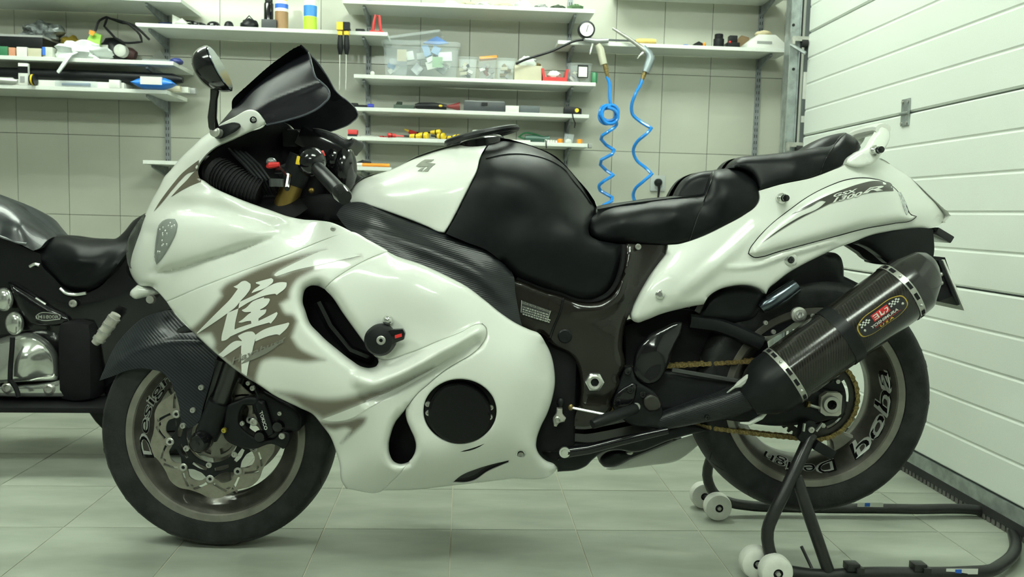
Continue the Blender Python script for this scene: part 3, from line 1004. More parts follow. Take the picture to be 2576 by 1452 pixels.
W_pad = Surf([(1235, 352, .06), (1300, 357, .065), (1400, 397, .065), (1475, 480, .06), (1501, 525, .06), (1240, 420, .17), (1320, 430, .165), (1400, 470, .15), (1450, 520, .13), (1200, 500, .195), (1130, 585, .200), (1300, 540, .205), (1400, 560, .195), (1470, 560, .165), (1300, 640, .215), (1225, 625, .205), (1300, 695, .200), (1400, 660, .210), (1480, 650, .200), (1540, 650, .185), (1480, 720, .195), (1560, 620, .17), (1550, 712, .17)],
             [('roll', polyl(pad_top, 6, False), 40, .06), ('roll', polyl(pad_ol[10:30], 6, False), 24, .035)])
pad = panel('tank_bra', pad_ol, W_pad, LEATHER, bike, step=8, thick=.03, ostep=5, label='black leather tank cover')
st = polyl(zz(ZD, [(1690, 395), (1850, 357), (2000, 347), (2200, 372), (2400, 450), (2500, 525)])+[(1440, 452), (1468, 486), (1488, 514)], 6, False)
mk('stitched_seam', MB().tube(bl(st, W_pad(st)+.001), .0022, 5), BLACKS, pad, **LOC)
st = polyl(zz(ZI, [(1075, 60), (1068, 200), (1040, 340), (1000, 450), (940, 540), (850, 602), (700, 628), (560, 602), (450, 556), (280, 512), (100, 442), (0, 400)]), 6, False)
mk('cover_hem', MB().tube(bl(st, .172), .006, 6), BLACKM, pad, **LOC)
# filler ring on the tank top
rc = b1(1212, 341, 0)
ang = math.radians(10)
ring = []
for k in range(40):
    a = 2*math.pi*k/40
    x, y = .088*math.cos(a), .075*math.sin(a)
    ring.append(rc+np.array((x*math.cos(ang), y, x*math.sin(ang)+.006*math.cos(a))))
fc = mk('filler_ring', MB().tube(ring, .0105, 8, closed=True, up=(0, 0, 1), flat=.8), BLACKS, bike, **LOC)
mk('filler_cap', MB().lathe([(0, .008), (.05, .006), (.058, 0), (.058, -.03)], rc-np.array((0, 0, .012)), (-math.sin(ang), 0, math.cos(ang)), 28), BLACKG, fc, **LOC)

# ---------------- knee cover and frame
knee = [(846, 540), (858, 522), (875, 512), (910, 509), (940, 521), (1000, 546), (1060, 567), (1115, 586), (1175, 610), (1225, 628), (1262, 658), (1290, 690), (1297, 740), (1306, 790), (1314, 824), (1300, 817), (1262, 792), (1225, 762), (1175, 724), (1125, 697), (1060, 667), (995, 642), (930, 608), (884, 585), (865, 566)]
W_knee = Surf([(846, 540, .17), (875, 512, .12), (940, 521, .14), (1060, 567, .175), (1175, 610, .19), (1262, 658, .20), (1290, 690, .20), (1297, 740, .205), (1312, 822, .222), (1262, 792, .238), (1175, 724, .238), (1060, 667, .235), (930, 608, .232), (884, 585, .230), (930, 560, .195), (1060, 620, .215), (1200, 690, .225)],
              [('ridge', polyl([(870, 540), (980, 590), (1100, 640), (1200, 690), (1270, 750)], 8, False), 26, [.004, .010, .010, .006]), ('roll', polyl(knee[4:12], 6, False), 12, .012)])
panel('knee_cover', knee, W_knee, CARB, bike, step=8, mirror='copy', thick=.02, ostep=5, label='black woven carbon cover between tank and fairing')
frame_ol = zz(ZI, [(-40, 400), (100, 445), (280, 515), (450, 560), (560, 606), (700, 632), (850, 606), (940, 545), (1000, 460), (1040, 350), (1068, 200), (1080, 50), (1510, 70), (1508, 130), (1450, 240), (1350, 370), (1260, 520), (1180, 660), (1130, 770), (1090, 870), (1075, 950), (1062, 1100), (1090, 1250), (1080, 1310), (1030, 1400)])+zz(ZJ, [(880, 310), (830, 440), (790, 540), (800, 600), (700, 700), (560, 770), (420, 770), (425, 690), (462, 560), (482, 400), (472, 250), (430, 120), (360, 40), (280, 0)])+zz(ZI, [(320, 1050), (290, 1000), (225, 962), (130, 930), (0, 880), (-30, 700)])
W_fr = Surf([(1300, 720, .19), (1400, 800, .185), (1480, 800, .182), (1560, 760, .165), (1620, 700, .150), (1670, 620, .140), (1575, 620, .145), (1500, 850, .178), (1560, 880, .165), (1450, 900, .172), (1495, 960, .172), (1540, 1000, .165), (1460, 1050, .165), (1340, 830, .19)],
            [('roll', polyl(frame_ol[12:30], 6, False), 20, .02), ('roll', polyl(frame_ol[:12], 6, False), 12, .02), ('roll', polyl(frame_ol[33:42], 6, False), 14, .02),
             ('ridge', polyl([(1460, 782), (1520, 775), (1555, 745), (1570, 700), (1585, 640)], 6, False), 26, [.006, .012, .014, .010])])
frame = panel('frame', frame_ol, W_fr, FRAMEM, bike, step=8, mirror='copy', thick=.04, ostep=5, label='dark bronze frame spar')
sl_ = polyl(zz(ZI, [(470, 600), (430, 760), (370, 900), (325, 1030)]), 6, False)
mk('frame_seam', MB().tube(bl(sl_, W_fr(sl_)+.001), .003, 6), BLACKG, frame, **LOC)
c = b1(1421, 846, .183)
mk('frame_plug', MB().lathe([(0, .005), (.014, .005), (.0175, .002), (.018, -.004)], c, (0, -1, 0), 24), BLACKS, frame, **LOC)
nutc = b1(1495, 960, .172)
nut = mk('pivot_nut', MB().lathe([(.011, -.004), (.011, .012), (.016, .013), (.0235, .010), (.0245, .0)], nutc, (0, -1, 0), 6), CHROME, frame, ang=25, **LOC)
mk('nut_washer', MB().lathe([(.010, .013), (.0155, .0145), (.019, .012), (.019, .006)], nutc, (0, -1, 0), 28), STEEL, nut, **LOC)
mk('nut_bore', MB().lathe([(0, .002), (.0112, .002), (.0112, .012)], nutc, (0, -1, 0), 20), BLACKM, nut, **LOC)
bolt('frame_screw', 1605, 621, .150, .0075, STEEL, frame, .005)
lab = zz(ZI, [(45, 622), (345, 728), (308, 838), (150, 800), (40, 745)])
pl = decal('maker_plate', [lab], W_fr, mat('plate_black', (.02, .022, .02), .4), frame, .002, corner=20)
PRINT = mat('plate_print', (.30, .31, .27), .5)
text_decal('plate_heading', 'SUZUKI MOTOR CORPORATION', [zz(ZI, [q])[0] for q in ((52, 655), (335, 752), (342, 732), (58, 632))], W_fr, PRINT, pl, .003)
rnd_ = random.Random(2)
for k in range(4):
    y, x, qs = 680+k*24, 60, []
    while x < 315:
        L_ = rnd_.choice((8, 12, 20, 26))
        o_ = (x-55)*.31
        qs.append(zz(ZI, [(x, y+o_), (x+L_, y+o_+L_*.31), (x+L_-2, y+o_+L_*.31+13), (x-2, y+o_+13)]))
        x += L_+7
    decal('plate_line', qs, W_fr, PRINT, pl, .003, step=20, ostep=20, corner=10)['kind'] = 'stuff'
decal('plate_border', [zz(ZI, q) for q in ([(40, 745), (45, 622), (52, 625), (47, 748)], [(338, 726), (345, 728), (308, 838), (302, 836)])], W_fr, PRINT, pl, .003, corner=10)

# ---------------- seats
seat_ol = zz(ZG, [(402, 884), (470, 866), (700, 832), (1000, 790), (1180, 772), (1300, 756), (1468, 735), (1500, 640), (1540, 560), (1575, 522), (1700, 497), (1850, 500), (1960, 548), (2012, 640), (2040, 720), (2045, 820), (2010, 885), (1900, 965), (1700, 1075), (1500, 1175), (1330, 1236), (1230, 1262), (1120, 1268), (1000, 1264), (700, 1248), (560, 1242), (430, 1216), (350, 1172), (322, 1100), (332, 1020), (392, 962)])
W_seat = Surf([(1502, 525, .10), (1600, 505, .11), (1700, 492, .115), (1767, 484, .115), (1790, 430, .11), (1850, 422, .10), (1900, 460, .12), (1910, 500, .13), (1850, 540, .15), (1750, 580, .15), (1680, 616, .148), (1560, 612, .15), (1482, 580, .135), (1560, 560, .158), (1700, 540, .160), (1820, 490, .150)],
              [('roll', polyl(seat_ol[:13], 6, False), 34, .06), ('roll', polyl(seat_ol[12:], 6, False), 16, .02)])
seat = panel('rider_seat', seat_ol, W_seat, LEATHER, bike, step=7, thick=.03, ostep=4, label='black leather rider seat with raised rear bolster')
mk('seat_pad', MB().loft([[np.array((x, y, z)) for x, z in [(b1(px, py, .1)[0], b1(px, py, .1)[2]) for px, py in zz(ZG, [(420, 905), (700, 850), (1180, 790), (1500, 755), (1600, 900), (1250, 1240), (560, 1230)])]] for y in (-.1, .1)]), LEATHER, seat, **LOC)
bo = zz(ZG, [(1178, 776), (1220, 690), (1290, 602), (1380, 550), (1480, 524), (1580, 514), (1700, 498), (1800, 560), (1700, 700), (1500, 790), (1300, 790)])
panel('seat_bolster', bo, Surf([(1695, 494, .075), (1722, 450, .07), (1770, 431, .07), (1825, 424, .06), (1850, 440, .09), (1775, 498, .09)], [('roll', polyl(bo[:7], 6, False), 16, .03)]), LEATHER, seat, step=8, thick=.02)
st = polyl(zz(ZG, [(1582, 524), (1560, 620), (1520, 730), (1470, 860), (1420, 980), (1385, 1080), (1335, 1228)]), 6, False)
mk('stitched_seam', MB().tube(bl(st, W_seat(st)+.0005), .0018, 5), BLACKG, seat, **LOC)
pil_ol = zz(ZH, [(118, 532), (160, 478), (230, 430), (400, 406), (650, 380), (880, 346), (1000, 325), (1200, 285), (1250, 220), (1312, 177), (1380, 212), (1440, 272), (1462, 322), (1432, 370), (1360, 422), (1312, 460), (1280, 502), (1200, 542), (1060, 592), (900, 642), (660, 695), (440, 752), (425, 690), (380, 605), (300, 552), (200, 532)])
W_pil = Surf([(1830, 422, .08), (1860, 395, .09), (1960, 386, .10), (2030, 375, .10), (2100, 361, .095), (2130, 334, .07), (2160, 360, .09), (2127, 405, .11), (2060, 440, .125), (1965, 463, .13), (1910, 475, .13), (2000, 420, .13), (2090, 395, .12)],
             [('roll', polyl(pil_ol[:14], 6, False), 22, .035), ('roll', polyl(pil_ol[14:], 6, False), 10, .012)])
pil = panel('pillion_seat', pil_ol, W_pil, LEATHER, bike, step=7, thick=.03, ostep=4, label='black leather pillion seat')
hump = zz(ZH, [(888, 344), (950, 300), (1100, 222), (1250, 181), (1312, 175), (1330, 260), (1200, 320)])
panel('pillion_hump', hump, Surf([(2022, 376, .04), (2075, 346, .035), (2128, 334, .03), (2132, 355, .06), (2100, 370, .07)], [('roll', polyl(hump[:5], 6, False), 12, .02)]), LEATHER, pil, step=7, thick=.02)
for sp in ([(1310, 180), (1230, 260), (1150, 370), (1090, 480), (1055, 588)], ):
    st = polyl(zz(ZH, sp), 6, False)
    mk('stitched_seam', MB().tube(bl(st, W_pil(st)+.001), .0016, 5), BLACKG, pil, **LOC)
# ---------------- grab rail
gr_ol = zz(ZH, [(1310, 492), (1325, 452), (1420, 380), (1560, 300), (1592, 240), (1640, 170), (1660, 122), (1690, 106), (1730, 130), (1755, 190), (1742, 270), (1695, 350), (1632, 440), (1580, 486), (1480, 516), (1370, 512)])
W_gr = Surf([(2127, 413, .135), (2190, 365, .13), (2222, 317, .085), (2238, 340, .10), (2208, 400, .135), (2150, 418, .14)])
gr = panel('grab_rail', gr_ol, W_gr, PLAINW, bike, step=6, thick=.028, back=True, mirror='copy', edge=((9, .008),))
mk('rail_crossbar', MB().tube(np.array([b1(2222, 325, .085)+np.array(d) for d in ((0, 0, 0), (.004, .03, .004))] + [b1(2222, 325, .085)*np.array((1, 0, 1))+np.array((.008, 0, .006))]+[b1(2222, 325, .085)*np.array((1, -1, 1))+np.array(d) for d in ((.004, -.03, .004), (0, 0, 0))]), .019, 10, flat=.75), PLAINW, gr, **LOC)
for x, y, w, par in ((2201, 379, .135, gr), (1966, 499, .14, None)):
    k = mk('luggage_knob', MB().lathe([(.013, -.004), (.013, .006), (.009, .010), (.009, .022)], b1(x, y, w), (0, -1, 0), 20), CHROME, par or bike, **LOC)
    mk('knob_tip', MB().lathe([(.0065, .018), (.008, .022), (.008, .036), (0, .037)], b1(x, y, w), (0, -1, 0), 16), BLACKG, k if par is None else par, **LOC)

# ---------------- tail
tail_ol = zz(ZI, [(1520, 92), (1502, 160), (1400, 292), (1300, 452), (1222, 590), (1167, 710), (1150, 780), (1168, 828), (1210, 846), (1300, 822), (1450, 762), (1600, 721), (1750, 687), (1880, 665), (1925, 590), (2020, 522), (2150, 482), (2300, 470), (2400, 490), (2480, 530), (2508, 560)])+zz(ZK, [(300, 660), (370, 602), (500, 502), (650, 417), (800, 342), (1000, 250), (1120, 206), (1350, 121), (1500, 91), (1700, 70), (1900, 59), (1990, 40), (2040, 0)])+zz(ZH, [(2300, 1010), (2250, 930), (2100, 770), (1950, 620), (1800, 520), (1650, 432), (1480, 470), (1310, 490), (1280, 512), (1200, 546), (1000, 622), (640, 702), (438, 762), (445, 850), (420, 902)])+zz(ZG, [(1900, 958), (1700, 1070), (1500, 1170), (1330, 1232), (1230, 1258), (1120, 1264)])
bul = zz(ZH, [(332, 1392), (345, 1350), (400, 1270), (550, 1110), (750, 950), (950, 810), (1150, 710), (1300, 655), (1450, 632), (1580, 640), (1740, 690), (1850, 790), (1920, 920), (1970, 1005), (2020, 1020), (1990, 1046), (1800, 1086), (1500, 1140), (1200, 1220), (900, 1300), (600, 1382), (480, 1420), (380, 1426)])
W_tail = Surf([(1680, 620, .142), (1650, 672, .160), (1605, 747, .172), (1590, 795, .168), (1640, 750, .182), (1700, 700, .180), (1700, 778, .165), (1760, 650, .170), (1780, 747, .16), (1840, 600, .158), (1860, 690, .165), (1910, 490, .128), (1925, 560, .145), (1935, 722, .15), (1985, 685, .15), (2000, 600, .150),
               (1960, 466, .130), (2050, 445, .130), (2120, 420, .125), (2060, 645, .145), (2140, 611, .135), (2100, 520, .140), (2200, 500, .128), (2200, 440, .11), (2212, 398, .07), (2250, 420, .05), (2287, 445, .045), (2325, 482, .04), (2362, 522, .035), (2373, 550, .03), (2355, 568, .05), (2285, 577, .09), (2235, 582, .105), (2280, 520, .10), (2320, 540, .08)],
              [('roll', polyl(zz(ZH, [(1650, 432), (1800, 520), (1950, 620), (2100, 770), (2250, 930), (2300, 1010)])+[(2370, 560)], 6, False), 30, .03),
               ('roll', polyl(tail_ol[1:14], 6, False), 18, .02), ('roll', polyl(tail_ol[14:32], 6, False), 9, .008),
               ('ridge', polyl([(1700, 745), (1770, 690), (1830, 640), (1900, 575)], 8, False), 30, [.004, .010, .008]),
               ('ridge', polyl([(1830, 674), (1900, 668), (1980, 640), (2100, 605)], 8, False), 12, [.004, .008, .006])])
tail = panel('tail_fairing', tail_ol, W_tail, PLAINW, bike, step=7, thick=.03, ostep=4, label='white tail fairing')
bulp = polyl(bul, 6)
W_bul = Surf([(x, y, float(W_tail(np.array([(x, y)]))[0])-.002) for x, y in [(1890, 640), (1950, 600), (2000, 530), (2040, 610), (2100, 470), (2100, 580), (2180, 450), (2200, 560), (2250, 490), (2280, 545), (1885, 637), (2150, 520)]], [('inflate', bulp, 30, .026)])
cvr = panel('tail_side_cover', bul, W_bul, PLAINW, bike, step=6, thick=.02, mirror='copy', ostep=4, label='teardrop tail side cover')
seam = polyl(bul, 6)
mk('cover_gap', MB().tube(bl(seam, W_tail(seam)+.0005), .0016, 5, closed=True), BLACKM, cvr, **LOC)
decal('dark_stripe', [zz(ZH, [(760, 1000), (900, 920), (1100, 820), (1300, 740), (1450, 690), (1600, 660), (1680, 665), (1770, 690), (1792, 762), (1700, 765), (1500, 790), (1300, 845), (1150, 890), (1050, 940), (850, 1040), (650, 1160), (460, 1290), (640, 1150), (850, 1020), (1050, 925), (1112, 870), (1090, 860), (950, 920)])], W_bul, mat('stripe_print', (.045, .042, .036), .3, 0, .5), cvr, .0018, step=7, ostep=4, corner=60)
text_decal('model_lettering', 'GSX', [zz(ZH, [q])[0] for q in ((1190, 825), (1440, 770), (1430, 735), (1180, 795))], W_bul, PLAINW, cvr, .003, shear=.35, bold=.03)
text_decal('number_lettering', '1300', [zz(ZH, [q])[0] for q in ((1180, 880), (1480, 805), (1480, 765), (1180, 835))], W_bul, PLAINW, cvr, .003, shear=.35, bold=.03)
text_decal('letter_r', 'R', [zz(ZH, [q])[0] for q in ((1475, 790), (1700, 752), (1690, 705), (1465, 740))], W_bul, PLAINW, cvr, .003, shear=.35, bold=.03)
tlz = zz(ZH, [(1830, 770), (1865, 775), (1905, 850), (1942, 940), (1940, 985), (1920, 1010), (1900, 960), (1870, 870)])
panel('tail_lamp', tlz, lambda p: W_bul(p)+.006, mat('frosted_lens', (.78, .82, .80), .12, 0, .5, (90, .25), (120, .5), alpha=.85), cvr, thick=.01, mirror=None, step=5, edge=((5, .006),))
bolt('tail_bolt', 1660, 741, float(W_tail(np.array([(1660, 741)]))[0]), .0115, CHROME, tail, .006, socket=False)
bolt('tail_bolt', 1989, 653, float(W_tail(np.array([(1989, 653)]))[0]), .0155, CHROME, tail, .004)
bolt('tail_bolt_core', 1989, 654, float(W_tail(np.array([(1989, 653)]))[0])+.001, .009, BLACKG, tail, .004)
# ---------------- under the tail
ut = zz(ZK, [(1110, 212), (1350, 123), (1600, 82), (1910, 60), (1950, 70), (1955, 330), (1930, 420), (1800, 450), (1500, 415), (1380, 318), (1280, 252), (1200, 221)])
panel('rear_mudguard', ut, Surf([(2140, 611, .09), (2200, 595, .10), (2340, 580, .09), (2345, 650, .08), (2250, 660, .085)], [('roll', polyl(ut[8:], 6, False), 14, .02)]), BLACKS, bike, step=9, thick=.03)
mk('plate_lamp', MB().box(b1(2355, 591, .0), (.05, .09, .02), np.array(Matrix.Rotation(.5, 3, 'Y'))), BLACKG, bike, bevel=.004, **LOC)
# number plate, seen from its back; hangs across the bike
pa, pb = b1(2372, 655, .10), b1(2426, 782, .10)
sx = np.array((1, -1, 1))
npl = mk('number_plate', MB().prism([pa, pb, pb*sx, pa*sx], (.004, 0, .002)), WHIP, bike, **LOC)
q = pa+(pb-pa)*.88
mk('plate_holder', MB().prism([pa+np.array((-.003, .002, .002)), q+np.array((-.003, .002, 0)), (q+np.array((-.003, .002, 0)))*sx, (pa+np.array((-.003, .002, .002)))*sx], (-.008, 0, -.003)), BLACKS, npl, bevel=.002, **LOC)
mk('plate_bracket', MB().box(b1(2350, 700, .05), (.05, .08, .10), np.array(Matrix.Rotation(-.4, 3, 'Y'))), BLACKM, npl, **LOC)
for y in (690, 712):
    mk('plate_screw', MB().ell(b1(2368, y, .09), (.006, .006, .006), 8, 6), STEEL, npl, **LOC)
# dark masses under the seat
inf = zz(ZI, [(1875, 672), (1930, 592), (2020, 522), (2150, 482), (2300, 470), (2400, 492), (2500, 552), (2490, 640), (2450, 730), (2400, 800), (2250, 850), (2050, 835), (1805, 805)])
panel('inner_mudguard', inf, .11, BLACKS, bike, step=10, thick=.05, edge=((16, .03),))
big = zz(ZI, [(1095, 900), (1300, 832), (1600, 726), (1640, 722), (1835, 750), (1900, 800), (2500, 940), (2560, 1240), (2400, 1330), (1700, 1340), (1400, 1360), (1100, 1320)])
panel('swingarm_brace', big, Surf([(1575, 830, .06), (1700, 790, .05), (1900, 850, .04), (1900, 920, .03), (1600, 930, .08)]), BLACKM, bike, step=14, thick=.03)
hg = polyl(zz(ZI, [(1740, 835), (1850, 850), (2000, 870), (2150, 920), (2300, 985), (2460, 1060)]), 8, False)
mk('chain_guard', MB().tube(bl(hg, .10), [.016]*len(hg), 8, flat=1.2), BLACKS, bike, **LOC)
rf = zz(ZK, [(255, 720), (370, 607), (500, 507), (660, 417), (800, 347), (880, 312), (960, 305), (1012, 340), (1045, 430), (1052, 540), (1200, 612), (1000, 720), (800, 860), (560, 1000), (350, 1130), (150, 1150), (150, 900)])
panel('rear_hugger', rf, Surf([(1925, 740, .08), (1985, 690, .09), (2060, 645, .085), (2110, 640, .07), (2122, 690, .07), (2050, 750, .075), (1950, 830, .08)], [('roll', polyl(rf[5:11], 6, False), 14, .02)]), BLACKS, bike, step=10, thick=.03)
mk('shock_reservoir', MB().tube(Bpath([(1915, 778, .115), (1925, 770, .115), (1965, 745, .11), (2000, 720, .10)]), [.012, .019, .021, .020], 14), mat('dark_chrome', (.10, .12, .14), .22, .9), bike, **LOC)
bc = b1(2007, 791, .12)
bb = mk('hanger_bolt', MB().lathe([(.019, 0), (.019, .010), (.0135, .012), (.0135, .016), (0, .016)], bc, (0, -1, 0), 28), STEEL, bike, **LOC)
mk('hanger_bolt_head', MB().lathe([(.009, .016), (.0085, .021), (.004, .021), (.004, .017), (0, .017)], bc, (0, -1, 0), 6), CHROME, bb, **LOC)
for x, y in ((1925, 812), (1945, 835), (2044, 795)):
    bolt('bracket_bolt', x, y, .11, .006, STEEL, bike)


def plate2(name, outline, holes, origin, t, m, parent, step=8, e1=(1, 0, 0), e2=(0, 0, 1), nrm=(0, -1, 0), ostep=4, unit=.001, smooth_outline=True, corner=48, **kw):
    """flat plate with holes; outline in millimetres in its own plane"""
    ol = polyl(outline, ostep, corner=corner) if smooth_outline else np.array(outline, float)
    P, T = fill(ol, [polyl(h, ostep, corner=corner) for h in holes], step, ())
    o, a, b, n_ = np.array(origin, float), np.array(e1, float), np.array(e2, float), np.array(nrm, float)
    base = o+unit*(P[:, :1]*a+P[:, 1:]*b)
    V = np.concatenate([base+n_*t/2, base-n_*t/2])
    n = len(P)
    cnt = {}
    for f in T:
        for u, v in ((f[0], f[1]), (f[1], f[2]), (f[2], f[0])):
            k = (min(u, v), max(u, v))
            cnt[k] = cnt.get(k, 0)+1
    F_ = [tuple(map(int, f)) for f in T]+[(int(f[2])+n, int(f[1])+n, int(f[0])+n) for f in T]
    F_ += [(int(u), int(v), int(v)+n, int(u)+n) for (u, v), c in cnt.items() if c == 1]
    return mesh_obj(name, V, F_, m, parent, local=True, ang=35, **kw)


def pol(r, deg): return (r*math.cos(math.radians(deg)), r*math.sin(math.radians(deg)))


# ---------------- wheels
FC = np.array((0, 0, .304))
RC = np.array((1.5345, 0, .445))
YAX = (0, -1, 0)


def tyre_mesh(c, R, hw, rb, bw, n=96):
    prof = [(rb, bw-.006), (rb+.006, bw+.004)]
    sh = R-.32*hw-.006
    for k in range(1, 6):
        t = k/6
        prof.append((rb+.006+(sh-rb-.006)*t, bw+.004+(hw-bw-.004)*math.sin(t*math.pi/2)))
    for k in range(0, 13):
        a = math.pi/2*k/12
        prof.append((sh+(R-sh)*math.sin(a), hw*math.cos(a)**.9 if k < 12 else 0))
    prof = prof+[(r, -h) for r, h in prof[-2::-1]]
    return MB().lathe(prof, c, YAX, n)


def rim_mesh(c, r, hw, k=1.0):
    """cast rim: bright lip, then a deep barrel"""
    lip = [(r-.004, hw-.004), (r, hw), (r-.003, hw+.003), (r-.019, hw+.001), (r-.022, hw-.003)]
    bar = [(r-.022, hw-.003), (r-.028, hw-.010), (r-.028-.032*k, hw-.010-.6*(hw-.010)), (r-.030-.032*k, 0)]
    return lip, bar


def wheel(name, c, R, hw, r, rhw, spokes, label, hub_r, hub_hw, sw):
    w = mk(name, tyre_mesh(c, R, hw, r-.006, rhw), TYRE, bike, **LOC)
    w['label'] = label
    lip, bar = rim_mesh(c, r, rhw)
    for s in (1, -1):
        mk('rim_lip', MB().lathe([(a, s*b) for a, b in lip], c, YAX, 96), RIM, w, **LOC)
        mk('rim_barrel', MB().lathe([(a, s*b) for a, b in bar], c, YAX, 96), RIMD, w, **LOC)
    mk('hub', MB().lathe([(0, hub_hw), (hub_r*.9, hub_hw), (hub_r, hub_hw-.006), (hub_r, -hub_hw+.006), (hub_r*.9, -hub_hw), (0, -hub_hw)], c, YAX, 40), RIM, w, **LOC)
    for a in spokes:
        rings = []
        d = np.array((math.cos(math.radians(a)), 0, math.sin(math.radians(a))))
        t = np.array((-d[2], 0, d[0]))
        for rad, wd, th_ in ((hub_r*.7, .026, hub_hw*.8), (.07, .024, sw), (.11, .021, sw*.9), (.15, .022, sw*.8), (.165, .030, sw*.8), (r-.052, .052, sw*.85)):
            rings.append([c+d*rad+t*wd*x+np.array((0, th_*y, 0)) for x, y in ((-1, -.6), (-.8, -1), (.8, -1), (1, -.6), (1, .6), (.8, 1), (-.8, 1), (-1, .6))])
        mk('spoke', MB().loft(rings), RIM, w, ang=30, **LOC)
    return w


fw = wheel('front_wheel', FC, .303, .061, .2335, .052, (-88, 152, 32), 'front wheel with bronze grey rim', .055, .045, .016)
rw = wheel('rear_wheel', RC, .3125, .096, .2345, .084, (-52, 68, 188), 'rear wheel with bronze grey rim', .07, .06, .03)


def tread(w, c, R, hw, n, ph):
    """grooves cut across the shoulders, set in as dark strips"""
    mb = MB()
    sh = R-.32*hw-.006
    for k in range(n):
        a0 = 2*math.pi*k/n+ph
        for s in (1, -1):
            pts = []
            for q in range(5):
                t = .30+.50*q/4
                aa = math.pi/2*t
                rad = sh+(R-sh)*math.sin(aa)-.0013
                an = a0+s*.02+(.14*q/4)*(1 if k % 2 else -1)
                pts.append(c+np.array((rad*math.cos(an), -s*hw*math.cos(aa)**.9, rad*math.sin(an))))
            mb.tube(pts, [.0012, .0022, .0024, .002, .0008], 4)
    mk('tread_grooves', mb, mat('groove_black', (.004, .004, .004), .9), w, **LOC)['kind'] = 'stuff'


tread(fw, FC, .303, .061, 26, .1)
tread(rw, RC, .3125, .096, 26, .0)


def rim_text(name, s, w, c, r0, r1, h0, h1, a0, a1, m, shear=.2, flip=False, bold=.0):
    """lettering bent along the rim barrel"""
    V, T = text_tris(s, 1.0, shear, bold)
    P = []
    for u, v in V:
        a = math.radians(a0+(a1-a0)*u)
        r = r0+(r1-r0)*v
        h = h0+(h1-h0)*v
        P.append(c+np.array((r*math.cos(a), -h, r*math.sin(a))))
    return mesh_obj(name, P, T, m, w, local=True, smooth=False)


SILV = mat('silver_print_bright', (.50, .52, .48), .35, .3)
# names on the dark barrel: silver outlines with dark letters inside


def cone(r, hw, t): return (r-.028-.032*t, hw-.010-.6*(hw-.010)*t+.0012)


for s_, w, c, r, hw, a0, a1, inward in (('Design', fw, FC, .2335, .052, 203, 128, False), ('boba', rw, RC, .2345, .084, -54, 22, True), ('Design', rw, RC, .2345, .084, -66, -126, False)):
    tin, tout = (.92, .08)
    (ri, hi), (ro, ho) = cone(r, hw, tin), cone(r, hw, tout)
    if inward:
        (ri, hi), (ro, ho) = (ro, ho), (ri, hi)
    lo = rim_text('rim_lettering', s_, w, c, ri, ro, hi, ho, a0, a1, SILV, .2, bold=.045)
    rim_text('lettering_core', s_, lo, c, ri, ro, hi+.0008, ho+.0008, a0, a1, BLACKG, .2, bold=-.004)

# ---------------- front brake
bw_ = .074
RO = FC+np.array((0, -bw_, 0))
NB = 9
PH0 = 187
ba = [PH0+40*k for k in range(NB)]
outer = []
for k in range(NB*4):
    a = PH0+10*k
    outer.append(pol(154+(5 if k % 4 in (0, 1) else -3), a))
inner = []
for k in range(NB*6):
    a = PH0+k*40/6
    inner.append(pol((100, 108, 120, 122, 120, 108)[k % 6], a))
slots = []
for a in ba:
    for da, lean in ((-9, -7), (9, 7)):
        slots.append([pol(119, a+da*.62), pol(124, a+da*.62-2.2), pol(143, a+da+lean-2.0), pol(147, a+da+lean), pol(143, a+da+lean+2.2), pol(124, a+da*.62+2.4)])
    slots.append([pol(138, a+17), pol(141, a+20), pol(138, a+23), pol(134, a+20)])
DISC = mat('brake_disc_steel', (.27, .255, .215), .33, .7, 0, (60, .08))
rotor = plate2('brake_disc', outer, [inner]+slots, RO, .005, DISC, fw, step=9, ostep=4)
car_o = []
for k in range(NB*6):
    a = PH0+k*40/6
    car_o.append(pol((113, 103, 96, 95, 96, 103)[k % 6], a))
car_h = [[pol(66, a) for a in np.arange(0, 360, 12)]]
for a in ba:
    q = a+20
    car_h.append([pol(88, q-13), pol(89, q), pol(88, q+13), pol(80, q+14), pol(77, q+5), pol(77, q-5), pol(80, q-14)])
car = plate2('disc_carrier', car_o, car_h, RO+np.array((0, -.004, 0)), .005, BLACKS, fw, step=9)
for a in ba:
    x, z = pol(.108, a)
    bt = MB().lathe([(.0045, -.004), (.0045, .005), (.0085, .006), (.0105, .004), (.0105, -.006)], RO+np.array((x, -.003, z)), YAX, 16)
    mk('disc_button', bt, STEEL, rotor, **LOC)
for a in range(0, 360, 60):
    x, z = pol(.071, a+17+PH0)
    mk('carrier_bolt', MB().lathe([(0, .004), (.003, .004), (.003, .008), (.0075, .007), (.008, 0)], RO+np.array((x, -.004, z)), YAX, 12), STEEL, car, **LOC)
plate2('hub_plate', [pol(60, a) for a in range(0, 360, 12)], [[pol(52, a+d) for d in (-22, -8, 8, 22)]+[pol(37, a+d) for d in (20, 7, -7, -20)] for a in (20, 92, 164, 236, 308)], FC+np.array((0, -.052, 0)), .012, RIM, fw)
mk('hub_core', MB().lathe([(0, .05), (.034, .05), (.036, 0)], FC, YAX, 28), BLACKM, fw, **LOC)
# far-side disc, plain ring
mk('far_brake_disc', MB().lathe([(.128, -.071), (.150, -.071), (.150, -.076), (.128, -.076)], FC, YAX, 64, close=True), DISC, fw, **LOC)

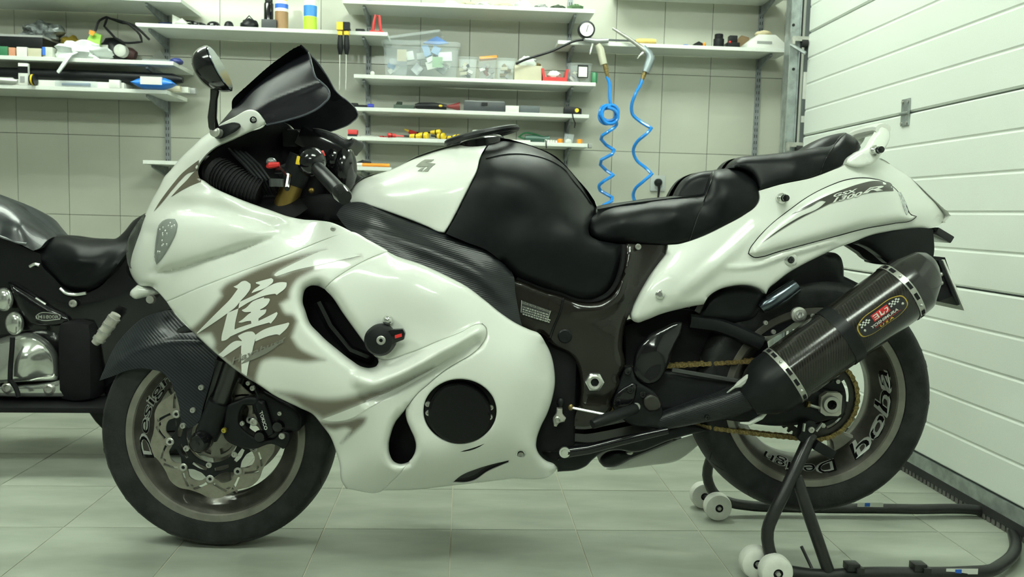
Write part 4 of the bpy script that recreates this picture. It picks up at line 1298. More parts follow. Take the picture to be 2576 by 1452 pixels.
# ---------------- forks, axle, caliper
fk = Bpath([(762, 395, .105), (738, 455, .105), (715, 522, .105), (655, 712, .105), (600, 885, .105), (575, 955, .105), (548, 1030, .105), (520, 1100, .105)])
for s in (1, -1):
    f = np.array((1, s, 1))
    up = mk('fork', MB().tube(fk[:4]*f, .0275, 20), GOLD, bike, **LOC)
    mk('fork_clamp', MB().tube(np.array([fk[0], fk[1], fk[1]*.85+fk[2]*.15])*f, .033, 18), BLACKS, up, **LOC)
    mk('fork_tube', MB().tube(fk[3:7]*f, .0215, 18), mat('fork_grey', (.035, .036, .033), .25, .5, .3), up, **LOC)
    mk('fork_foot', MB().tube(np.array([fk[5]*.25+fk[6]*.75, fk[6], fk[6]*.4+fk[7]*.6, fk[7]])*f, [.031, .031, .031, .028], 18), BLACKS, up, **LOC)
    ax = b1(513, 1105, .118)*f
    pk = mk('axle_slider', MB().lathe([(0, .052), (.006, .052), (.006, .049), (.016, .048), (.0245, .038), (.027, .022), (.026, 0)], ax, (0, -s, 0), 28), BLACKG, up, **LOC)
    mk('slider_bolt', MB().lathe([(0, .050), (.0055, .0505), (.0055, .046)], ax, (0, -s, 0), 10), STEEL, pk, **LOC)
bolt('pinch_bolt', 565, 1082, .132, .007, mat('brass_bolt', (.55, .45, .08), .3, .8), bike, .008)
bolt('pinch_bolt', 488, 1113, .13, .006, STEEL, bike, .006)
# caliper bracket: an open triangle from fork foot to caliper
plate2_bracket = panel('caliper_bracket', zz(ZC, [(1090, 960), (1190, 915), (1330, 870), (1400, 880), (1400, 960), (1250, 960), (1215, 1040), (1215, 1150), (1290, 1230), (1400, 1290), (1560, 1290), (1620, 1200), (1720, 1230), (1722, 1290), (1690, 1370), (1650, 1400), (1540, 1350), (1350, 1400), (1180, 1370), (1060, 1290), (1060, 1120)]), .125, BLACKS, bike, thick=.03, mirror='copy', step=8, edge=((6, .006),), corner=60)
calp = panel('brake_caliper', zz(ZC, [(1385, 840), (1440, 800), (1500, 830), (1640, 905), (1780, 985), (1830, 1060), (1830, 1190), (1790, 1225), (1720, 1220), (1640, 1240), (1560, 1300), (1480, 1290), (1430, 1200), (1390, 1100), (1340, 980)]), .128, BLACKS, bike, thick=.055, mirror='copy', step=8, edge=((12, .016),), label='black brake caliper')
panel('caliper_cover', zz(ZC, [(1360, 950), (1400, 900), (1470, 920), (1500, 1010), (1540, 1150), (1560, 1240), (1500, 1280), (1440, 1180), (1400, 1080)]), .142, BLACKS, calp, thick=.02, mirror=None, step=8, edge=((8, .008),))
text_decal('caliper_lettering', 'TOKICO', [zz(ZC, [q])[0] for q in ((1408, 1030), (1462, 1212), (1495, 1200), (1438, 1012))], .1425, WHIP, calp, .001, bold=.02)
for x, y, r in ((1355, 1125, .010), (1300, 735, .006), (1617, 1040, .006), (1640, 1265, .0085), (1240, 1140, .006), (1345, 785, .007)):
    bolt('caliper_bolt', 300+x/4, 780+y/4, .145 if x < 1500 else .13, r, STEEL, calp, .006)
for x, y, r in ((1420, 1270, 9), (1600, 1170, 9)):
    mk('piston_boss', MB().lathe([(0, .01), (.012, .01), (.016, 0)], b1(300+x/4, 780+y/4, .13), YAX, 16), BLACKG, calp, **LOC)
mk('brake_hose', MB().tube(Bpath([(655, 1000, .12), (640, 970, .12), (625, 940, .11), (620, 900, .10)]), .006, 8), BLACKS, bike, **LOC)
# black bar standing in for the shade beside the fork leg
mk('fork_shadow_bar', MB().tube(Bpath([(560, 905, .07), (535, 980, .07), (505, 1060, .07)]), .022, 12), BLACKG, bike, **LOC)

# ---------------- front mudguard
fen = [(250, 958), (264, 924), (284, 881), (320, 834), (361, 800), (401, 785), (430, 781), (455, 800), (500, 848), (548, 893), (541, 920), (525, 975), (512, 1020), (500, 1060), (490, 1071), (472, 1077), (460, 1075), (455, 1055), (450, 1020), (440, 985), (425, 955), (407, 937), (382, 930), (350, 927), (318, 933), (285, 946)]
fcr = polyl(zz(ZC, [(-190, 690), (-60, 580), (0, 525), (100, 448), (200, 402), (400, 342), (600, 315), (830, 320)]), 6, False)
W_fen = Surf([(250, 958, .03), (284, 881, .022), (320, 834, .02), (361, 800, .02), (430, 781, .022), (285, 930, .06), (300, 908, .066), (350, 880, .070), (400, 865, .072), (450, 859, .073), (507, 860, .074), (340, 850, .05), (400, 820, .05), (455, 815, .045), (350, 927, .082), (407, 937, .086), (450, 1020, .098), (480, 1070, .100), (525, 975, .096), (545, 892, .084), (480, 920, .088), (318, 933, .075)],
             [('ridge', fcr, 10, [.002, .004, .004])])
fend = panel('front_mudguard', fen, W_fen, CARBF, bike, step=7, thick=.006, back=True, ostep=4, label='black carbon front mudguard')
for x, y in ((507, 975), (486, 1032), (461, 1071)):
    bolt('mudguard_bolt', x, y, float(W_fen(np.array([(x, y)]))[0]), .0075, STEEL, fend, .006)

# ---------------- cockpit
mk('headlamp_back', MB().ell(b1(530, 480, 0), (.09, .11, .09), 20, 12), BLACKM, bike, **LOC)
panel('dash_liner', zz(ZA, [(1470, 865), (1300, 945), (1100, 1040), (950, 1130), (860, 1230), (830, 1330), (860, 1430), (960, 1500), (1200, 1600), (1500, 1720), (1750, 1790), (1900, 1700), (1700, 1400), (1650, 1000), (1700, 880)]), Surf([(660, 320, .10), (510, 400, .11), (520, 470, .12), (740, 545, .17), (720, 420, .03), (720, 330, .03), (600, 420, .06)], lam=.02), BLACKM, bike, step=12, thick=0)
duct = Bpath([(540, 430, .115), (572, 448, .125), (610, 470, .13), (655, 488, .13)])
dc = mk('air_duct', MB().tube(polyl(duct, .01, False), .036, 16), BLACKM, bike, **LOC)
dp = polyl(duct, .008, False)
for k in range(2, len(dp)-1):
    d = dp[k]-dp[k-1]
    mk('duct_rib', MB().tube([dp[k]-d*.18, dp[k]+d*.18], [.0395, .0395], 16), BLACKM, dc, **LOC)
for k in range(4):
    mk('cable', MB().tube(Bpath([(575+k*14, 375+k*3, .10), (615+k*12, 415, .13), (650+k*10, 455, .14), (668+k*8, 490, .12)]), .0045, 6), BLACKS, bike, **LOC)
panel('steering_cover', [(735, 500), (850, 492), (884, 508), (872, 562), (800, 556), (735, 545)], .09, BLACKM, bike, step=14, thick=.03, mirror='copy', edge=((10, .02),))
# instrument pod and its visor
panel('dash_backing', [(668, 322), (790, 332), (850, 352), (886, 378), (880, 480), (852, 512), (760, 505), (700, 420)], .02, BLACKM, bike, step=14, thick=.04, mirror=None, edge=((12, .02),))
panel('instrument_visor', zz(ZA, [(1945, 888), (1990, 890), (2180, 945), (2320, 1000), (2345, 985), (2362, 1010), (2355, 1050), (2310, 1100), (2290, 1130), (2240, 1125), (2120, 1090), (2010, 1050), (1960, 960)]), .075, BLACKS, bike, step=8, thick=.15, mirror=None, back=True, edge=((7, .01),), corner=60)
mk('instrument_pod', MB().box(b1(820, 372, 0), (.12, .16, .05), np.array(Matrix.Rotation(.45, 3, 'Y'))), BLACKG, bike, bevel=.008, **LOC)
mk('warning_strip', MB().box(b1(780, 355, .06), (.035, .004, .008), np.array(Matrix.Rotation(-.12, 3, 'Y'))), WHIP, bike, **LOC)
panel('pod_bracket', zz(ZA, [(1640, 920), (1790, 910), (1830, 960), (1850, 1040), (1820, 1060), (1650, 1075)]), .06, BLACKS, bike, step=9, thick=.05)
mk('top_clamp', MB().box(b1(770, 425, 0), (.09, .24, .03), np.array(Matrix.Rotation(-.35, 3, 'Y'))), BLACKS, bike, bevel=.005, **LOC)
mk('steering_head', MB().tube(Bpath([(800, 420, .0), (770, 500, .0), (735, 600, .0)]), .05, 16), BLACKM, bike, **LOC)
gp = Bpath([(775, 400, .17), (800, 425, .22), (835, 462, .30), (861, 490, .345)])
for s in (1, -1):
    f = np.array((1, s, 1))
    hb = mk('handlebar', MB().tube(np.array([b1(768, 385, .105), b1(775, 400, .17), b1(800, 425, .22)])*f, [.016, .012, .011], 12), BLACKG, bike, **LOC)
    mk('grip', MB().tube(gp[1:]*f, [.0165, .017, .0175], 16), BLACKS, hb, **LOC)
    mk('bar_end', MB().tube(np.array([gp[2]*.25+gp[3]*.75, gp[3], gp[3]*1.25-gp[2]*.25])*f, [.0195, .020, .016], 16), BLACKG, hb, **LOC)
    mk('switch_box', MB().ell(b1(785, 408, .19)*f, (.034, .035, .036), 16, 10), BLACKG, hb, **LOC)
mk('switch_button', MB().box(b1(752, 404, .21), (.012, .008, .020), np.array(Matrix.Rotation(.2, 3, 'Y'))), YELP, bike, bevel=.002, **LOC)
mk('red_switch', MB().box(b1(811, 387, .19), (.010, .01, .014), np.array(Matrix.Rotation(-.4, 3, 'Y'))), REDP, bike, bevel=.002, **LOC)
mk('clutch_lever', MB().tube(Bpath([(694, 430, .19), (715, 428, .22), (727, 445, .25), (722, 475, .30)]), [.007, .008, .0065, .006], 8), BLACKG, bike, **LOC)
mk('lever_adjuster', MB().tube(Bpath([(674, 419, .19), (680, 416, .2), (703, 414, .2)]), [.005, .008, .006], 8), REDP, bike, **LOC)
mk('lever_perch', MB().ell(b1(683, 408, .18), (.013, .013, .011), 12, 8), mat('dull_steel', (.16, .17, .17), .35, .5), bike, **LOC)
mk('clutch_reservoir', MB().cyl(b1(696, 470, .15), b1(696, 450, .15), .018, n=16), mat('reservoir_grey', (.05, .055, .055), .3), bike, **LOC)
mk('control_cluster', MB().ell(b1(868, 425, .05), (.03, .05, .06), 14, 10).ell(b1(845, 400, .04), (.03, .05, .04), 14, 10), BLACKG, bike, **LOC)
mk('ignition_key', MB().cyl(b1(872, 495, .06), b1(858, 488, .06), .009, n=12), STEEL, bike, **LOC)
mk('gold_fitting', MB().ell(b1(783, 479, .11), (.008, .008, .008), 10, 6), GOLD, bike, **LOC)

# ---------------- engine and lower running gear
mk('engine_block', MB().box(b1(1240, 940, 0), (.42, .30, .34)), BLACKM, bike, bevel=.02, **LOC)
panel('sprocket_cover', zz(ZJ, [(150, -80), (280, -10), (370, 45), (430, 120), (470, 250), (480, 400), (460, 560), (420, 700), (330, 760), (100, 700), (100, 200)]), .135, BLACKG, bike, step=9, thick=.05, edge=((12, .02),))
for x, y in ((220, 12), (285, 300)):
    bolt('cover_bolt', 1340+x/4, 880+y/4, .14, .006, STEEL, bike)
lowm = panel('side_stand_bracket', zz(ZJ, [(110, 760), (240, 740), (400, 760), (420, 920), (560, 930), (760, 900), (1000, 850), (1350, 780), (1500, 740), (1700, 780), (1790, 812), (1600, 850), (1400, 905), (1000, 1030), (860, 1010), (700, 1040), (600, 1110), (540, 1170), (480, 1200), (250, 1230), (245, 1190), (130, 1130), (50, 1040), (35, 960), (60, 860)]), .12, BLACKS, bike, step=9, thick=.08, edge=((10, .015),), corner=60)
stand = mk('side_stand', MB().tube(Bpath([(1425, 1138, .150), (1480, 1130, .150), (1550, 1112, .150), (1680, 1083, .150)]), [.014, .013, .012, .009], 12), BLACKG, bike, **LOC)
pv = b1(1420, 1137, .155)
mk('stand_pivot', MB().lathe([(0, .012), (.008, .012), (.009, .008), (.0135, .008), (.014, 0)], pv, YAX, 20), CHROME, stand, **LOC)
for x, y, r in ((137, 815, .008), (345, 835, .010), (165, 990, .010), (280, 915, .004), (265, 1100, .004)):
    bolt('engine_bolt', 1340+x/4, 880+y/4, .135, r, STEEL if x == 137 else BLACKG, bike)
lev = panel('shift_lever', zz(ZJ, [(245, 590), (300, 590), (305, 655), (335, 690), (320, 725), (265, 740), (240, 775), (215, 770), (207, 700), (235, 650)]), .180, ALU, bike, step=5, thick=.012, mirror=None, edge=((3, .003),))
mk('lever_boss', MB().lathe([(0, .002), (.004, .002), (.006, .006), (.009, .004), (.009, 0)], b1(1402, 1056, .181), YAX, 16), STEEL, lev, **LOC)
mk('lever_knuckle', MB().ell(b1(1410, 1012, .178), (.010, .009, .012), 10, 8), BLACKS, lev, **LOC)
rod = mk('shift_rod', MB().tube(Bpath([(1434, 1025, .185), (1440, 1026, .187), (1523, 1043, .20)]), .0036, 8), CHROME, bike, **LOC)
mk('rod_end', MB().ell(b1(1436, 1025, .187), (.007, .005, .008), 10, 6), BRASS, rod, **LOC)
# heel guard, rear set, foot peg
hgd = zz(ZI, [(1178, 1260), (1192, 1180), (1232, 1090), (1330, 982), (1480, 902), (1640, 846), (1672, 852), (1655, 950), (1605, 1060), (1560, 1170), (1530, 1260)])+zz(ZJ, [(1350, 180), (1310, 260), (1260, 318), (1200, 345), (1120, 340), (1060, 300), (1015, 230)])
W_hg = Surf([(1595, 915, .150), (1630, 850, .152), (1715, 812, .145), (1690, 900, .155), (1660, 940, .160), (1620, 960, .158), (1650, 880, .165)])
hgp = panel('heel_guard', hgd, W_hg, BLACKG, bike, step=6, thick=.01, back=True, mirror='copy', edge=((9, .008),))
panel('heel_guard_recess', zz(ZJ, [(1120, 270), (1160, 200), (1250, 150), (1290, 150), (1285, 220), (1240, 285), (1180, 315)]), lambda p: W_hg(p)+.001, BLACKM, hgp, step=7, thick=.001, mirror=None)
rs = panel('rear_set', zz(ZJ, [(790, 560), (830, 440), (885, 290), (930, 180), (1000, 165), (1060, 310), (1150, 370), (1260, 460), (1310, 600), (1330, 760), (1380, 800), (1350, 830), (1200, 790), (1000, 760), (860, 660)]), .152, BLACKS, bike, step=7, thick=.02, mirror='copy', edge=((8, .008),))
panel('peg_plate', zz(ZJ, [(800, 560), (820, 470), (900, 390), (1000, 330), (1050, 350), (1040, 450), (1000, 540), (880, 580)]), .160, BLACKG, rs, step=7, thick=.01, mirror=None, edge=((7, .006),))
for x, y in ((955, 220), (980, 405), (855, 530), (1105, 450)):
    bolt('rear_set_bolt', 1340+x/4, 880+y/4, .162, .0085, BLACKG, rs, .006)
mk('foot_peg', MB().tube(Bpath([(1598, 1028, .18), (1560, 1042, .215), (1515, 1058, .25), (1490, 1068, .262)]), [.013, .014, .0145, .011], 10), BLACKS, rs, **LOC)
bolt('peg_pivot', 1601, 1023, .175, .0095, STEEL, rs, .008)
panel('exhaust_shield', zz(ZJ, [(1110, 480), (1190, 445), (1260, 480), (1300, 560), (1270, 600), (1170, 620), (1120, 560)]), .165, mat('brown_shield', (.03, .029, .024), .4, .3), rs, step=7, thick=.006, mirror=None, edge=((6, .006),))
# belly panel on the far side and the collector
panel('far_belly_panel', zz(ZJ, [(735, 1200), (800, 1182), (1000, 1092), (1300, 962), (1600, 852), (1790, 815), (1812, 840), (1790, 872), (1660, 967), (1560, 1050), (1460, 1115), (1200, 1162), (900, 1200), (780, 1210)]), -.10, PLAINW, bike, step=9, thick=.02, mirror=None, edge=((8, .004),))
panel('exhaust_collector', zz(ZJ, [(700, 1050), (860, 1000), (1000, 1020), (1400, 895), (1500, 890), (1300, 975), (1000, 1100), (800, 1185), (720, 1180), (668, 1130), (670, 1090)]), .0, BLACKS, bike, step=9, thick=.06, mirror=None, edge=((14, .03),))
mk('collector_bolt', MB().ell(b1(1584, 1139, .02), (.010, .008, .006), 8, 6), STEEL, bike, **LOC)

# ---------------- swing arm, axle
sw = panel('swing_arm', [(1560, 945), (1610, 922), (1677, 928), (1760, 945), (1855, 958), (1960, 972), (2060, 975), (2120, 985), (2130, 1020), (2120, 1050), (2060, 1062), (1960, 1072), (1850, 1060), (1700, 1042), (1560, 1050)], Surf([(1560, 990, .10), (1700, 985, .105), (1900, 1010, .115), (2090, 1015, .125), (1800, 960, .105)]), BLACKS, bike, step=9, thick=.04, mirror='join', edge=((14, .02),))
lt = polyl([(1690, 931), (1760, 943), (1855, 959)], 8, False)
mk('arm_highlight_rib', MB().tube(bl(lt, .112), .006, 6), mat('highlight_grey', (.05, .052, .05), .4), sw, **LOC)  # paler rib stands in for the highlight along the arm's top edge
ab = plate2('axle_block', [(-25, -22), (-12, -30), (20, -30), (27, -24), (27, 22), (20, 29), (-10, 29), (-25, 18)], [[pol(12, a) for a in range(0, 360, 20)]], b1(2087, 1015, .132), .018, ALU, bike, step=6, smooth_outline=False, corner=10)
mk('axle_nut', MB().lathe([(.012, -.006), (.012, .014), (.020, .014), (.022, .010), (.022, 0)], b1(2088, 1016, .138), YAX, 28), STEEL, ab, **LOC)
mk('axle_bore', MB().lathe([(0, -.02), (.012, -.02), (.012, .012)], b1(2088, 1016, .138), YAX, 20), BLACKM, ab, **LOC)
adj = mk('chain_adjuster', MB().tube(Bpath([(2036, 1019, .132), (2046, 1022, .132), (2064, 1027, .132)]), .0045, 8), STEEL, ab, **LOC)
mk('adjuster_head', MB().cyl(b1(2030, 1017, .132), b1(2036, 1019, .132), .0085, n=6), BRASS, adj, **LOC)
# ---------------- sprocket and chain
sw_ = .085
SC = np.array((RC[0], -sw_, RC[2]))
RS = .1065
teeth = []
NT = 40
for k in range(NT):
    for dr, da in ((-5, -.33), (4, -.12), (4, .12), (-5, .33)):
        teeth.append(pol(RS*1000+dr, 360/NT*(k+da)))
hol = [[pol(72, a) for a in range(0, 360, 10)][::-1]] and [[pol(88, a+d) for d in (-20, -10, 0, 10, 20)]+[pol(79, a+d) for d in (20, 10, 0, -10, -20)] for a in range(15, 375, 60)]
spr = plate2('rear_sprocket', teeth, hol, SC, .006, mat('sprocket_dark', (.035, .033, .028), .4, .5), rw, step=9, smooth_outline=False)
plate2('sprocket_carrier', [pol(74, a) for a in range(0, 360, 8)], [[pol(64, a+d) for d in (-18, 0, 18)]+[pol(52, a+d) for d in (17, 0, -17)] for a in range(0, 360, 72)], SC+np.array((0, -.012, 0)), .010, BLACKS, rw)
for a in range(0, 360, 60):
    x, z = pol(.068, a+45)
    mk('sprocket_nut', MB().lathe([(0, .008), (.006, .008), (.007, 0)], SC+np.array((x, -.016, z)), YAX, 6), STEEL, spr, **LOC)
F_S = b1(1500, 975, sw_)
F_S = np.array((F_S[0], -sw_, F_S[2]))
rf_ = .045
D = SC-F_S
dist = math.hypot(D[0], D[2])
phi = math.atan2(D[2], D[0])
alp = math.asin((RS-rf_)/dist)


def cpt(c, r, a): return np.array((c[0]+r*math.cos(a), -sw_, c[2]+r*math.sin(a)))


au, al_ = phi+math.pi/2+alp, phi-math.pi/2-alp
loop = [cpt(F_S, rf_, au), cpt(SC, RS, au)]
loop += [cpt(SC, RS, a) for a in np.linspace(au, al_, 50)[1:-1]]
loop += [cpt(SC, RS, al_)]
lo_f = cpt(F_S, rf_, al_)
pp = loop[-1]
loop += [pp+(lo_f-pp)*t-np.array((0, 0, .03*math.sin(math.pi*t)*.35)) for t in (.2, .4, .6, .8)]+[lo_f]
loop += [cpt(F_S, rf_, a) for a in np.linspace(al_, au-2*math.pi, 14)[1:-1]]
loop = np.array(loop+[loop[0]])
seg = np.linalg.norm(np.diff(loop, axis=0), axis=1)
cum = np.concatenate([[0], np.cumsum(seg)])
PIT = .015875
NL = int(cum[-1]//PIT)
pos = np.array([[np.interp(cum[-1]*k/NL, cum, loop[:, i]) for i in range(3)] for k in range(NL+1)])
pins = MB()
for p in pos[:-1]:
    pins.cyl(p+np.array((0, .010, 0)), p-np.array((0, .0115, 0)), .0042, n=8)
chain = mk('chain', pins, BRASS, bike, **LOC)
chain['label'] = 'brass coloured drive chain'
lm = []
for kind, w0 in ((0, .0065), (1, .0092)):
    mb = MB()
    ol = []
    for a in range(-90, 91, 30):
        ol.append((PIT/2+.0062*math.cos(math.radians(a)), .0062*math.sin(math.radians(a))))
    ol.append((0, .0048))
    for a in range(90, 271, 30):
        ol.append((-PIT/2+.0062*math.cos(math.radians(a)), .0062*math.sin(math.radians(a))))
    ol.append((0, -.0048))
    for s in (1, -1):
        mb.prism([(x, s*w0, z) for x, z in ol], (0, s*.0018, 0))
    me = bpy.data.meshes.new('link')
    me.from_pydata(mb.v, [], mb.f)
    me.materials.append(BRASS)
    lm.append(me)
for k in range(NL):
    a, b = pos[k], pos[k+1]
    o = bpy.data.objects.new('link', lm[k % 2])
    col.objects.link(o)
    o.parent = chain
    o.location = (a+b)/2
    o.rotation_euler = (0, -math.atan2(b[2]-a[2], b[0]-a[0]), 0)

# ---------------- exhaust
m0, m1 = b1(1966, 950, .205), b1(2272, 731, .205)
ax = (m1-m0)/np.linalg.norm(m1-m0)
lat = np.array((0, -1., 0))
upv = np.cross(lat, ax)
upv = upv if upv[2] > 0 else -upv


def mring(p, s, ry=1.0, k=40, tilt=0):
    """three sided rounded can: flat top and side with a soft edge between"""
    out = []
    for q in range(k):
        a = 2*math.pi*q/k
        r = .0745*s*(1+.055*math.cos(3*a-.9)+.018*math.cos(6*a-1.8))
        y, z = r*math.cos(a), r*math.sin(a)*ry
        out.append(p+lat*y*.9+upv*z+ax*(tilt*z))
    return out


Lm = np.linalg.norm(m1-m0)
mf = mk('muffler', MB().loft([mring(m0+ax*t, s) for t, s in ((-.002, 1.0), (.01, 1.005), (Lm-.01, 1.005), (Lm, 1.0))]), CARBM, bike, ang=60, **LOC)
mf['label'] = 'carbon exhaust muffler'
mk('muffler_end_cap', MB().loft([mring(m1+ax*t+upv*u, s) for t, s, u in ((0, 1.012, 0), (.03, .985, .0), (.034, .97, .0), (.074, .70, .009), (.078, .66, .010), (.090, .44, .016), (.092, .40, .017), (.070, .36, .016))]), mat('end_cap_carbon', (.010, .009, .009), .26, 0, .3), mf, ang=40, **LOC)
mk('muffler_front_cap', MB().loft([mring(m0+ax*t, s) for t, s in ((.012, 1.015), (-.03, 1.0), (-.06, .86), (-.085, .62), (-.10, .50))]), BLACKS, mf, ang=50, **LOC)
for t0, nm in ((.004, 'front_strap'), (Lm-.012, 'rear_strap')):
    st_ = mk(nm, MB().loft([mring(m0+ax*(t0+d), 1.03) for d in (0, .015)], False), STEEL, mf, ang=60, **LOC)
    for q in np.arange(-70, 100, 22):
        a = math.radians(q)
        r = .0745*1.034*(1+.055*math.cos(3*a-.9)+.018*math.cos(6*a-1.8))
        c_ = m0+ax*(t0+.0075)+lat*r*math.cos(a)*.9+upv*r*math.sin(a)
        tn = -lat*math.sin(a)*.9+upv*math.cos(a)
        nn = np.cross(ax, tn)
        nn = nn/np.linalg.norm(nn)
        if int((q+70)/22) % 3 == 2:
            mk('strap_rivet', MB().ell(c_, (.004, .004, .004), 8, 5), CHROME, st_, **LOC)
        else:
            mk('strap_slot', MB().prism([c_+ax*i*.0042+tn*j*.009 for i, j in ((-1, -1), (1, -1), (1, 1), (-1, 1))], nn*.0008), BLACKM, st_, **LOC)
# heat band in the middle
mk('muffler_clamp', MB().loft([mring(m0+ax*(Lm*.45+d), 1.025) for d in (0, .03)], False), BLACKS, mf, ang=60, **LOC)


def mpt(u, v, off=0):
    """point on the can: u along, v angle in degrees"""
    a = math.radians(v)
    r = .0745*1.006*(1+.055*math.cos(3*a-.9)+.018*math.cos(6*a-1.8))+off
    return m0+ax*u+lat*r*math.cos(a)*.9+upv*r*math.sin(a)


def on_can(name, P2, T, m, parent, off):
    return mesh_obj(name, [mpt(u, v, off) for u, v in P2], T, m, parent, local=True, ang=60)


def badge(name, ol, m, off, par, step=6):
    P, T = fill(polyl(ol, 5, corner=50), (), step, ())
    # badge space: x 0..150 along the can, y -30..30 around it
    return on_can(name, [(Lm*.525+x*.00098, 2+y*.54) for x, y in P], [tuple(map(int, f)) for f in T], m, par, off)


oval = [(14, -18), (30, -28), (75, -31), (120, -28), (136, -18), (140, 0), (136, 18), (120, 28), (75, 31), (30, 28), (14, 18), (10, 0)]
bd = badge('badge', [(75+(x-75)*1.045, y*1.07) for x, y in oval], mat('badge_gold', (.55, .38, .06), .35, .5), .0012, mf)
badge('badge_field', oval, mat('badge_black', (.012, .012, .014), .3), .0020, bd)


def badge_text(name, s, x0, x1, y0, y1, m, off=.003, shear=.15, bold=.03):
    V, T = text_tris(s, 1, shear, bold)
    return on_can(name, [(Lm*.525+(x0+(x1-x0)*u)*.00098, 2+(y0+(y1-y0)*v)*.54) for u, v in V], T, m, bd, off)


badge('badge_red_block', [(52, 2), (98, 2), (98, 24), (52, 24)], REDP, .0026, bd)
for pl in ([(55, 20), (68, 20), (68, 5), (55, 5), (55, 7.5), (65, 7.5), (65, 11), (56, 11), (56, 13.5), (65, 13.5), (65, 17.5), (55, 17.5)],
           [(74, 21), (77, 21), (76, 10), (80, 8), (83, 12), (85, 11), (81, 4), (72, 6)],
           [(87, 18), (96, 18), (95, 9), (88, 4), (86, 6), (92, 10), (93, 15.5), (87, 15.5)]):
    badge('badge_katakana', pl, WHIP, .0032, bd, 8)
badge_text('badge_name', 'YOSHIMURA', 38, 114, -13, -3, WHIP)
badge('badge_red_rule', [(46, -17.5), (118, -17.5), (118, -15.5), (46, -15.5)], REDP, .003, bd)
badge_text('badge_country', 'U S A', 58, 96, -27, -19, YELP)
for x, sgn in ((18, 1), (102, 1)):
    for i in range(6):
        for j in range(3):
            if (i+j) % 2 == 0:
                badge('badge_check', [(x+i*4.6, 9+j*4.6), (x+i*4.6+4.6, 9+j*4.6), (x+i*4.6+4.6, 13.6+j*4.6), (x+i*4.6, 13.6+j*4.6)], WHIP, .003, bd, 20)
for x in (22, 130):
    mk('badge_rivet', MB().ell(mpt(Lm*.525+x*.00098, 2-3*.54, .002), (.0035, .0035, .0035), 8, 5), STEEL, bd, **LOC)
# link pipe with its carbon guard
pipe = Bpath([(1655, 1062, .13), (1700, 1050, .14), (1760, 1033, .155), (1820, 1018, .17), (1875, 996, .185), (1915, 972, .195), (1945, 952, .20)])
lp = mk('link_pipe', MB().tube(polyl(pipe, .015, False), np.interp(np.linspace(0, 1, len(polyl(pipe, .015, False))), [0, .3, .6, 1], [.022, .030, .036, .040]), 18), CARB, bike, ang=60, **LOC)
for x, y in ((1778, 1049), (1902, 1014)):
    bolt('guard_screw', x, y, .205 if x > 1850 else .19, .006, BLACKG, lp)
spg = mk('exhaust_spring', MB().tube(Bpath([(1829, 988, .2), (1848, 974, .21), (1860, 968, .21), (1888, 946, .215), (1897, 940, .21)]), [.0015, .003, .0085, .0085, .003], 8), mat('spring_sleeve', (.45, .46, .42), .6), bike, **LOC)
mk('guard_gap', MB().tube(Bpath([(1862, 1064, .19), (1885, 1066, .19), (1915, 1050, .195), (1940, 1028, .2)]), [.002, .005, .006, .001], 8), WHIP, lp, **LOC)

# ================================================================== paddock stand
YN, YF_ = 2.03, 2.50
so = at_z(2100, 1400)
ps = thing('paddock_stand', 'black tubular paddock stand with white rollers holding up the rear wheel', 'paddock stand', (so[0], 2.26, 0))
PSM = mat('stand_black', (.012, .012, .012), .38, 0, .1, (40, .2))
near = [at_y(x, y, Y) for x, y, Y in ((2041, 1092, 2.065), (2010, 1160, 2.05), (1985, 1215, 2.04), (1950, 1285, YN), (1931, 1335, YN), (1933, 1375, YN), (1946, 1410, YN), (1975, 1434, YN), (2010, 1442, YN), (2200, 1442, YN), (2440, 1440, YN), (2492, 1436, YN+.01), (2518, 1422, YN+.04))]
far = [at_y(x, y, Y) for x, y, Y in ((2548, 1318, YF_-.04), (2528, 1296, YF_-.01), (2490, 1288, YF_), (2286, 1281, YF_), (2000, 1277, YF_), (1880, 1272, YF_), (1838, 1265, YF_), (1805, 1250, YF_), (1788, 1228, YF_), (1779, 1196, YF_), (1786, 1160, YF_-.01), (1810, 1115, YF_-.03), (1850, 1060, YF_-.06))]
path = polyl(np.array(near+far), .02, False)
mk('stand_frame', MB().tube(path, .0155, 14), PSM, ps)
mk('stand_strut', MB().tube([at_y(2003, 1200, 2.045), at_y(2040, 1310, YN), at_y(2083, 1434, YN)], .015, 12), PSM, ps)
lug = mk('stand_lug', MB().prism([at_y(x, y, 2.05) for x, y in zz(ZL, [(640, 740), (700, 710), (760, 720), (780, 800), (750, 870), (700, 960), (620, 930), (590, 880), (620, 830)])], (0, .03, 0)), BLACKS, ps, bevel=.003)
mk('lug_bolt', MB().lathe([(0, .002), (.003, .002), (.003, .006), (.0075, .005), (.008, 0)], at_y(2040, 1081, 2.048), (0, -1, 0), 14), STEEL, lug)
mk('lug_fork', MB().box(at_y(2070, 1130, 2.06), (.055, .03, .025), np.array(Matrix.Rotation(.5, 3, 'Y'))), BLACKS, lug, bevel=.003)
for a, b in (((2024, 1065), (2021, 1085)), ((2069, 1064), (2053, 1085))):
    mk('lug_edge', MB().tube([at_y(*a, 2.05), at_y(*b, 2.05)], .004, 6), CHROME, lug)
NYL = mat('white_nylon', (.74, .75, .68), .4, 0, 0, (30, .05))
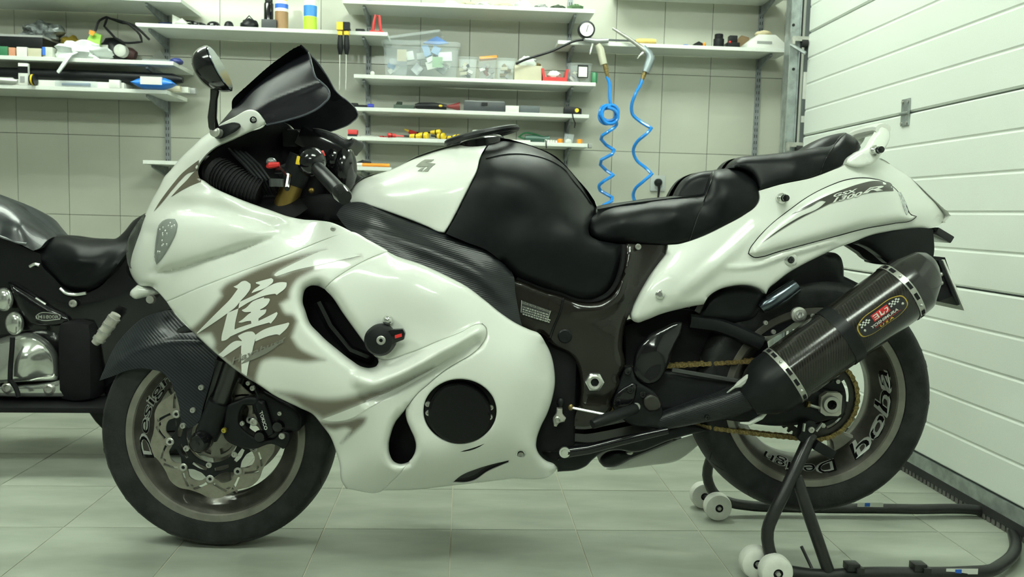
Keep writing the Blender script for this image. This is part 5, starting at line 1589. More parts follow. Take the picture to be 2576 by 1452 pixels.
for x, y, rpx in ((1948, 1432, 44), (1898, 1409, 43), (1803, 1271, 36), (1767, 1242, 35)):
    g = at_z(x, y+rpx, 0)
    r = .0405
    c = np.array((g[0], g[1], r))
    w = mk('roller', MB().lathe([(.012, .021), (.030, .021), (.038, .017), (r, .010), (r, -.010), (.038, -.017), (.030, -.021), (.012, -.021)], c, (0, -1, 0), 36), NYL, ps)
    mk('roller_hub', MB().lathe([(0, .018), (.011, .018), (.013, .014)], c, (0, -1, 0), 16), BLACKS, w)
    mk('roller_bolt', MB().lathe([(0, .024), (.006, .024), (.007, .017)], c, (0, -1, 0), 6), STEEL, w)
for pa_, pb_ in ((((1948, 1432), 44), ((1898, 1409), 43)), (((1803, 1271), 36), ((1767, 1242), 35))):
    q = [at_z(p[0], p[1]+r, 0) for p, r in (pa_, pb_)]
    mk('roller_axle', MB().cyl((q[0][0], q[0][1], .0405), (q[1][0], q[1][1], .0405), .009, n=12), PSM, ps)
for x in (2142, 2309):
    p = at_y(x, 1428, YN-.005)
    mk('bobbin_tab', MB().box(p+np.array((0, 0, .004)), (.032, .03, .018)).box(p+np.array((.014, -.012, .0)), (.02, .02, .012)), PSM, ps, bevel=.002)
mk('lock_pin', MB().tube([at_y(2016, 1375, YN+.06), at_y(2043, 1432, YN+.02)], .004, 8), PSM, ps)
for x0, x1, y, Y in ((2157, 2222, 1270, YF_-.0165), (2380, 2460, 1438, YN-.0165)):
    a, b = at_y(x0, y, Y), at_y(x1, y, Y)
    s_ = mk('maker_sticker', MB().box((a+b)/2, (abs(b[0]-a[0]), .001, .014)), WHIP, ps, smooth=False)
    mk('sticker_mark', MB().box(a*.62+b*.38+np.array((0, -.001, 0)), (.016, .001, .011)), BLUP, s_, smooth=False)

# ================================================================== black cruiser behind, on the left
BF = np.array([-1.45, 3.12, 0.])
PSI2 = .03
BU = np.array([math.cos(PSI2), math.sin(PSI2), 0])
BN = np.array([math.sin(PSI2), -math.cos(PSI2), 0])
cr = thing('cruiser_motorcycle', 'black cruiser motorcycle with chrome engine parked behind the white one', 'motorcycle', BF, rz=PSI2)
Z4 = lambda pts: [(x*.33385, 480+y*.33385) for x, y in pts]
Z1 = lambda pts: [(x*.3802, 900+y*.3802) for x, y in pts]
COVER = mat('satin_leather', (.020, .023, .026), .33, 0, .15, (30, .2), (60, .12))
tk = Z4([(-640, 150), (-560, 20), (-420, -60), (-330, -70), (-150, -10), (0, 42), (100, 86), (230, 172), (330, 252), (432, 334), (350, 378), (300, 432), (250, 452), (150, 402), (0, 342), (-330, 270), (-560, 240)])
tkp = panel('fuel_tank', tk, Surf([(-210, 530, .03), (-190, 490, .03), (-180, 550, .05), (-100, 460, .05), (0, 495, .06), (77, 537, .06), (140, 590, .06), (0, 590, .16), (83, 630, .15), (50, 560, .14), (-100, 560, .16)], [('roll', polyl(tk[:10], 6, False), 26, .06)]), COVER, cr, step=9, thick=.03)
st = polyl(Z4([(-100, 300), (0, 345), (70, 368), (140, 392), (200, 400)]), 6, False)
mk('tank_seam', MB().tube(bl(st, .165), .004, 6), mat('seam_highlight_grey', (.12, .13, .13), .4), tkp, **LOC)  # the seam's highlight is put into its paler grey
sto = Z4([(296, 470), (305, 430), (340, 380), (400, 346), (460, 338), (600, 358), (750, 363), (880, 356), (935, 308), (1005, 225), (1075, 180), (1200, 120), (1250, 300), (1080, 400), (960, 480), (900, 560), (800, 668), (700, 745), (640, 767), (560, 760), (480, 722), (400, 642), (320, 562)])
W_cs = Surf([(100, 640, .12), (135, 595, .08), (250, 601, .08), (300, 590, .08), (360, 540, .08), (200, 650, .17), (300, 640, .16), (210, 735, .15), (130, 690, .15), (380, 600, .12)], [('roll', polyl(sto[1:12], 6, False), 24, .06), ('roll', polyl(sto[13:], 6, False), 22, .03), ('ridge', polyl(Z4([(350, 470), (420, 560), (560, 620), (700, 600), (850, 490), (960, 380)]), 6, False), 30, [-.004, -.012, -.010])])
csp = panel('rider_seat', sto, W_cs, LEATHER, cr, step=8, thick=.03)
body = Z4([(-420, 260), (0, 345), (250, 456), (300, 475), (320, 570), (400, 652), (480, 732), (640, 775), (720, 745), (960, 500), (1150, 420), (1300, 900), (1200, 1100), (1000, 1300), (760, 1500), (400, 1560), (-100, 1560), (-260, 1100)])
panel('body_cover', body, Surf([(0, 620, .13), (100, 700, .14), (200, 800, .15), (350, 700, .12), (400, 850, .10), (100, 950, .10), (0, 950, .10)]), BLACKG, cr, step=16, thick=.05)
panel('side_cover', Z4([(60, 690), (200, 770), (380, 880), (520, 960), (540, 1000), (400, 1020), (230, 1000), (120, 850)]), .165, BLACKG, cr, thick=.03, mirror='copy', edge=((12, .015),))
bdg = panel('model_badge', Z4([(272, 945), (290, 930), (440, 930), (456, 950), (450, 968), (300, 972), (275, 962)]), .168, mat('badge_dark', (.03, .03, .03), .3), cr, thick=.003, mirror=None)
text_decal('badge_lettering', 'M1800R', [Z4([q])[0] for q in ((286, 964), (444, 964), (444, 938), (286, 938))], .168, CHROME, bdg, .001, bold=.02)
bdp = polyl(Z4([(272, 945), (290, 930), (440, 930), (456, 950), (450, 968), (300, 972), (275, 962)]), 3)
mk('badge_rim', MB().tube(bl(bdp, .169), .0018, 5, closed=True), CHROME, bdg, **LOC)
for pts, r in (([(455, 735), (500, 772), (560, 782), (650, 772)], .006), ([(270, 810), (310, 835), (345, 858)], .005), ([(225, 572), (270, 552), (298, 562)], .006)):
    mk('chrome_strip', MB().tube(bl(polyl(Z4(pts), 5, False), .155), r, 8), CHROME, cr, **LOC)
for x, y, r in ((553, 850, .013), (1140, 818, .009), (30, 850, .02), (120, 940, .008)):
    bolt('cover_bolt', *Z4([(x, y)])[0], .165, r, STEEL, cr, .008)
pg = mk('foot_peg', MB().tube(bl(Z4([(875, 930), (840, 985), (770, 1090), (715, 1150)]), .22), [.016, .020, .019, .013], 14), ALU, cr, **LOC)
for k in range(4):
    a, b = bl(Z4([(862-k*36, 955+k*52), (850-k*36, 972+k*52)]), .22)
    mk('peg_groove', MB().tube([a, b], .0212, 14), STEEL, pg, **LOC)
eng = Z4([(-300, 1150), (0, 1108), (100, 1080), (250, 1068), (340, 1110), (410, 1180), (452, 1260), (462, 1340), (462, 1440)])+Z1([(408, 100), (380, 152), (250, 158), (-100, 175)])
W_en = Surf([(0, 850, .17), (100, 838, .17), (150, 890, .17), (155, 950, .16), (60, 900, .22), (0, 950, .21), (100, 955, .18)], [('roll', polyl(eng[1:10], 6, False), 22, .05)])
CHR2 = mat('engine_chrome', (.62, .64, .60), .15, .8, 0, (6, .1))
enp = panel('engine_cover', eng, W_en, CHR2, cr, step=8, thick=.05, edge=((10, .02),))
panel('engine_base', Z1([(-100, 185), (0, 185), (100, 190), (130, 185), (250, 180), (390, 150), (440, 118), (470, 170), (508, 212), (490, 262), (130, 262), (-100, 255)]), .19, CHR2, cr, step=8, thick=.05, mirror='copy', edge=((6, .01),))
for x, y in ((325, 208), (50, 200)):
    mk('base_bolt', MB().lathe([(0, .0), (.008, .0), (.012, .008), (.018, .004), (.018, -.004)], b1(*Z1([(x, y)])[0], .192), (0, -1, 0), 18), STEEL, cr, **LOC)
mk('black_cable', MB().tube(bl(polyl(Z4([(95, 1105), (90, 1200), (80, 1320), (76, 1440)])+Z1([(70, 150), (105, 200), (125, 260)]), 6, False), .235), .008, 8), BLACKM, cr, **LOC)
for x, y in ((110, 1000), (30, 820)):
    mk('chrome_cap', MB().ell(b1(*Z4([(x, y)])[0], .16), (.03, .02, .04), 14, 10), CHR2, cr, **LOC)
mk('frame_rail', MB().box(b1(90, 1007, .12), (.75, .30, .018)), BLACKM, cr, bevel=.004, **LOC)
mk('swing_arm_cover', MB().box(b1(215, 900, .1), (.12, .20, .28)), BLACKM, cr, bevel=.045, **LOC)
# rear wheel and mudguard, mostly hidden
wc = b1(430, 910, 0)
wc = np.array((wc[0], 0, .31))
mk('rear_wheel', tyre_mesh(wc, .31, .10, .22, .08, 48), TYRE, cr, **LOC)
mk('rear_wheel_disc', MB().lathe([(0, .02), (.22, .06), (.22, -.06), (0, -.02)], wc, YAX, 32), BLACKS, cr, **LOC)
ar = [wc+np.array((.335*math.cos(a), -.10, .335*math.sin(a))) for a in np.linspace(.6, 3.0, 24)]
mk('mudguard_edge', MB().tube(ar, .008, 8), mat('worn_bronze', (.12, .11, .085), .4, .5), cr, **LOC)
wf = np.array((wc[0]-1.55, 0, .33))
mk('front_wheel', tyre_mesh(wf, .33, .07, .22, .06, 48), TYRE, cr, **LOC)
ff = np.array((wf[0], 0, wf[2]))
ft_ = b1(-190, 480, 0)
ft_ = np.array((ft_[0]-.03, 0, .95))
for s_ in (1, -1):
    o_ = np.array((0, s_*.10, 0))
    fk_ = mk('fork', MB().tube([ff+o_, ff*.55+ft_*.45+o_, ft_+o_], [.03, .03, .024], 14), CHR2, cr, **LOC)
    mk('handlebar', MB().tube([ft_+o_*.4, ft_+o_*2.0+np.array((.0, 0, .06)), ft_+o_*3.4+np.array((.03, 0, .05))], [.014, .013, .015], 10), BLACKG, fk_, **LOC)
mk('headlamp', MB().ell(ft_+np.array((-.10, 0, -.12)), (.12, .11, .10), 18, 12), BLACKG, cr, **LOC)
mk('front_wheel_disc', MB().lathe([(0, .02), (.22, .03), (.22, -.03), (0, -.02)], wf, YAX, 32), BLACKS, cr, **LOC)
mk('front_mudguard', MB().tube([wf+np.array((.35*math.cos(a), 0, .35*math.sin(a))) for a in np.linspace(.5, 2.9, 20)], .075, 10, flat=.25, up=(0, 0, 1)), BLACKG, cr, **LOC)
mk('down_tube', MB().tube(bl([(-175, 570), (-150, 700), (-70, 980), (60, 1000)], .09), .024, 10), BLACKG, cr, **LOC)

# ================================================================== shelves on the back wall
SHW = mat('shelf_board', (.66, .69, .64), .45, 0, .05, (60, .02))
RAILM = mat('shelf_rail', (.24, .26, .27), .45, .2, 0, (30, .15))
rail_x = {}
for k, (px, py, y0, y1, place) in enumerate(((422, 200, -60, 415, 'left of the nose fairing'), (927, 200, -60, 470, 'left of the clear storage box'), (1427, 250, -60, 450, 'beside the hanging air gauge'), (1906, 200, -60, 400, 'nearest the garage door'))):
    c = at_y(px, py, WY)
    z0, z1 = at_y(px, y1, WY)[2], at_y(px, y0, WY)[2]
    rail_x[k] = c[0]
    t = thing('shelf_upright', 'slotted grey steel shelf upright '+place, 'shelf upright', (c[0], WY-.008, z0), 'shelf uprights')
    mk('upright_channel', MB().box2((c[0]-.0125, WY-.012, z0), (c[0]+.0125, WY-.001, z1)), RAILM, t, smooth=False)
    sl = MB()
    for q in range(int((z1-z0)/.032)):
        for dx in (-.0055, .0055):
            sl.box((c[0]+dx, WY-.0122, z0+.02+q*.032), (.0032, .001, .016))
    o = mk('upright_slots', sl, BLACKM, t, smooth=False)
    o['kind'] = 'stuff'
SH = {}


def shelf(key, xl, yl, xr, yr, dep, rails, label, thick=.018, label_tags=()):
    Yf = WY-.016-dep
    a, b = at_y(xl, yl, Yf), at_y(xr, yr, Yf)
    z = (a[2]+b[2])/2
    t = thing('shelf', label, 'shelf', ((a[0]+b[0])/2, WY-.016-dep/2, z-thick), 'wall shelves')
    mk('shelf_board', MB().box2((a[0], Yf, z-thick), (b[0], WY-.016, z)), SHW, t, smooth=False, bevel=.0015)
    for r in rails:
        x = rail_x[r]
        if not a[0]-.02 < x < b[0]+.02:
            continue
        mk('shelf_bracket', MB().prism([(x-.006, WY-.012, z-thick-.001), (x-.006, Yf+.03, z-thick-.001), (x-.006, Yf+.03, z-thick-.014), (x-.006, WY-.012, z-thick-.055)], (.012, 0, 0)), RAILM, t, smooth=False)
    SH[key] = (z, Yf)
    return t


shelf('TL', -150, -22, 455, -10, .30, (0,), 'topmost white shelf at the upper left, seen from below')
shelf('S2', 340, 60, 975, 78, .26, (0, 1), 'white shelf holding the spray cans above the windscreen')
shelf('S3', -150, 140, 436, 148, .30, (0,), 'white shelf crowded with bags and a work lamp')
shelf('S4', -150, 212, 420, 222, .30, (0,), 'white shelf with the blue wipes under the black case')
shelf('S5', 359, 404, 985, 420, .24, (0, 1), 'lowest white shelf behind the nose and handlebar')
shelf('S6', 862, 3, 1496, 19, .24, (1, 2), 'topmost white shelf in the middle of the wall')
shelf('S7', 890, 187, 1499, 207, .22, (1, 2), 'white shelf carrying the clear storage box and tubs')
shelf('S8', 883, 267, 1482, 290, .20, (1, 2), 'white shelf with black tool cases')
shelf('S9', 873, 342, 1478, 362, .20, (1, 2), 'white shelf with yellow and red hand tools')
shelf('S11', 1404, 100, 1985, 124, .20, (2, 3), 'white shelf above the blue air hoses')
shelf('S12', 1560, -35, 1985, -18, .20, (3,), 'topmost white shelf beside the garage door, seen from below')


def X(px, Y, py=200): return at_y(px, py, Y)[0]


def span(key, x0, x1, back=.06):
    """world x range and shelf height for things standing on a shelf"""
    z, Yf = SH[key]
    Y = Yf+back
    a = at_y(x0, 150, Y)
    b = at_y(x1, 150, Y)
    return a[0], b[0], z+.0005, Y


def hpx(Y, n): return n*Y/FOC*1.0


def item(name, label, cat, mb, m, group=None, parts=(), **kw):
    o = mk(name, mb, m, **kw)
    tag(o, label, cat, group)
    loc = ROOT[o.name]
    for pn, pm, pmat in parts:
        po = mk(pn, pm, pmat, o)
    return o


def blob(cx, cy, cz, rx, ry, rz, seed, rough=.25, n=18, m=12, flat=True):
    rnd = random.Random(seed)
    mb = MB().ell((0, 0, 0), (1, 1, 1), n, m)
    ph = [(rnd.uniform(2, 5), rnd.uniform(0, 6), rnd.uniform(2, 5), rnd.uniform(0, 6)) for _ in range(3)]
    vs = []
    for x, y, z in mb.v:
        k = 1+rough*sum(math.sin(a*x*2+b)*math.sin(c*z*2+y*3+d) for a, b, c, d in ph)/2
        zz_ = z*k
        if flat and zz_ < -.55:
            zz_ = -.55
        vs.append((cx+x*k*rx, cy+y*k*ry, cz+(zz_+.55)*rz/1.55))
    r = MB()
    r.add(vs, mb.f)
    return r


def bx(key, x0, x1, h, dep=.08, back=.04, dz=0):
    a, b, z, Y = span(key, x0, x1, back)
    H = hpx(Y, h)
    return MB().box2((a, Y, z+dz), (b, Y+dep, z+dz+H)), (a, b, z+dz, Y, H)


def can(key, xc, rpx, h, label, body, bands=(), cap=None, back=.08, cat='spray can', name='spray_can', cap_h=.2):
    a, b, z, Y = span(key, xc-rpx, xc+rpx, back)
    r, c, H = (b-a)/2, ((a+b)/2, Y, z), hpx(Y, h)
    bh = H*(1-cap_h)
    mb = MB().lathe([(0, 0), (r*.95, 0), (r, .004), (r, bh*.92), (r*.86, bh*.97), (r*.6, bh), (0, bh)], c, (0, 0, 1), 24)
    parts = [('printed_band', MB().lathe([(r*1.008, bh*u), (r*1.008, bh*v)], c, (0, 0, 1), 24), m) for u, v, m in bands]
    if cap:
        parts.append(('cap', MB().lathe([(r*.8, bh*.97), (r*.8, H*.97), (r*.7, H), (0, H)], c, (0, 0, 1), 20), cap))
    return item(name, label, cat, mb, body, parts=parts)


CLEAR = mat('clear_plastic', (.72, .80, .82), .2, 0, 0, alpha=.24)
FOIL = mat('silver_film', (.30, .33, .33), .22, .5, 0, (30, .3), (40, .5))
CREAM = mat('cream_card', (.52, .49, .36), .6)
DGRN = mat('olive_cloth', (.05, .07, .045), .8)
BAGW = mat('white_bag', (.70, .75, .72), .35, 0, 0, (10, .06), (25, .5))
BRN = mat('brown_cloth', (.13, .09, .03), .8)
# ---- shelf S2
item('cloth_roll', 'rolled dark blue cloth at the left end of the spray can shelf', 'cloth', MB().tube([(span('S2', 395, 395)[0], SH['S2'][1]+.09, SH['S2'][0]+.013), (span('S2', 432, 432)[0], SH['S2'][1]+.09, SH['S2'][0]+.013)], [.011, .0125], 10), mat('navy_cloth', (.02, .03, .12), .8))
a, b, z, Y = span('S2', 434, 486, .03)
item('crumpled_paper', 'crumpled white paper beside the blue cloth roll', 'paper', MB().add([(a, Y, z+.05), (a+.02, Y-.01, z+.012), (a+.045, Y, z+.035), (a+.07, Y-.012, z+.008), (b-.01, Y, z+.018), (b, Y, z), (a, Y, z), (a+.05, Y+.06, z+.03)], [(0, 1, 6), (1, 2, 7), (0, 1, 7), (2, 3, 7), (3, 4, 7), (4, 5, 7), (1, 6, 5, 3), (1, 2, 3)]), WHIP)
a, b, z, Y = span('S2', 461, 518, .12)
item('goggles', 'black strapped goggles lying behind the crumpled paper', 'goggles', MB().tube([((a+b)/2+(b-a)/2*math.cos(t), Y+.03*math.sin(t), z+.02+.015*math.sin(t*.5)) for t in np.linspace(0, 6.28, 24)[:-1]], .007, 6, closed=True).ell(((a+b)/2+.01, Y-.03, z+.018), (.03, .014, .016), 12, 8), BLACKG)
for n_, (x0, x1, h, lab, mm) in enumerate(((521, 555, 17, 'round glossy black cap beside the goggles', BLACKG), (564, 588, 19, 'small black knob between the round cap and the camera bag', BLACKS))):
    a, b, z, Y = span('S2', x0, x1, .08)
    H = hpx(Y, h)
    item('cap' if n_ == 0 else 'knob', lab, 'cap' if n_ == 0 else 'knob', MB().lathe([(0, 0), ((b-a)/2, 0), ((b-a)/2, H*.5), ((b-a)*.38, H*.85), ((b-a)*.2, H), (0, H)], ((a+b)/2, Y, z), (0, 0, 1), 18), mm)
a, b, z, Y = span('S2', 601, 647, .06)
item('camera_bag', 'small black padded pouch left of the dark box', 'pouch', blob((a+b)/2, Y+.03, z, (b-a)/2, .04, .055, 4, .12), BLACKS, parts=[('strap', MB().tube([(a+.005, Y+.03, z+.03), ((a+b)/2, Y+.02, z+.068), (b-.005, Y+.03, z+.03)], .003, 6), BLACKM)])
mb, g = bx('S2', 657, 695, 24, .07)
item('dark_box', 'dark grey box in front of the tall black bottle', 'box', mb, mat('charcoal_card', (.03, .035, .04), .5), bevel=.003)
can('S2', 676, 12, 96, 'tall black bottle standing behind the dark box', BLACKG, cap=BLACKS, back=.16, cat='bottle', name='bottle')
can('S2', 708, 16.5, 92, 'white and brown spray can beside the black bottle', WHIP, ((.05, .62, mat('brown_label', (.28, .16, .07), .5)), (.72, .86, BLUP)), YELP)
can('S2', 780, 16.5, 100, 'white spray can with blue and lime bands', WHIP, ((.02, .45, mat('lime_label', (.42, .60, .04), .45)), (.46, .78, mat('sky_label', (.03, .22, .60), .45))), GRYP)
for q, (px, lab) in enumerate(((856, 'left one of two hanging yellow and black bar clamps'), (872, 'right one of two hanging yellow and black bar clamps'))):
    Yc = SH['S2'][1]-.02
    p0, p1, p2, p3 = [at_y(px+d, y, Yc) for d, y in ((0, 56), (0, 84), (0, 137), (-2, 226))]
    item('bar_clamp', lab, 'clamp', MB().tube([p3, p0], .0028, 6), STEEL, 'hanging bar clamps', parts=[
        ('clamp_jaw', MB().box((p0+p1)/2+np.array((.0, -.002, .006)), (.030, .03, abs(p0[2]-p1[2])*.7)).box((p0[0], Yc+.035, SH['S2'][0]+.011), (.02, .10, .014)), YELP if q == 0 else BLACKS),
        ('clamp_collar', MB().box(p1, (.022, .024, .018)), YELP),
        ('clamp_handle', MB().tube([p1, p1*.6+p2*.4, p1*.3+p2*.7, p2], [.010, .013, .014, .008], 10), BLACKS)])
a, b, z, Y = span('S2', 935, 958, .05)
item('spring_clamp', 'red spring clamp standing at the right end of the spray can shelf', 'clamp', MB().tube([(a+.004, Y, z), (a+.008, Y, z+.05), (a+.016, Y, z+.088), (b-.010, Y, z+.086), (b-.006, Y, z+.045), (b, Y, z)], [.006, .007, .006, .006, .007, .006], 8).box(((a+b)/2, Y, z+.006), (b-a+.02, .03, .012)), REDP)
mb, g = bx('S2', 893, 916, 10, .05)
item('black_pad', 'small flat black pad left of the red clamp', 'pad', mb, BLACKS, bevel=.004)
# ---- shelf S3
zs, Ys = SH['S3']
mb, g = bx('S3', -40, 108, 28, .2, .05, .048)
item('flat_case', 'flat black case with a pale lid edge under the foil bag', 'case', mb, BLACKS, bevel=.004, parts=[('lid_edge', MB().box2((g[0], g[3]-.002, g[2]+g[4]*.86), (g[1]+.001, g[3]+.18, g[2]+g[4]+.002)), GRYP)])
a, b, z, Y = span('S3', 36, 143, .10)
item('foil_bag', 'crumpled silver plastic bag lying on the flat case', 'bag', blob((a+b)/2, Y+.07, g[2]+g[4]+.002, (b-a)/2*.92, .07, .085, 11, .35, 26, 18), FOIL)
for q, (x0, x1, h, mm, lab) in enumerate(((-20, 20, 22, GREP, 'green small carton at the left end of the bag shelf'), (22, 38, 20, mat('pink_card', (.55, .25, .15), .6), 'narrow pink carton between the green and white cartons'), (42, 68, 22, WHIP, 'white carton under the flat case'), (70, 104, 20, CREAM, 'cream carton under the flat case'), (108, 132, 24, mat('pale_card', (.55, .58, .50), .6), 'pale carton left of the white carrier bag'))):
    mb, g2 = bx('S3', x0, x1, h, .10, .012)
    item('carton', lab, 'carton', mb, mm, 'small cartons', bevel=.0015)
mk_p = at_y(110, 122, Ys+.01)
item('tape_strip', 'short blue roll of tape beside the pale carton', 'tape', MB().cyl(mk_p+np.array((0, 0, -.03)), mk_p+np.array((0, 0, .006)), .007, n=12), BLUP)
a, b, z, Y = span('S3', 150, 216, .21)
item('work_glove', 'mustard yellow work glove behind the white carrier bag', 'glove', blob((a+b)/2, Y, z, (b-a)/2, .045, .125, 21, .3), mat('mustard_cloth', (.30, .21, .02), .8))
a, b, z, Y = span('S3', 200, 246, .10)
item('green_packet', 'lime green packet with an orange corner leaning on the work lamp', 'packet', MB().prism([(a, Y, z+.04), (a+.05, Y+.02, z+.145), (b+.01, Y+.02, z+.13), (b-.005, Y, z+.02)], (0, .015, 0)), mat('lime_pack', (.25, .50, .05), .4), parts=[('orange_corner', MB().prism([(a+.045, Y-.002, z+.13), (a+.05, Y-.001, z+.148), (a+.075, Y-.001, z+.14), (a+.065, Y-.002, z+.12)], (0, .003, 0)), ORAP)])
a, b, z, Y = span('S3', 140, 268, .05)
tl0 = at_y(178, 138, Ys-.012)
tl1 = at_y(163, 158, Ys-.022)
tl2 = at_y(146, 182, Ys-.02)
item('carrier_bag', 'white plastic carrier bag with a twisted corner hanging over the shelf edge', 'bag', blob((a+b)/2, Y+.0, z, (b-a)/2, .042, .082, 31, .32, 28, 18), BAGW, parts=[('bag_tail', MB().tube([tl0+np.array((.02, .03, .02)), tl0, tl1, tl2], [.02, .012, .02, .016], 8, flat=.45), BAGW)])
a, b, z, Y = span('S3', 243, 322, .20)
wl = item('work_lamp', 'black work lamp with a white round lens and coiled cable', 'lamp', blob((a+b)/2, Y+.02, z, (b-a)/2*.95, .06, .14, 41, .12), BLACKS, parts=[
    ('lamp_lens', MB().lathe([(0, .012), (.022, .010), (.029, .004), (.031, -.03)], at_y(302, 127, Y-.04), (0, -1, 0), 22), WHIP),
    ('lamp_label', MB().box(at_y(262, 122, Y-.035), (.036, .004, .034)), WHIP),
    ('lamp_tail', MB().tube([at_y(x, y, Y+.03) for x, y in ((300, 130), (330, 136), (342, 140))], [.03, .03, .02], 10), mat('maroon_plastic', (.06, .02, .02), .5)),
    ('lamp_cable', MB().tube(polyl(np.array([at_y(x, y, Ys+.002+d*.2 if x > 325 else Ys+.08+d) for x, y, d in ((240, 78, .0), (250, 52, .02), (268, 43, .05), (300, 55, .03), (335, 70, .0), (352, 88, -.02), (357, 105, .0), (330, 108, .03), (290, 96, .05), (262, 66, .04), (270, 45, .02), (320, 58, .0), (352, 76, .01), (376, 100, .03))]), .02, False), .0055, 7), BLACKM)])
a, b, z, Y = span('S3', 350, 432, .06)
item('acrylic_sheets', 'stack of clear grey plastic sheets right of the work lamp', 'sheets', MB().box2((a, Y, z), (b, Y+.14, z+.010)).box2((a+.01, Y+.01, z+.010), (b-.012, Y+.13, z+.018)), CLEAR)
item('grey_triangle', 'grey set square leaning on the wall behind the plastic sheets', 'set square', MB().prism([(X(360, WY-.05), WY-.06, z+.01), (X(400, WY-.05), WY-.035, z+.10), (X(432, WY-.05), WY-.06, z+.01)], (0, .004, 0)), mat('grey_board', (.28, .29, .26), .6))
a, b, z, Y = span('S3', 432, 452, .04)
item('blue_pouch', 'small dark blue pouch at the right end of the bag shelf', 'pouch', blob((a+b)/2-.01, Y+.04, z, (b-a)/2+.012, .03, .028, 8, .1), mat('navy_film', (.02, .03, .16), .4))
# ---- shelf S4
zs, Ys = SH['S4']
a, b, z, Y = span('S4', -60, 312, .03)
item('white_board', 'long white plastic board lying under the black case', 'board', MB().box2((a, Ys+.026, z), (b, Ys+.135, z+.030)), WHIP, bevel=.003)
p0, p1 = at_y(-40, 168, Ys+.09), at_y(466, 186, Ys+.09)
item('soft_case', 'long black soft case lying across the lower left shelf', 'case', MB().tube([(p0[0], Ys+.058, zs+.0592), (p0[0]+.3, Ys+.058, zs+.0592), (p1[0]-.25, Ys+.058, zs+.0592), (p1[0]-.05, Ys+.058, zs+.059), (p1[0], Ys+.058, zs+.056)], [.028, .028, .028, .026, .014], 14), BLACKS)
item('sealant_tube', 'silver sealant tube at the left end of the lower shelf', 'tube', MB().tube([(X(-30, Ys), Ys+.006, zs+.0175), (X(30, Ys), Ys+.006, zs+.0175), (X(36, Ys), Ys+.006, zs+.0175), (X(42, Ys), Ys+.006, zs+.0175)], [.017, .017, .010, .006], 16), mat('silver_tube', (.50, .52, .48), .3, .5))
mb, g = bx('S4', 45, 69, 52, .020, .0)
item('labelled_carton', 'small white carton with a barcode standing on the lower left shelf', 'carton', mb, WHIP, bevel=.001, parts=[('dark_print', MB().box2((g[0]-.0005, g[3]-.001, g[2]+.055), (g[1]+.0005, g[3], g[2]+.085)), BLACKS), ('barcode', MB().box2((g[0]+.008, g[3]-.001, g[2]+.012), (g[1]-.014, g[3], g[2]+.04)), GRYP)])
a, b, z, Y = span('S4', 70, 82, -.028)
item('hazard_tape', 'roll of black and yellow hazard tape beside the barcode carton', 'tape', MB().cyl((a, Y+.025, z+.025), (b, Y+.025, z+.025), .025, n=24), BLACKS, parts=[('yellow_stripe', MB().lathe([(.0253, .006), (.0253, .014)], (a, Y+.025, z+.025), (1, 0, 0), 24), YELP)])
mb, g = bx('S4', 136, 240, 15, .020, .003)
item('blister_pack', 'clear blister pack with blue contents on the lower left shelf', 'packet', mb, CLEAR, bevel=.003, parts=[('contents', MB().tube([(g[0]+.03, g[3]+.010, g[2]+.012), (g[1]-.03, g[3]+.010, g[2]+.014)], [.005, .007], 8), mat('dull_blue', (.10, .16, .26), .5))])
mb, g = bx('S4', 273, 300, 20, .022, .0)
item('white_tape_box', 'small white box left of the blue wipes', 'box', mb, WHIP, bevel=.002)
a, b, z, Y = span('S4', 327, 434, -.03)
H = hpx(Y, 29)
item('wipes_pack', 'blue and white soft pack of wipes on the lower left shelf', 'packet', MB().loft([[(x_, Y+.032+dy*.75*math.cos(t), z+H*.5+H*.5*sz*math.sin(t)) for t in np.linspace(0, 2*math.pi, 17)[:-1]] for x_, dy, sz in ((a, .045, .08), (a+.02, .042, .6), (a+.05, .04, 1), (b-.05, .04, 1), (b-.02, .042, .65), (b, .045, .08))]), mat('wipes_blue', (.02, .17, .62), .35), parts=[('white_panel', MB().box2((a+.045, Y+.0005, z+H*.34), (b-.05, Y+.012, z+H*.98)), WHIP)])
for q in range(3):
    Yq = Ys+.05+q*.03
    item('white_profile', ('front', 'middle', 'rear')[q]+' one of three pale plastic profiles sticking out past the blue wipes', 'profile', MB().box2((X(400, Yq), Yq, zs+.001), (X((452, 473, 491)[q], Yq), Yq+.026, zs+.028)), (CREAM, WHIP, GRYP)[q], 'plastic profiles', bevel=.001)
# ---- shelf S7
zs, Ys = SH['S7']


def tub(x0, x1, h, label, fillm, lid=None, cat='tub', name='plastic_tub', key='S7', group='clear tubs', back=.03, seed=0):
    a, b, z, Y = span(key, x0, x1, back)
    H, w = hpx(Y, h), b-a
    d = w*.9
    rings = []
    for t, s in ((0, .82), (.04, .86), (.93, .98), (.95, 1.05), (1, 1.05)):
        rings.append([((a+b)/2+w/2*s*c1, Y+d/2+d/2*s*c2, z+H*t) for c1, c2 in ((-1, -.8), (-.8, -1), (.8, -1), (1, -.8), (1, .8), (.8, 1), (-.8, 1), (-1, .8))])
    shell = MB().loft(rings, False)
    shell.f.append(tuple(range(8))[::-1])
    rnd = random.Random(seed)
    parts = []
    for q in range(9):
        c = ((a+b)/2+rnd.uniform(-.28, .28)*w, Y+d/2+rnd.uniform(-.25, .25)*d, z+H*(.12+.07*q))
        parts.append(('content_piece', MB().box(c, (w*rnd.uniform(.2, .4), d*.3, H*.14), np.array(Matrix.Rotation(rnd.uniform(-1, 1), 3, 'Y'))), fillm[q % len(fillm)]))
    if lid:
        parts.append(('lid_card', MB().box(((a+b)/2+.004, Y+d/2, z+H*1.02), (w*.95, d*.8, .012), np.array(Matrix.Rotation(-.12, 3, 'Y'))), lid))
    return item(name, label, cat, shell, CLEAR, group, parts)


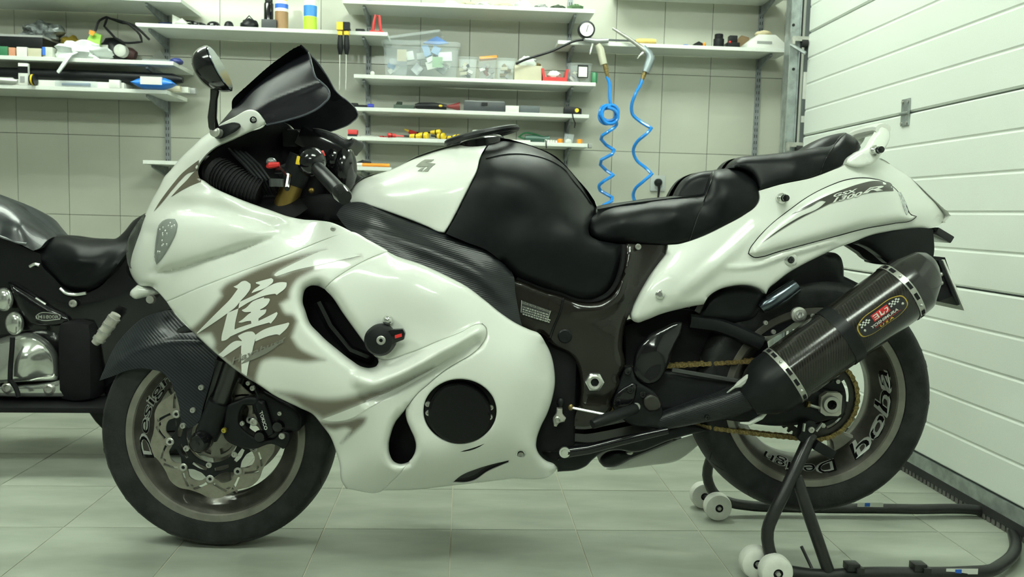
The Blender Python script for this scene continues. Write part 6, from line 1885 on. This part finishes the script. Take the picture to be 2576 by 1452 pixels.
tub(1154, 1200, 54, 'clear tub of grey screws next to the big storage box', [STEEL, BLACKS, CREAM], seed=1)
tub(1203, 1249, 54, 'clear tub with an orange card on top', [mat('dull_red', (.18, .07, .05), .6), GRYP, WHIP], ORAP, seed=2)
tub(1251, 1297, 54, 'clear tub of pale fittings beside the cream box', [CREAM, GRYP, BRN], seed=3)
a, b, z, Y = span('S7', 962, 1154, .0)
H = hpx(Y, 90)
w = b-a
rings = []
for t, s, g_ in ((0, .90, 0), (.03, .93, 0), (.80, .985, 0), (.82, 1.03, 1), (.93, 1.04, 1), (.95, 1.01, 1)):
    rings.append([((a+b)/2+w/2*s*c1, Y+.10+.10*s*c2, z+H*t) for c1, c2 in ((-1, -.85), (-.93, -1), (.93, -1), (1, -.85), (1, .85), (.93, 1), (-.93, 1), (-1, .85))])
shell = MB().loft(rings, False)
shell.f.append(tuple(range(8))[::-1])
rnd = random.Random(7)
pts = []
for q in range(16):
    c = ((a+b)/2+rnd.uniform(-.42, .42)*w, Y+.10+rnd.uniform(-.06, .05), z+H*rnd.uniform(.22, .78))
    pts.append(('content_piece', MB().box(c, (rnd.uniform(.03, .09), .03, rnd.uniform(.02, .06)), np.array(Matrix.Rotation(rnd.uniform(-.8, .8), 3, 'Y'))), (BAGW, WHIP, FOIL, mat('soft_blue', (.20, .32, .50), .5), CLEAR)[q % 5]))
pts.append(('content_label', MB().box((a+w*.25, Y+.008, z+H*.55), (.045, .003, .055)), CREAM))
pts.append(('content_label', MB().box((a+w*.72, Y+.008, z+H*.40), (.05, .003, .05)), mat('pale_green_card', (.30, .48, .30), .6)))
item('storage_box', 'large clear plastic storage box of packets with its lid propped open', 'storage box', shell, CLEAR, parts=pts)
pl_ = [at_y(x, y, Y+d) for x, y, d in ((966, 108, .02), (1100, 80, .12), (1108, 84, .12), (974, 113, .02))]
item('box_lid', 'clear lid lying tilted on the big storage box', 'lid', MB().prism([(a+.01, Y+.01, z+H*.97), (a+w*.74, Y+.01, z+H*1.22), (a+w*.78, Y+.19, z+H*1.24), (a+.04, Y+.19, z+H*1.0)], (0, 0, .012)), CLEAR)
item('blue_packet', 'bright blue packet sticking out of the big storage box', 'packet', MB().prism([(a+w*.52, Y+.06, z+H*.96), (a+w*.70, Y+.06, z+H*1.16), (a+w*.86, Y+.06, z+H*.98), (a+w*.7, Y+.06, z+H*.93)], (0, .02, 0)), mat('packet_blue', (.06, .16, .42), .35))
mb, g = bx('S7', 1295, 1364, 37, .11, .02)
item('cream_box', 'open cream cardboard box between the tubs and the red box', 'box', mb, CREAM, bevel=.002)
item('white_rag', 'white rag heaped in the cream box', 'rag', blob((g[0]+g[1])/2-.005, g[3]+.05, g[2]+g[4]+.0005, (g[1]-g[0])*.36, .04, .05, 51, .2), BAGW)
item('brown_cloth', 'brown cloth behind the white rag', 'cloth', blob(g[1]-.03, g[3]+.08, g[2]+g[4]+.0005, .03, .03, .028, 52, .2), BRN)
mb, g = bx('S7', 1367, 1428, 14, .09, .01)
item('red_tray', 'open red plastic tray with a white pouch', 'tray', MB().box2((g[0], g[3], g[2]), (g[1], g[3]+.09, g[2]+.02)).prism([(g[0], g[3], g[2]+.02), (g[0]+.012, g[3], g[2]+.02), (g[0]+.004, g[3], g[2]+.06), (g[0]-.008, g[3], g[2]+.06)], (0, .09, 0)).prism([(g[1]-.012, g[3], g[2]+.02), (g[1], g[3], g[2]+.02), (g[1]+.008, g[3], g[2]+.06), (g[1]-.004, g[3], g[2]+.06)], (0, .09, 0)), REDP, parts=[('tray_pouch', blob((g[0]+g[1])/2, g[3]+.04, g[2]+.021, .035, .03, .035, 53, .2), BAGW)])
tub(1431, 1490, 48, 'clear container with a black framed label on the storage shelf', [GRYP, WHIP, CREAM], seed=4)
p = at_y(1466, 180, Ys+.022)
item('framed_label', 'black framed white label card on the clear container', 'card', MB().box(p, (.052, .004, .062)), BLACKS, parts=[('label_paper', MB().box(p+np.array((0, -.003, -.002)), (.042, .002, .048)), WHIP)])
can('S7', 1496, 8, 33, 'small dark green cup at the right end of the storage shelf', GREP, back=.03, cat='cup', name='cup')
a, b, z, Y = span('S7', 931, 943, .04)
item('white_ball', 'little white ball at the left end of the storage shelf', 'ball', MB().ell(((a+b)/2, Y, z+.011), (.0115, .0115, .0115), 14, 10), WHIP)
# ---- shelf S8
zs, Ys = SH['S8']
a, b, z, Y = span('S8', 885, 942, .05)
item('small_torch', 'small black torch with a blue end on the tool case shelf', 'torch', MB().tube([(a, Y, z+.012), (a+.03, Y, z+.012), (a+.035, Y, z+.008), (b-.03, Y, z+.008)], [.012, .012, .008, .008], 12), BLACKS, parts=[('blue_end', MB().cyl((b-.03, Y, z+.011), (b, Y, z+.011), .011, n=12), mat('deep_blue', (.02, .03, .30), .4))])
a, b, z, Y = span('S8', 992, 1044, .06)
item('green_sander', 'dark green power tool with a hooked handle', 'power tool', MB().box2((a, Y, z), (b, Y+.06, z+.025)).tube([(a+.012, Y+.03, z+.02), (a+.018, Y+.03, z+.036), (a+.04, Y+.03, z+.034)], .008, 8), mat('bottle_green', (.035, .06, .04), .5), bevel=.003)
a, b, z, Y = span('S8', 1046, 1126, .05)
item('black_drill', 'long black drill with yellow buttons', 'drill', MB().tube([(a, Y, z+.018), (a+.02, Y, z+.02), (a+.09, Y, z+.021), (b, Y, z+.018)], [.010, .017, .019, .013], 12), BLACKS, parts=[('yellow_button', MB().ell((b-.03, Y-.014, z+.022), (.01, .008, .006), 10, 6), YELP)])
a, b, z, Y = span('S8', 1126, 1160, .05)
item('red_cone', 'dark red funnel lying at the drill tip', 'funnel', MB().tube([(a, Y, z+.022), (a+.03, Y, z+.022), (b, Y, z+.0235)], [.006, .012, .0225], 16), mat('dark_red', (.16, .02, .02), .4))
mb, g = bx('S8', 1169, 1274, 25, .12, .03)
item('tool_case', 'wide charcoal tool case in the middle of the shelf', 'case', mb, mat('charcoal_plastic', (.035, .04, .045), .45), bevel=.006, parts=[('case_lid', MB().box2((g[0]+.006, g[3]+.006, g[2]+g[4]), (g[1]-.006, g[3]+.11, g[2]+g[4]+.004)), GRYP), ('case_latch', MB().box(((g[0]+g[1])/2, g[3]-.003, g[2]+g[4]*.75), (.03, .006, .014)), BLACKS)])
mb, g = bx('S8', 1275, 1309, 16, .08, .01)
item('white_box', 'white box between the charcoal case and the slate box', 'box', mb, WHIP, bevel=.002)
mb, g = bx('S8', 1310, 1361, 18, .08, .02)
item('slate_box', 'flat slate grey box right of the white box', 'box', mb, mat('slate_plastic', (.07, .085, .09), .5), bevel=.003)
a, b, z, Y = span('S8', 1423, 1468, .03)
item('tape_measure', 'black and yellow tape measure with a hanging cord', 'tape measure', MB().prism([(a, Y, z), (b, Y, z), (b, Y, z+.03), (b-.02, Y, z+.038), (a+.01, Y, z+.042), (a, Y, z+.034)], (0, .04, 0)), BLACKS, bevel=.004, parts=[('yellow_face', MB().cyl((b-.025, Y-.002, z+.022), (b-.025, Y+.004, z+.022), .010, n=16), YELP), ('cord', MB().tube([at_y(x, y, Ys-.006) for x, y in ((1440, 284), (1442, 298), (1447, 310), (1445, 322))], .003, 6), BLACKM)])
# ---- shelf S9
zs, Ys = SH['S9']
mb, g = bx('S9', 877, 900, 18, .05, .04)
item('red_case', 'small red and black box at the left end of the hand tool shelf', 'box', mb, REDP, bevel=.002, parts=[('black_base', MB().box2((g[0]-.001, g[3]-.001, g[2]), (g[1]+.001, g[3]+.05, g[2]+.013)), BLACKS)])
a, b, z, Y = span('S9', 907, 963, .05)
for q in range(4):
    item('spanner', ('first', 'second', 'third', 'fourth')[q]+' steel spanner from the front beside the red box', 'spanner', MB().tube([(a+q*.004, Y+q*.02, z+.006), (b-.02+q*.004, Y+q*.02, z+.006)], .005, 6).lathe([(.006, -.004), (.012, -.004), (.012, .004), (.006, .004)], (a+q*.004-.006, Y+q*.02, z+.0062), (0, 0, 1), 10, close=True), STEEL, 'spanners')


def driver(x0, y0, x1, y1, r, m1_, m2_, label, name='screwdriver', cat='screwdriver', frac=.5, back=.05, lift=0):
    Yd = Ys+back
    p, q = at_y(x0, y0, Yd), at_y(x1, y1, Yd+.03)
    lo_z = min(p[2], q[2])-r
    dz = zs+.001-lo_z+lift
    p, q = p+np.array((0, 0, dz)), q+np.array((0, 0, dz))
    m_ = p*(1-frac)+q*frac
    r *= 1.35
    return item(name, label, cat, MB().tube([p, p*.9+m_*.1, p*.5+m_*.5, m_], [r*.7, r, r*.9, r*.7], 10), m1_, parts=[('tool_shaft', MB().tube([m_, q], [r*.35, r*.25], 8), m2_), ('handle_band', MB().tube([p*.6+m_*.4, p*.5+m_*.5], r*1.02, 10), BLACKS)])


driver(975, 343, 1016, 345, .009, REDP, REDP, 'red handled pliers lying at the shelf edge', 'pliers', 'pliers', back=.0)
driver(955, 336, 992, 338, .006, REDP, STEEL, 'thin red screwdriver behind the red pliers', back=.09)
driver(1067, 334, 1018, 312, .011, REDP, YELP, 'red and yellow bolt cutter standing up behind the screwdrivers', 'bolt_cutter', 'cutter', back=.12, frac=.75)
for q, (x0, y0, x1, y1, r, lab) in enumerate(((1058, 340, 1005, 338, .010, 'yellow screwdriver left of the biggest round handle'), (1077, 339, 1030, 337, .0145, 'thick yellow screwdriver with the biggest round handle end'), (1108, 329, 1060, 332, .010, 'slim yellow screwdriver lying on top of the others'), (1118, 338, 1085, 336, .0135, 'yellow screwdriver with a black collar in the row'), (1135, 343, 1095, 341, .008, 'short yellow screwdriver in front of the row'), (1157, 340, 1125, 338, .0125, 'square ended yellow screwdriver right of the row'))):
    driver(x0, y0, x1, y1, r, YELP, BLACKS, lab, back=.02+.015*(q % 3), lift=.022 if q == 2 else 0)
can('S9', 1201, 11, 26, 'small white bottle with a blue band behind the filler ring', WHIP, ((.1, .5, mat('light_blue_band', (.10, .25, .55), .4)),), WHIP, back=.05, cat='bottle', name='bottle')
a, b, z, Y = span('S9', 1326, 1388, .06)
item('green_grinder', 'dark green angle grinder lying on the hand tool shelf', 'grinder', MB().tube([(a, Y, z+.02), (a+.05, Y, z+.02), (a+.09, Y, z+.018), (b, Y, z+.02)], [.016, .019, .014, .018], 12), mat('grinder_green', (.02, .07, .05), .45), parts=[('tool_cable', MB().tube(polyl(np.array([(a, Y+.02, z+.02), (a-.03, Y+.03, z+.03), (a+.0, Y+.04, z+.05), (a+.05, Y+.03, z+.045), (a+.09, Y+.0, z+.03)]), .01, False), .005, 6), GREP), ('hanging_cable', MB().tube([(a+.1, Y-.04, z+.01), (a+.1, Ys-.006, z+.004), (a+.102, Ys-.008, z-.03)], .003, 6), BLACKM)])
a, b, z, Y = span('S9', 1294, 1340, .01)
item('paper_sheet', 'folded white paper lying left of the grinder', 'paper', MB().box2((a, Y, z), (b, Y+.06, z+.008)), WHIP)
a, b, z, Y = span('S9', 1376, 1409, .03)
for q in range(5):
    xq = a+(b-a)*(q+.5)/5
    item('wall_plug', ('first', 'second', 'third', 'fourth', 'fifth')[q]+' white wall plug from the left in the row before the grinder', 'wall plug', MB().cyl((xq, Y, z), (xq, Y, z+.016-.001*q), .006, n=10), WHIP, 'white wall plugs')
for q, (xc, lab) in enumerate(((1415, 'orange cup left of the clear parts bag'), (1465, 'orange cup at the right end of the hand tool shelf'))):
    can('S9', xc, 7, 13+q, lab, ORAP, back=.03, cat='cup', name='orange_cup')
a, b, z, Y = span('S9', 1425, 1448, .04)
item('parts_bag', 'clear bag of white parts between the orange cups', 'bag', MB().prism([(a, Y, z), (b-.004, Y, z), (b+.006, Y, z+.045), (a+.004, Y, z+.048)], (0, .02, 0)), CLEAR, parts=[('white_parts', blob((a+b)/2, Y+.01, z+.004, .016, .008, .02, 61, .2), WHIP)])
item('shelf_end_clip', 'grey clip at the right end of the hand tool shelf', 'clip', MB().box(at_y(1484, 367, Ys+.02), (.018, .03, .022)), GRYP, bevel=.003)
# ---- shelf S5
zs, Ys = SH['S5']
a, b, z, Y = span('S5', 908, 984, .02)
item('paint_marker', 'orange and white paint marker on the lowest shelf', 'marker', MB().tube([(a, Y, z+.009), (a+.06, Y, z+.009), (b, Y, z+.009)], .0085, 12), ORAP, parts=[('white_cap', MB().tube([(a-.045, Y, z+.009), (a+.012, Y, z+.009)], [.006, .0092], 12), WHIP)])
a, b, z, Y = span('S5', 888, 942, .08)
item('black_pliers', 'black pliers behind the paint marker', 'pliers', MB().tube([(a, Y, z+.008), ((a+b)/2, Y, z+.026), (b, Y+.01, z+.010)], [.006, .010, .007], 8).tube([((a+b)/2, Y, z+.026), (b-.01, Y-.01, z+.022)], [.008, .006], 8), BLACKS)
# ---- shelf S6 clutter
zs, Ys = SH['S6']
for q, (x0, x1, h, mm, lab) in enumerate(((1112, 1150, 10, BAGW, 'pale blue packet at the left of the topmost middle shelf'), (1155, 1190, 12, CREAM, 'cream packet on the topmost middle shelf'), (1196, 1232, 11, WHIP, 'white carton edge on the topmost middle shelf'), (1240, 1288, 12, CREAM, 'wide cream pouch on the topmost middle shelf'), (1292, 1334, 20, BAGW, 'white bag drooping over the topmost middle shelf'), (1340, 1376, 11, GRYP, 'grey pouch on the topmost middle shelf'), (1380, 1420, 10, DGRN, 'olive pouch on the topmost middle shelf'), (1424, 1466, 16, mat('jar_green', (.06, .12, .05), .3), 'green jar at the right end of the topmost middle shelf'))):
    a, b, z, Y = span('S6', x0, x1, .03)
    item('pouch', lab, 'pouch', blob((a+b)/2, Y+.03, z, (b-a)/2, .035, max(.025, hpx(Y, h)), 70+q, .25), mm, 'pouches on the top shelf')
# ---- shelf S11
zs, Ys = SH['S11']
a, b, z, Y = span('S11', 1741, 1774, .04)
item('orange_driver_case', 'black bit case with an orange tip', 'case', MB().prism([(a, Y, z), (b, Y, z), (b, Y, z+.012), (a+.03, Y, z+.028), (a+.005, Y, z+.014)], (0, .05, 0)), BLACKS, parts=[('orange_tip', MB().ell((b-.008, Y, z+.014), (.008, .01, .010), 8, 6), ORAP)])
item('blue_disc', 'flat blue disc between the file and the bit case', 'disc', MB().cyl((span('S11', 1722, 1722)[0], Ys+.05, zs), (span('S11', 1722, 1722)[0], Ys+.05, zs+.010), .014, n=16), BLUP)
can('S11', 1806, 13, 35, 'black bottle with a side knob on the door side shelf', BLACKS, cap=BLACKM, back=.06, cat='bottle', name='bottle', cap_h=.3)
mb, g = bx('S11', 1828, 1860, 14, .06, .03)
item('black_charger', 'black battery charger with a red button', 'charger', mb.box2((g[0]+.014, g[3]+.01, g[2]+g[4]), (g[1]-.01, g[3]+.05, g[2]+g[4]+.036)), BLACKS, bevel=.004, parts=[('red_button', MB().ell((g[0]+.012, g[3]-.002, g[2]+g[4]), (.006, .004, .006), 8, 6), REDP)])
a, b, z, Y = span('S11', 1878, 1976, .01)
H = hpx(Y, 34)
item('white_tray', 'white slant sided tray with a slot handle next to the door track', 'tray', MB().prism([(a, Y, z), (b, Y, z), (b, Y, z+H*.35), (b-.055, Y, z+H), (a+.055, Y, z+H), (a, Y, z+H*.35)], (0, .12, 0)), WHIP, bevel=.003, parts=[('slot_handle', MB().box(((a+b)/2-.012, Y-.001, z+H*.42), (.075, .002, .012)), GRYP)])
item('beige_cloth', 'folded beige cloth on the white tray', 'cloth', blob((a+b)/2-.004, Y+.05, z+H+.001, .042, .04, .026, 81, .15), mat('beige_cloth', (.55, .48, .30), .8))
item('brown_block', 'brown wooden block behind the white tray', 'block', MB().prism([(a-.012, Y+.125, z), (a+.04, Y+.125, z), (a+.05, Y+.125, z+.075), (a+.01, Y+.125, z+.085), (a-.012, Y+.125, z+.06)], (0, .03, 0)), mat('brown_wood', (.14, .09, .04), .6))
a, b, z, Y = span('S11', 1597, 1648, .03)
item('file', 'steel file with a yellow wooden handle', 'file', MB().tube([(a, Y, z+.016), (a+.02, Y, z+.016), (b-.02, Y, z+.016), (b, Y, z+.016)], [.008, .013, .014, .011], 12), mat('yellow_wood', (.62, .45, .14), .5), parts=[('file_blade', MB().box2((a-.14, Y-.010, z+.012), (a, Y+.010, z+.018)), mat('file_steel', (.08, .09, .10), .4, .6))])
# air tools hanging from the shelf edge
Yh = Ys-.025
BLUH = mat('blue_hose', (.01, .20, .62), .22, 0, .3, (20, .05))


def hang(px): return np.array([at_y(x, y, Yh+d) for x, y, d in px])


h1 = [(1527, 192, 0), (1533, 209, 0), (1534, 244, 0), (1536, 264, 0)]
for k in range(34):
    a_ = -1.6+k*.62
    h1.append((1531.5+21*math.cos(a_)+4*math.sin(k*.19), 288+21*math.sin(a_)+5*math.cos(k*.21), -.035+.0022*k))
h1 += [(1550, 299, .03), (1551, 314, .0), (1534, 329, -.025), (1515, 341, -.01), (1512, 350, .015), (1525, 365, .03), (1545, 378, .0), (1540, 388, -.025), (1513, 402, -.01), (1510, 414, .015), (1525, 429, .03), (1543, 441, .0), (1519, 456, -.025), (1507, 468, .0), (1510, 480, .02), (1540, 497, .01), (1539, 506, -.01), (1519, 516, -.02), (1506, 530, .0), (1520, 550, .02), (1535, 565, 0), (1510, 590, -.02)]
hose1 = MB().tube(polyl(hang(h1), .008, False), .0082, 8)
gz = at_y(1475, 75, Yh)
infl = item('tyre_inflator', 'tyre inflator with a round pressure gauge hanging on a coiled blue air hose', 'tyre inflator', MB().tube(hang([(1470, 99, 0), (1500, 104, 0), (1530, 102, 0)]), [.012, .014, .012], 12), mat('grey_alloy', (.32, .34, .33), .35, .5), parts=[
    ('gauge', MB().lathe([(0, .010), (.034, .010), (.034, .016), (.041, .014), (.042, -.012), (0, -.014)], gz, (0, -1, 0), 32), BLACKS),
    ('gauge_dial', MB().lathe([(0, .0125), (.033, .0125)], gz, (0, -1, 0), 32), WHIP),
    ('gauge_needle', MB().box(gz+np.array((.003, -.0135, .004)), (.003, .001, .034), np.array(Matrix.Rotation(.25, 3, 'Y'))), BLACKM),
    ('gauge_stem', MB().tube(hang([(1476, 92, 0), (1478, 102, 0)]), .010, 10), BRASS),
    ('inflator_trigger', MB().tube(hang([(1490, 110, -.01), (1488, 122, -.012), (1484, 137, -.01)]), [.006, .005, .003], 8), CHROME),
    ('clear_handle', MB().tube(hang([(1503, 112, 0), (1510, 124, 0), (1519, 162, 0)]), [.014, .019, .018], 12), mat('cloudy_handle', (.55, .55, .42), .3, 0, 0, alpha=.8)),
    ('hose_coupling', MB().tube(hang([(1520, 160, 0), (1524, 170, 0), (1526, 182, 0), (1529, 196, 0)]), [.010, .013, .010, .008], 12), BRASS),
    ('fill_hose', MB().tube(polyl(hang([(1468, 100, 0), (1450, 102, .0), (1420, 114, .0), (1390, 128, 0), (1340, 144, 0), (1316, 152, 0), (1298, 161, .0)]), .02, False), .006, 8), BLACKS),
    ('air_hose', hose1, BLUH)])
h2 = [(1618, 190, 0), (1613, 209, 0), (1598, 238, .0), (1589, 265, .015), (1591, 287, .03), (1610, 305, .02), (1639, 323, -.01), (1628, 335, -.03), (1601, 359, -.01), (1593, 381, .02), (1601, 402, .03), (1625, 423, .01), (1640, 438, -.02), (1619, 456, -.03), (1597, 477, .0), (1593, 493, .02), (1597, 507, .02), (1620, 530, 0), (1600, 570, -.02)]
item('air_blow_gun', 'grey air blow gun with a long nozzle on a wavy blue air hose', 'air gun', MB().tube(hang([(1618, 118, 0), (1632, 134, 0), (1637, 146, 0), (1630, 166, 0), (1624, 182, 0)]), [.012, .019, .022, .021, .018], 12), mat('grey_alloy2', (.26, .30, .32), .35, .5), parts=[
    ('nozzle', MB().tube(hang([(1541, 71, 0), (1578, 94, 0), (1600, 110, 0), (1626, 130, 0)]), [.006, .009, .010, .015], 10), STEEL),
    ('trigger', MB().tube(hang([(1618, 132, 0), (1609, 140, 0), (1603, 148, 0)]), [.006, .005, .003], 8), CHROME),
    ('gun_coupling', MB().tube(hang([(1623, 180, 0), (1619, 190, 0), (1615, 204, 0)]), [.009, .012, .007], 12), BRASS),
    ('air_hose', MB().tube(polyl(hang(h2), .012, False), .0082, 8), BLUH)])
# ---- wall socket
p0, p1 = at_y(1636, 441, WY), at_y(1672, 482, WY)
c = (p0+p1)/2
item('wall_socket', 'grey wall socket with a black plug in it', 'socket', MB().box2((p0[0], WY-.010, p1[2]), (p1[0], WY-.0005, p0[2])), mat('socket_grey', (.42, .45, .44), .45), bevel=.003, parts=[
    ('plug', MB().lathe([(0, .03), (.014, .028), (.020, .018), (.0205, 0)], c+np.array((.0, -.010, .004)), (0, -1, 0), 20), BLACKS),
    ('plug_cable', MB().tube([c+np.array((0, -.034, 0)), c+np.array((.001, -.036, -.03)), c+np.array((0, -.03, -.08)), c+np.array((0, -.02, -.22)), c+np.array((.01, -.02, -.5))], [.009, .007, .0045, .004, .004], 8), BLACKM)])
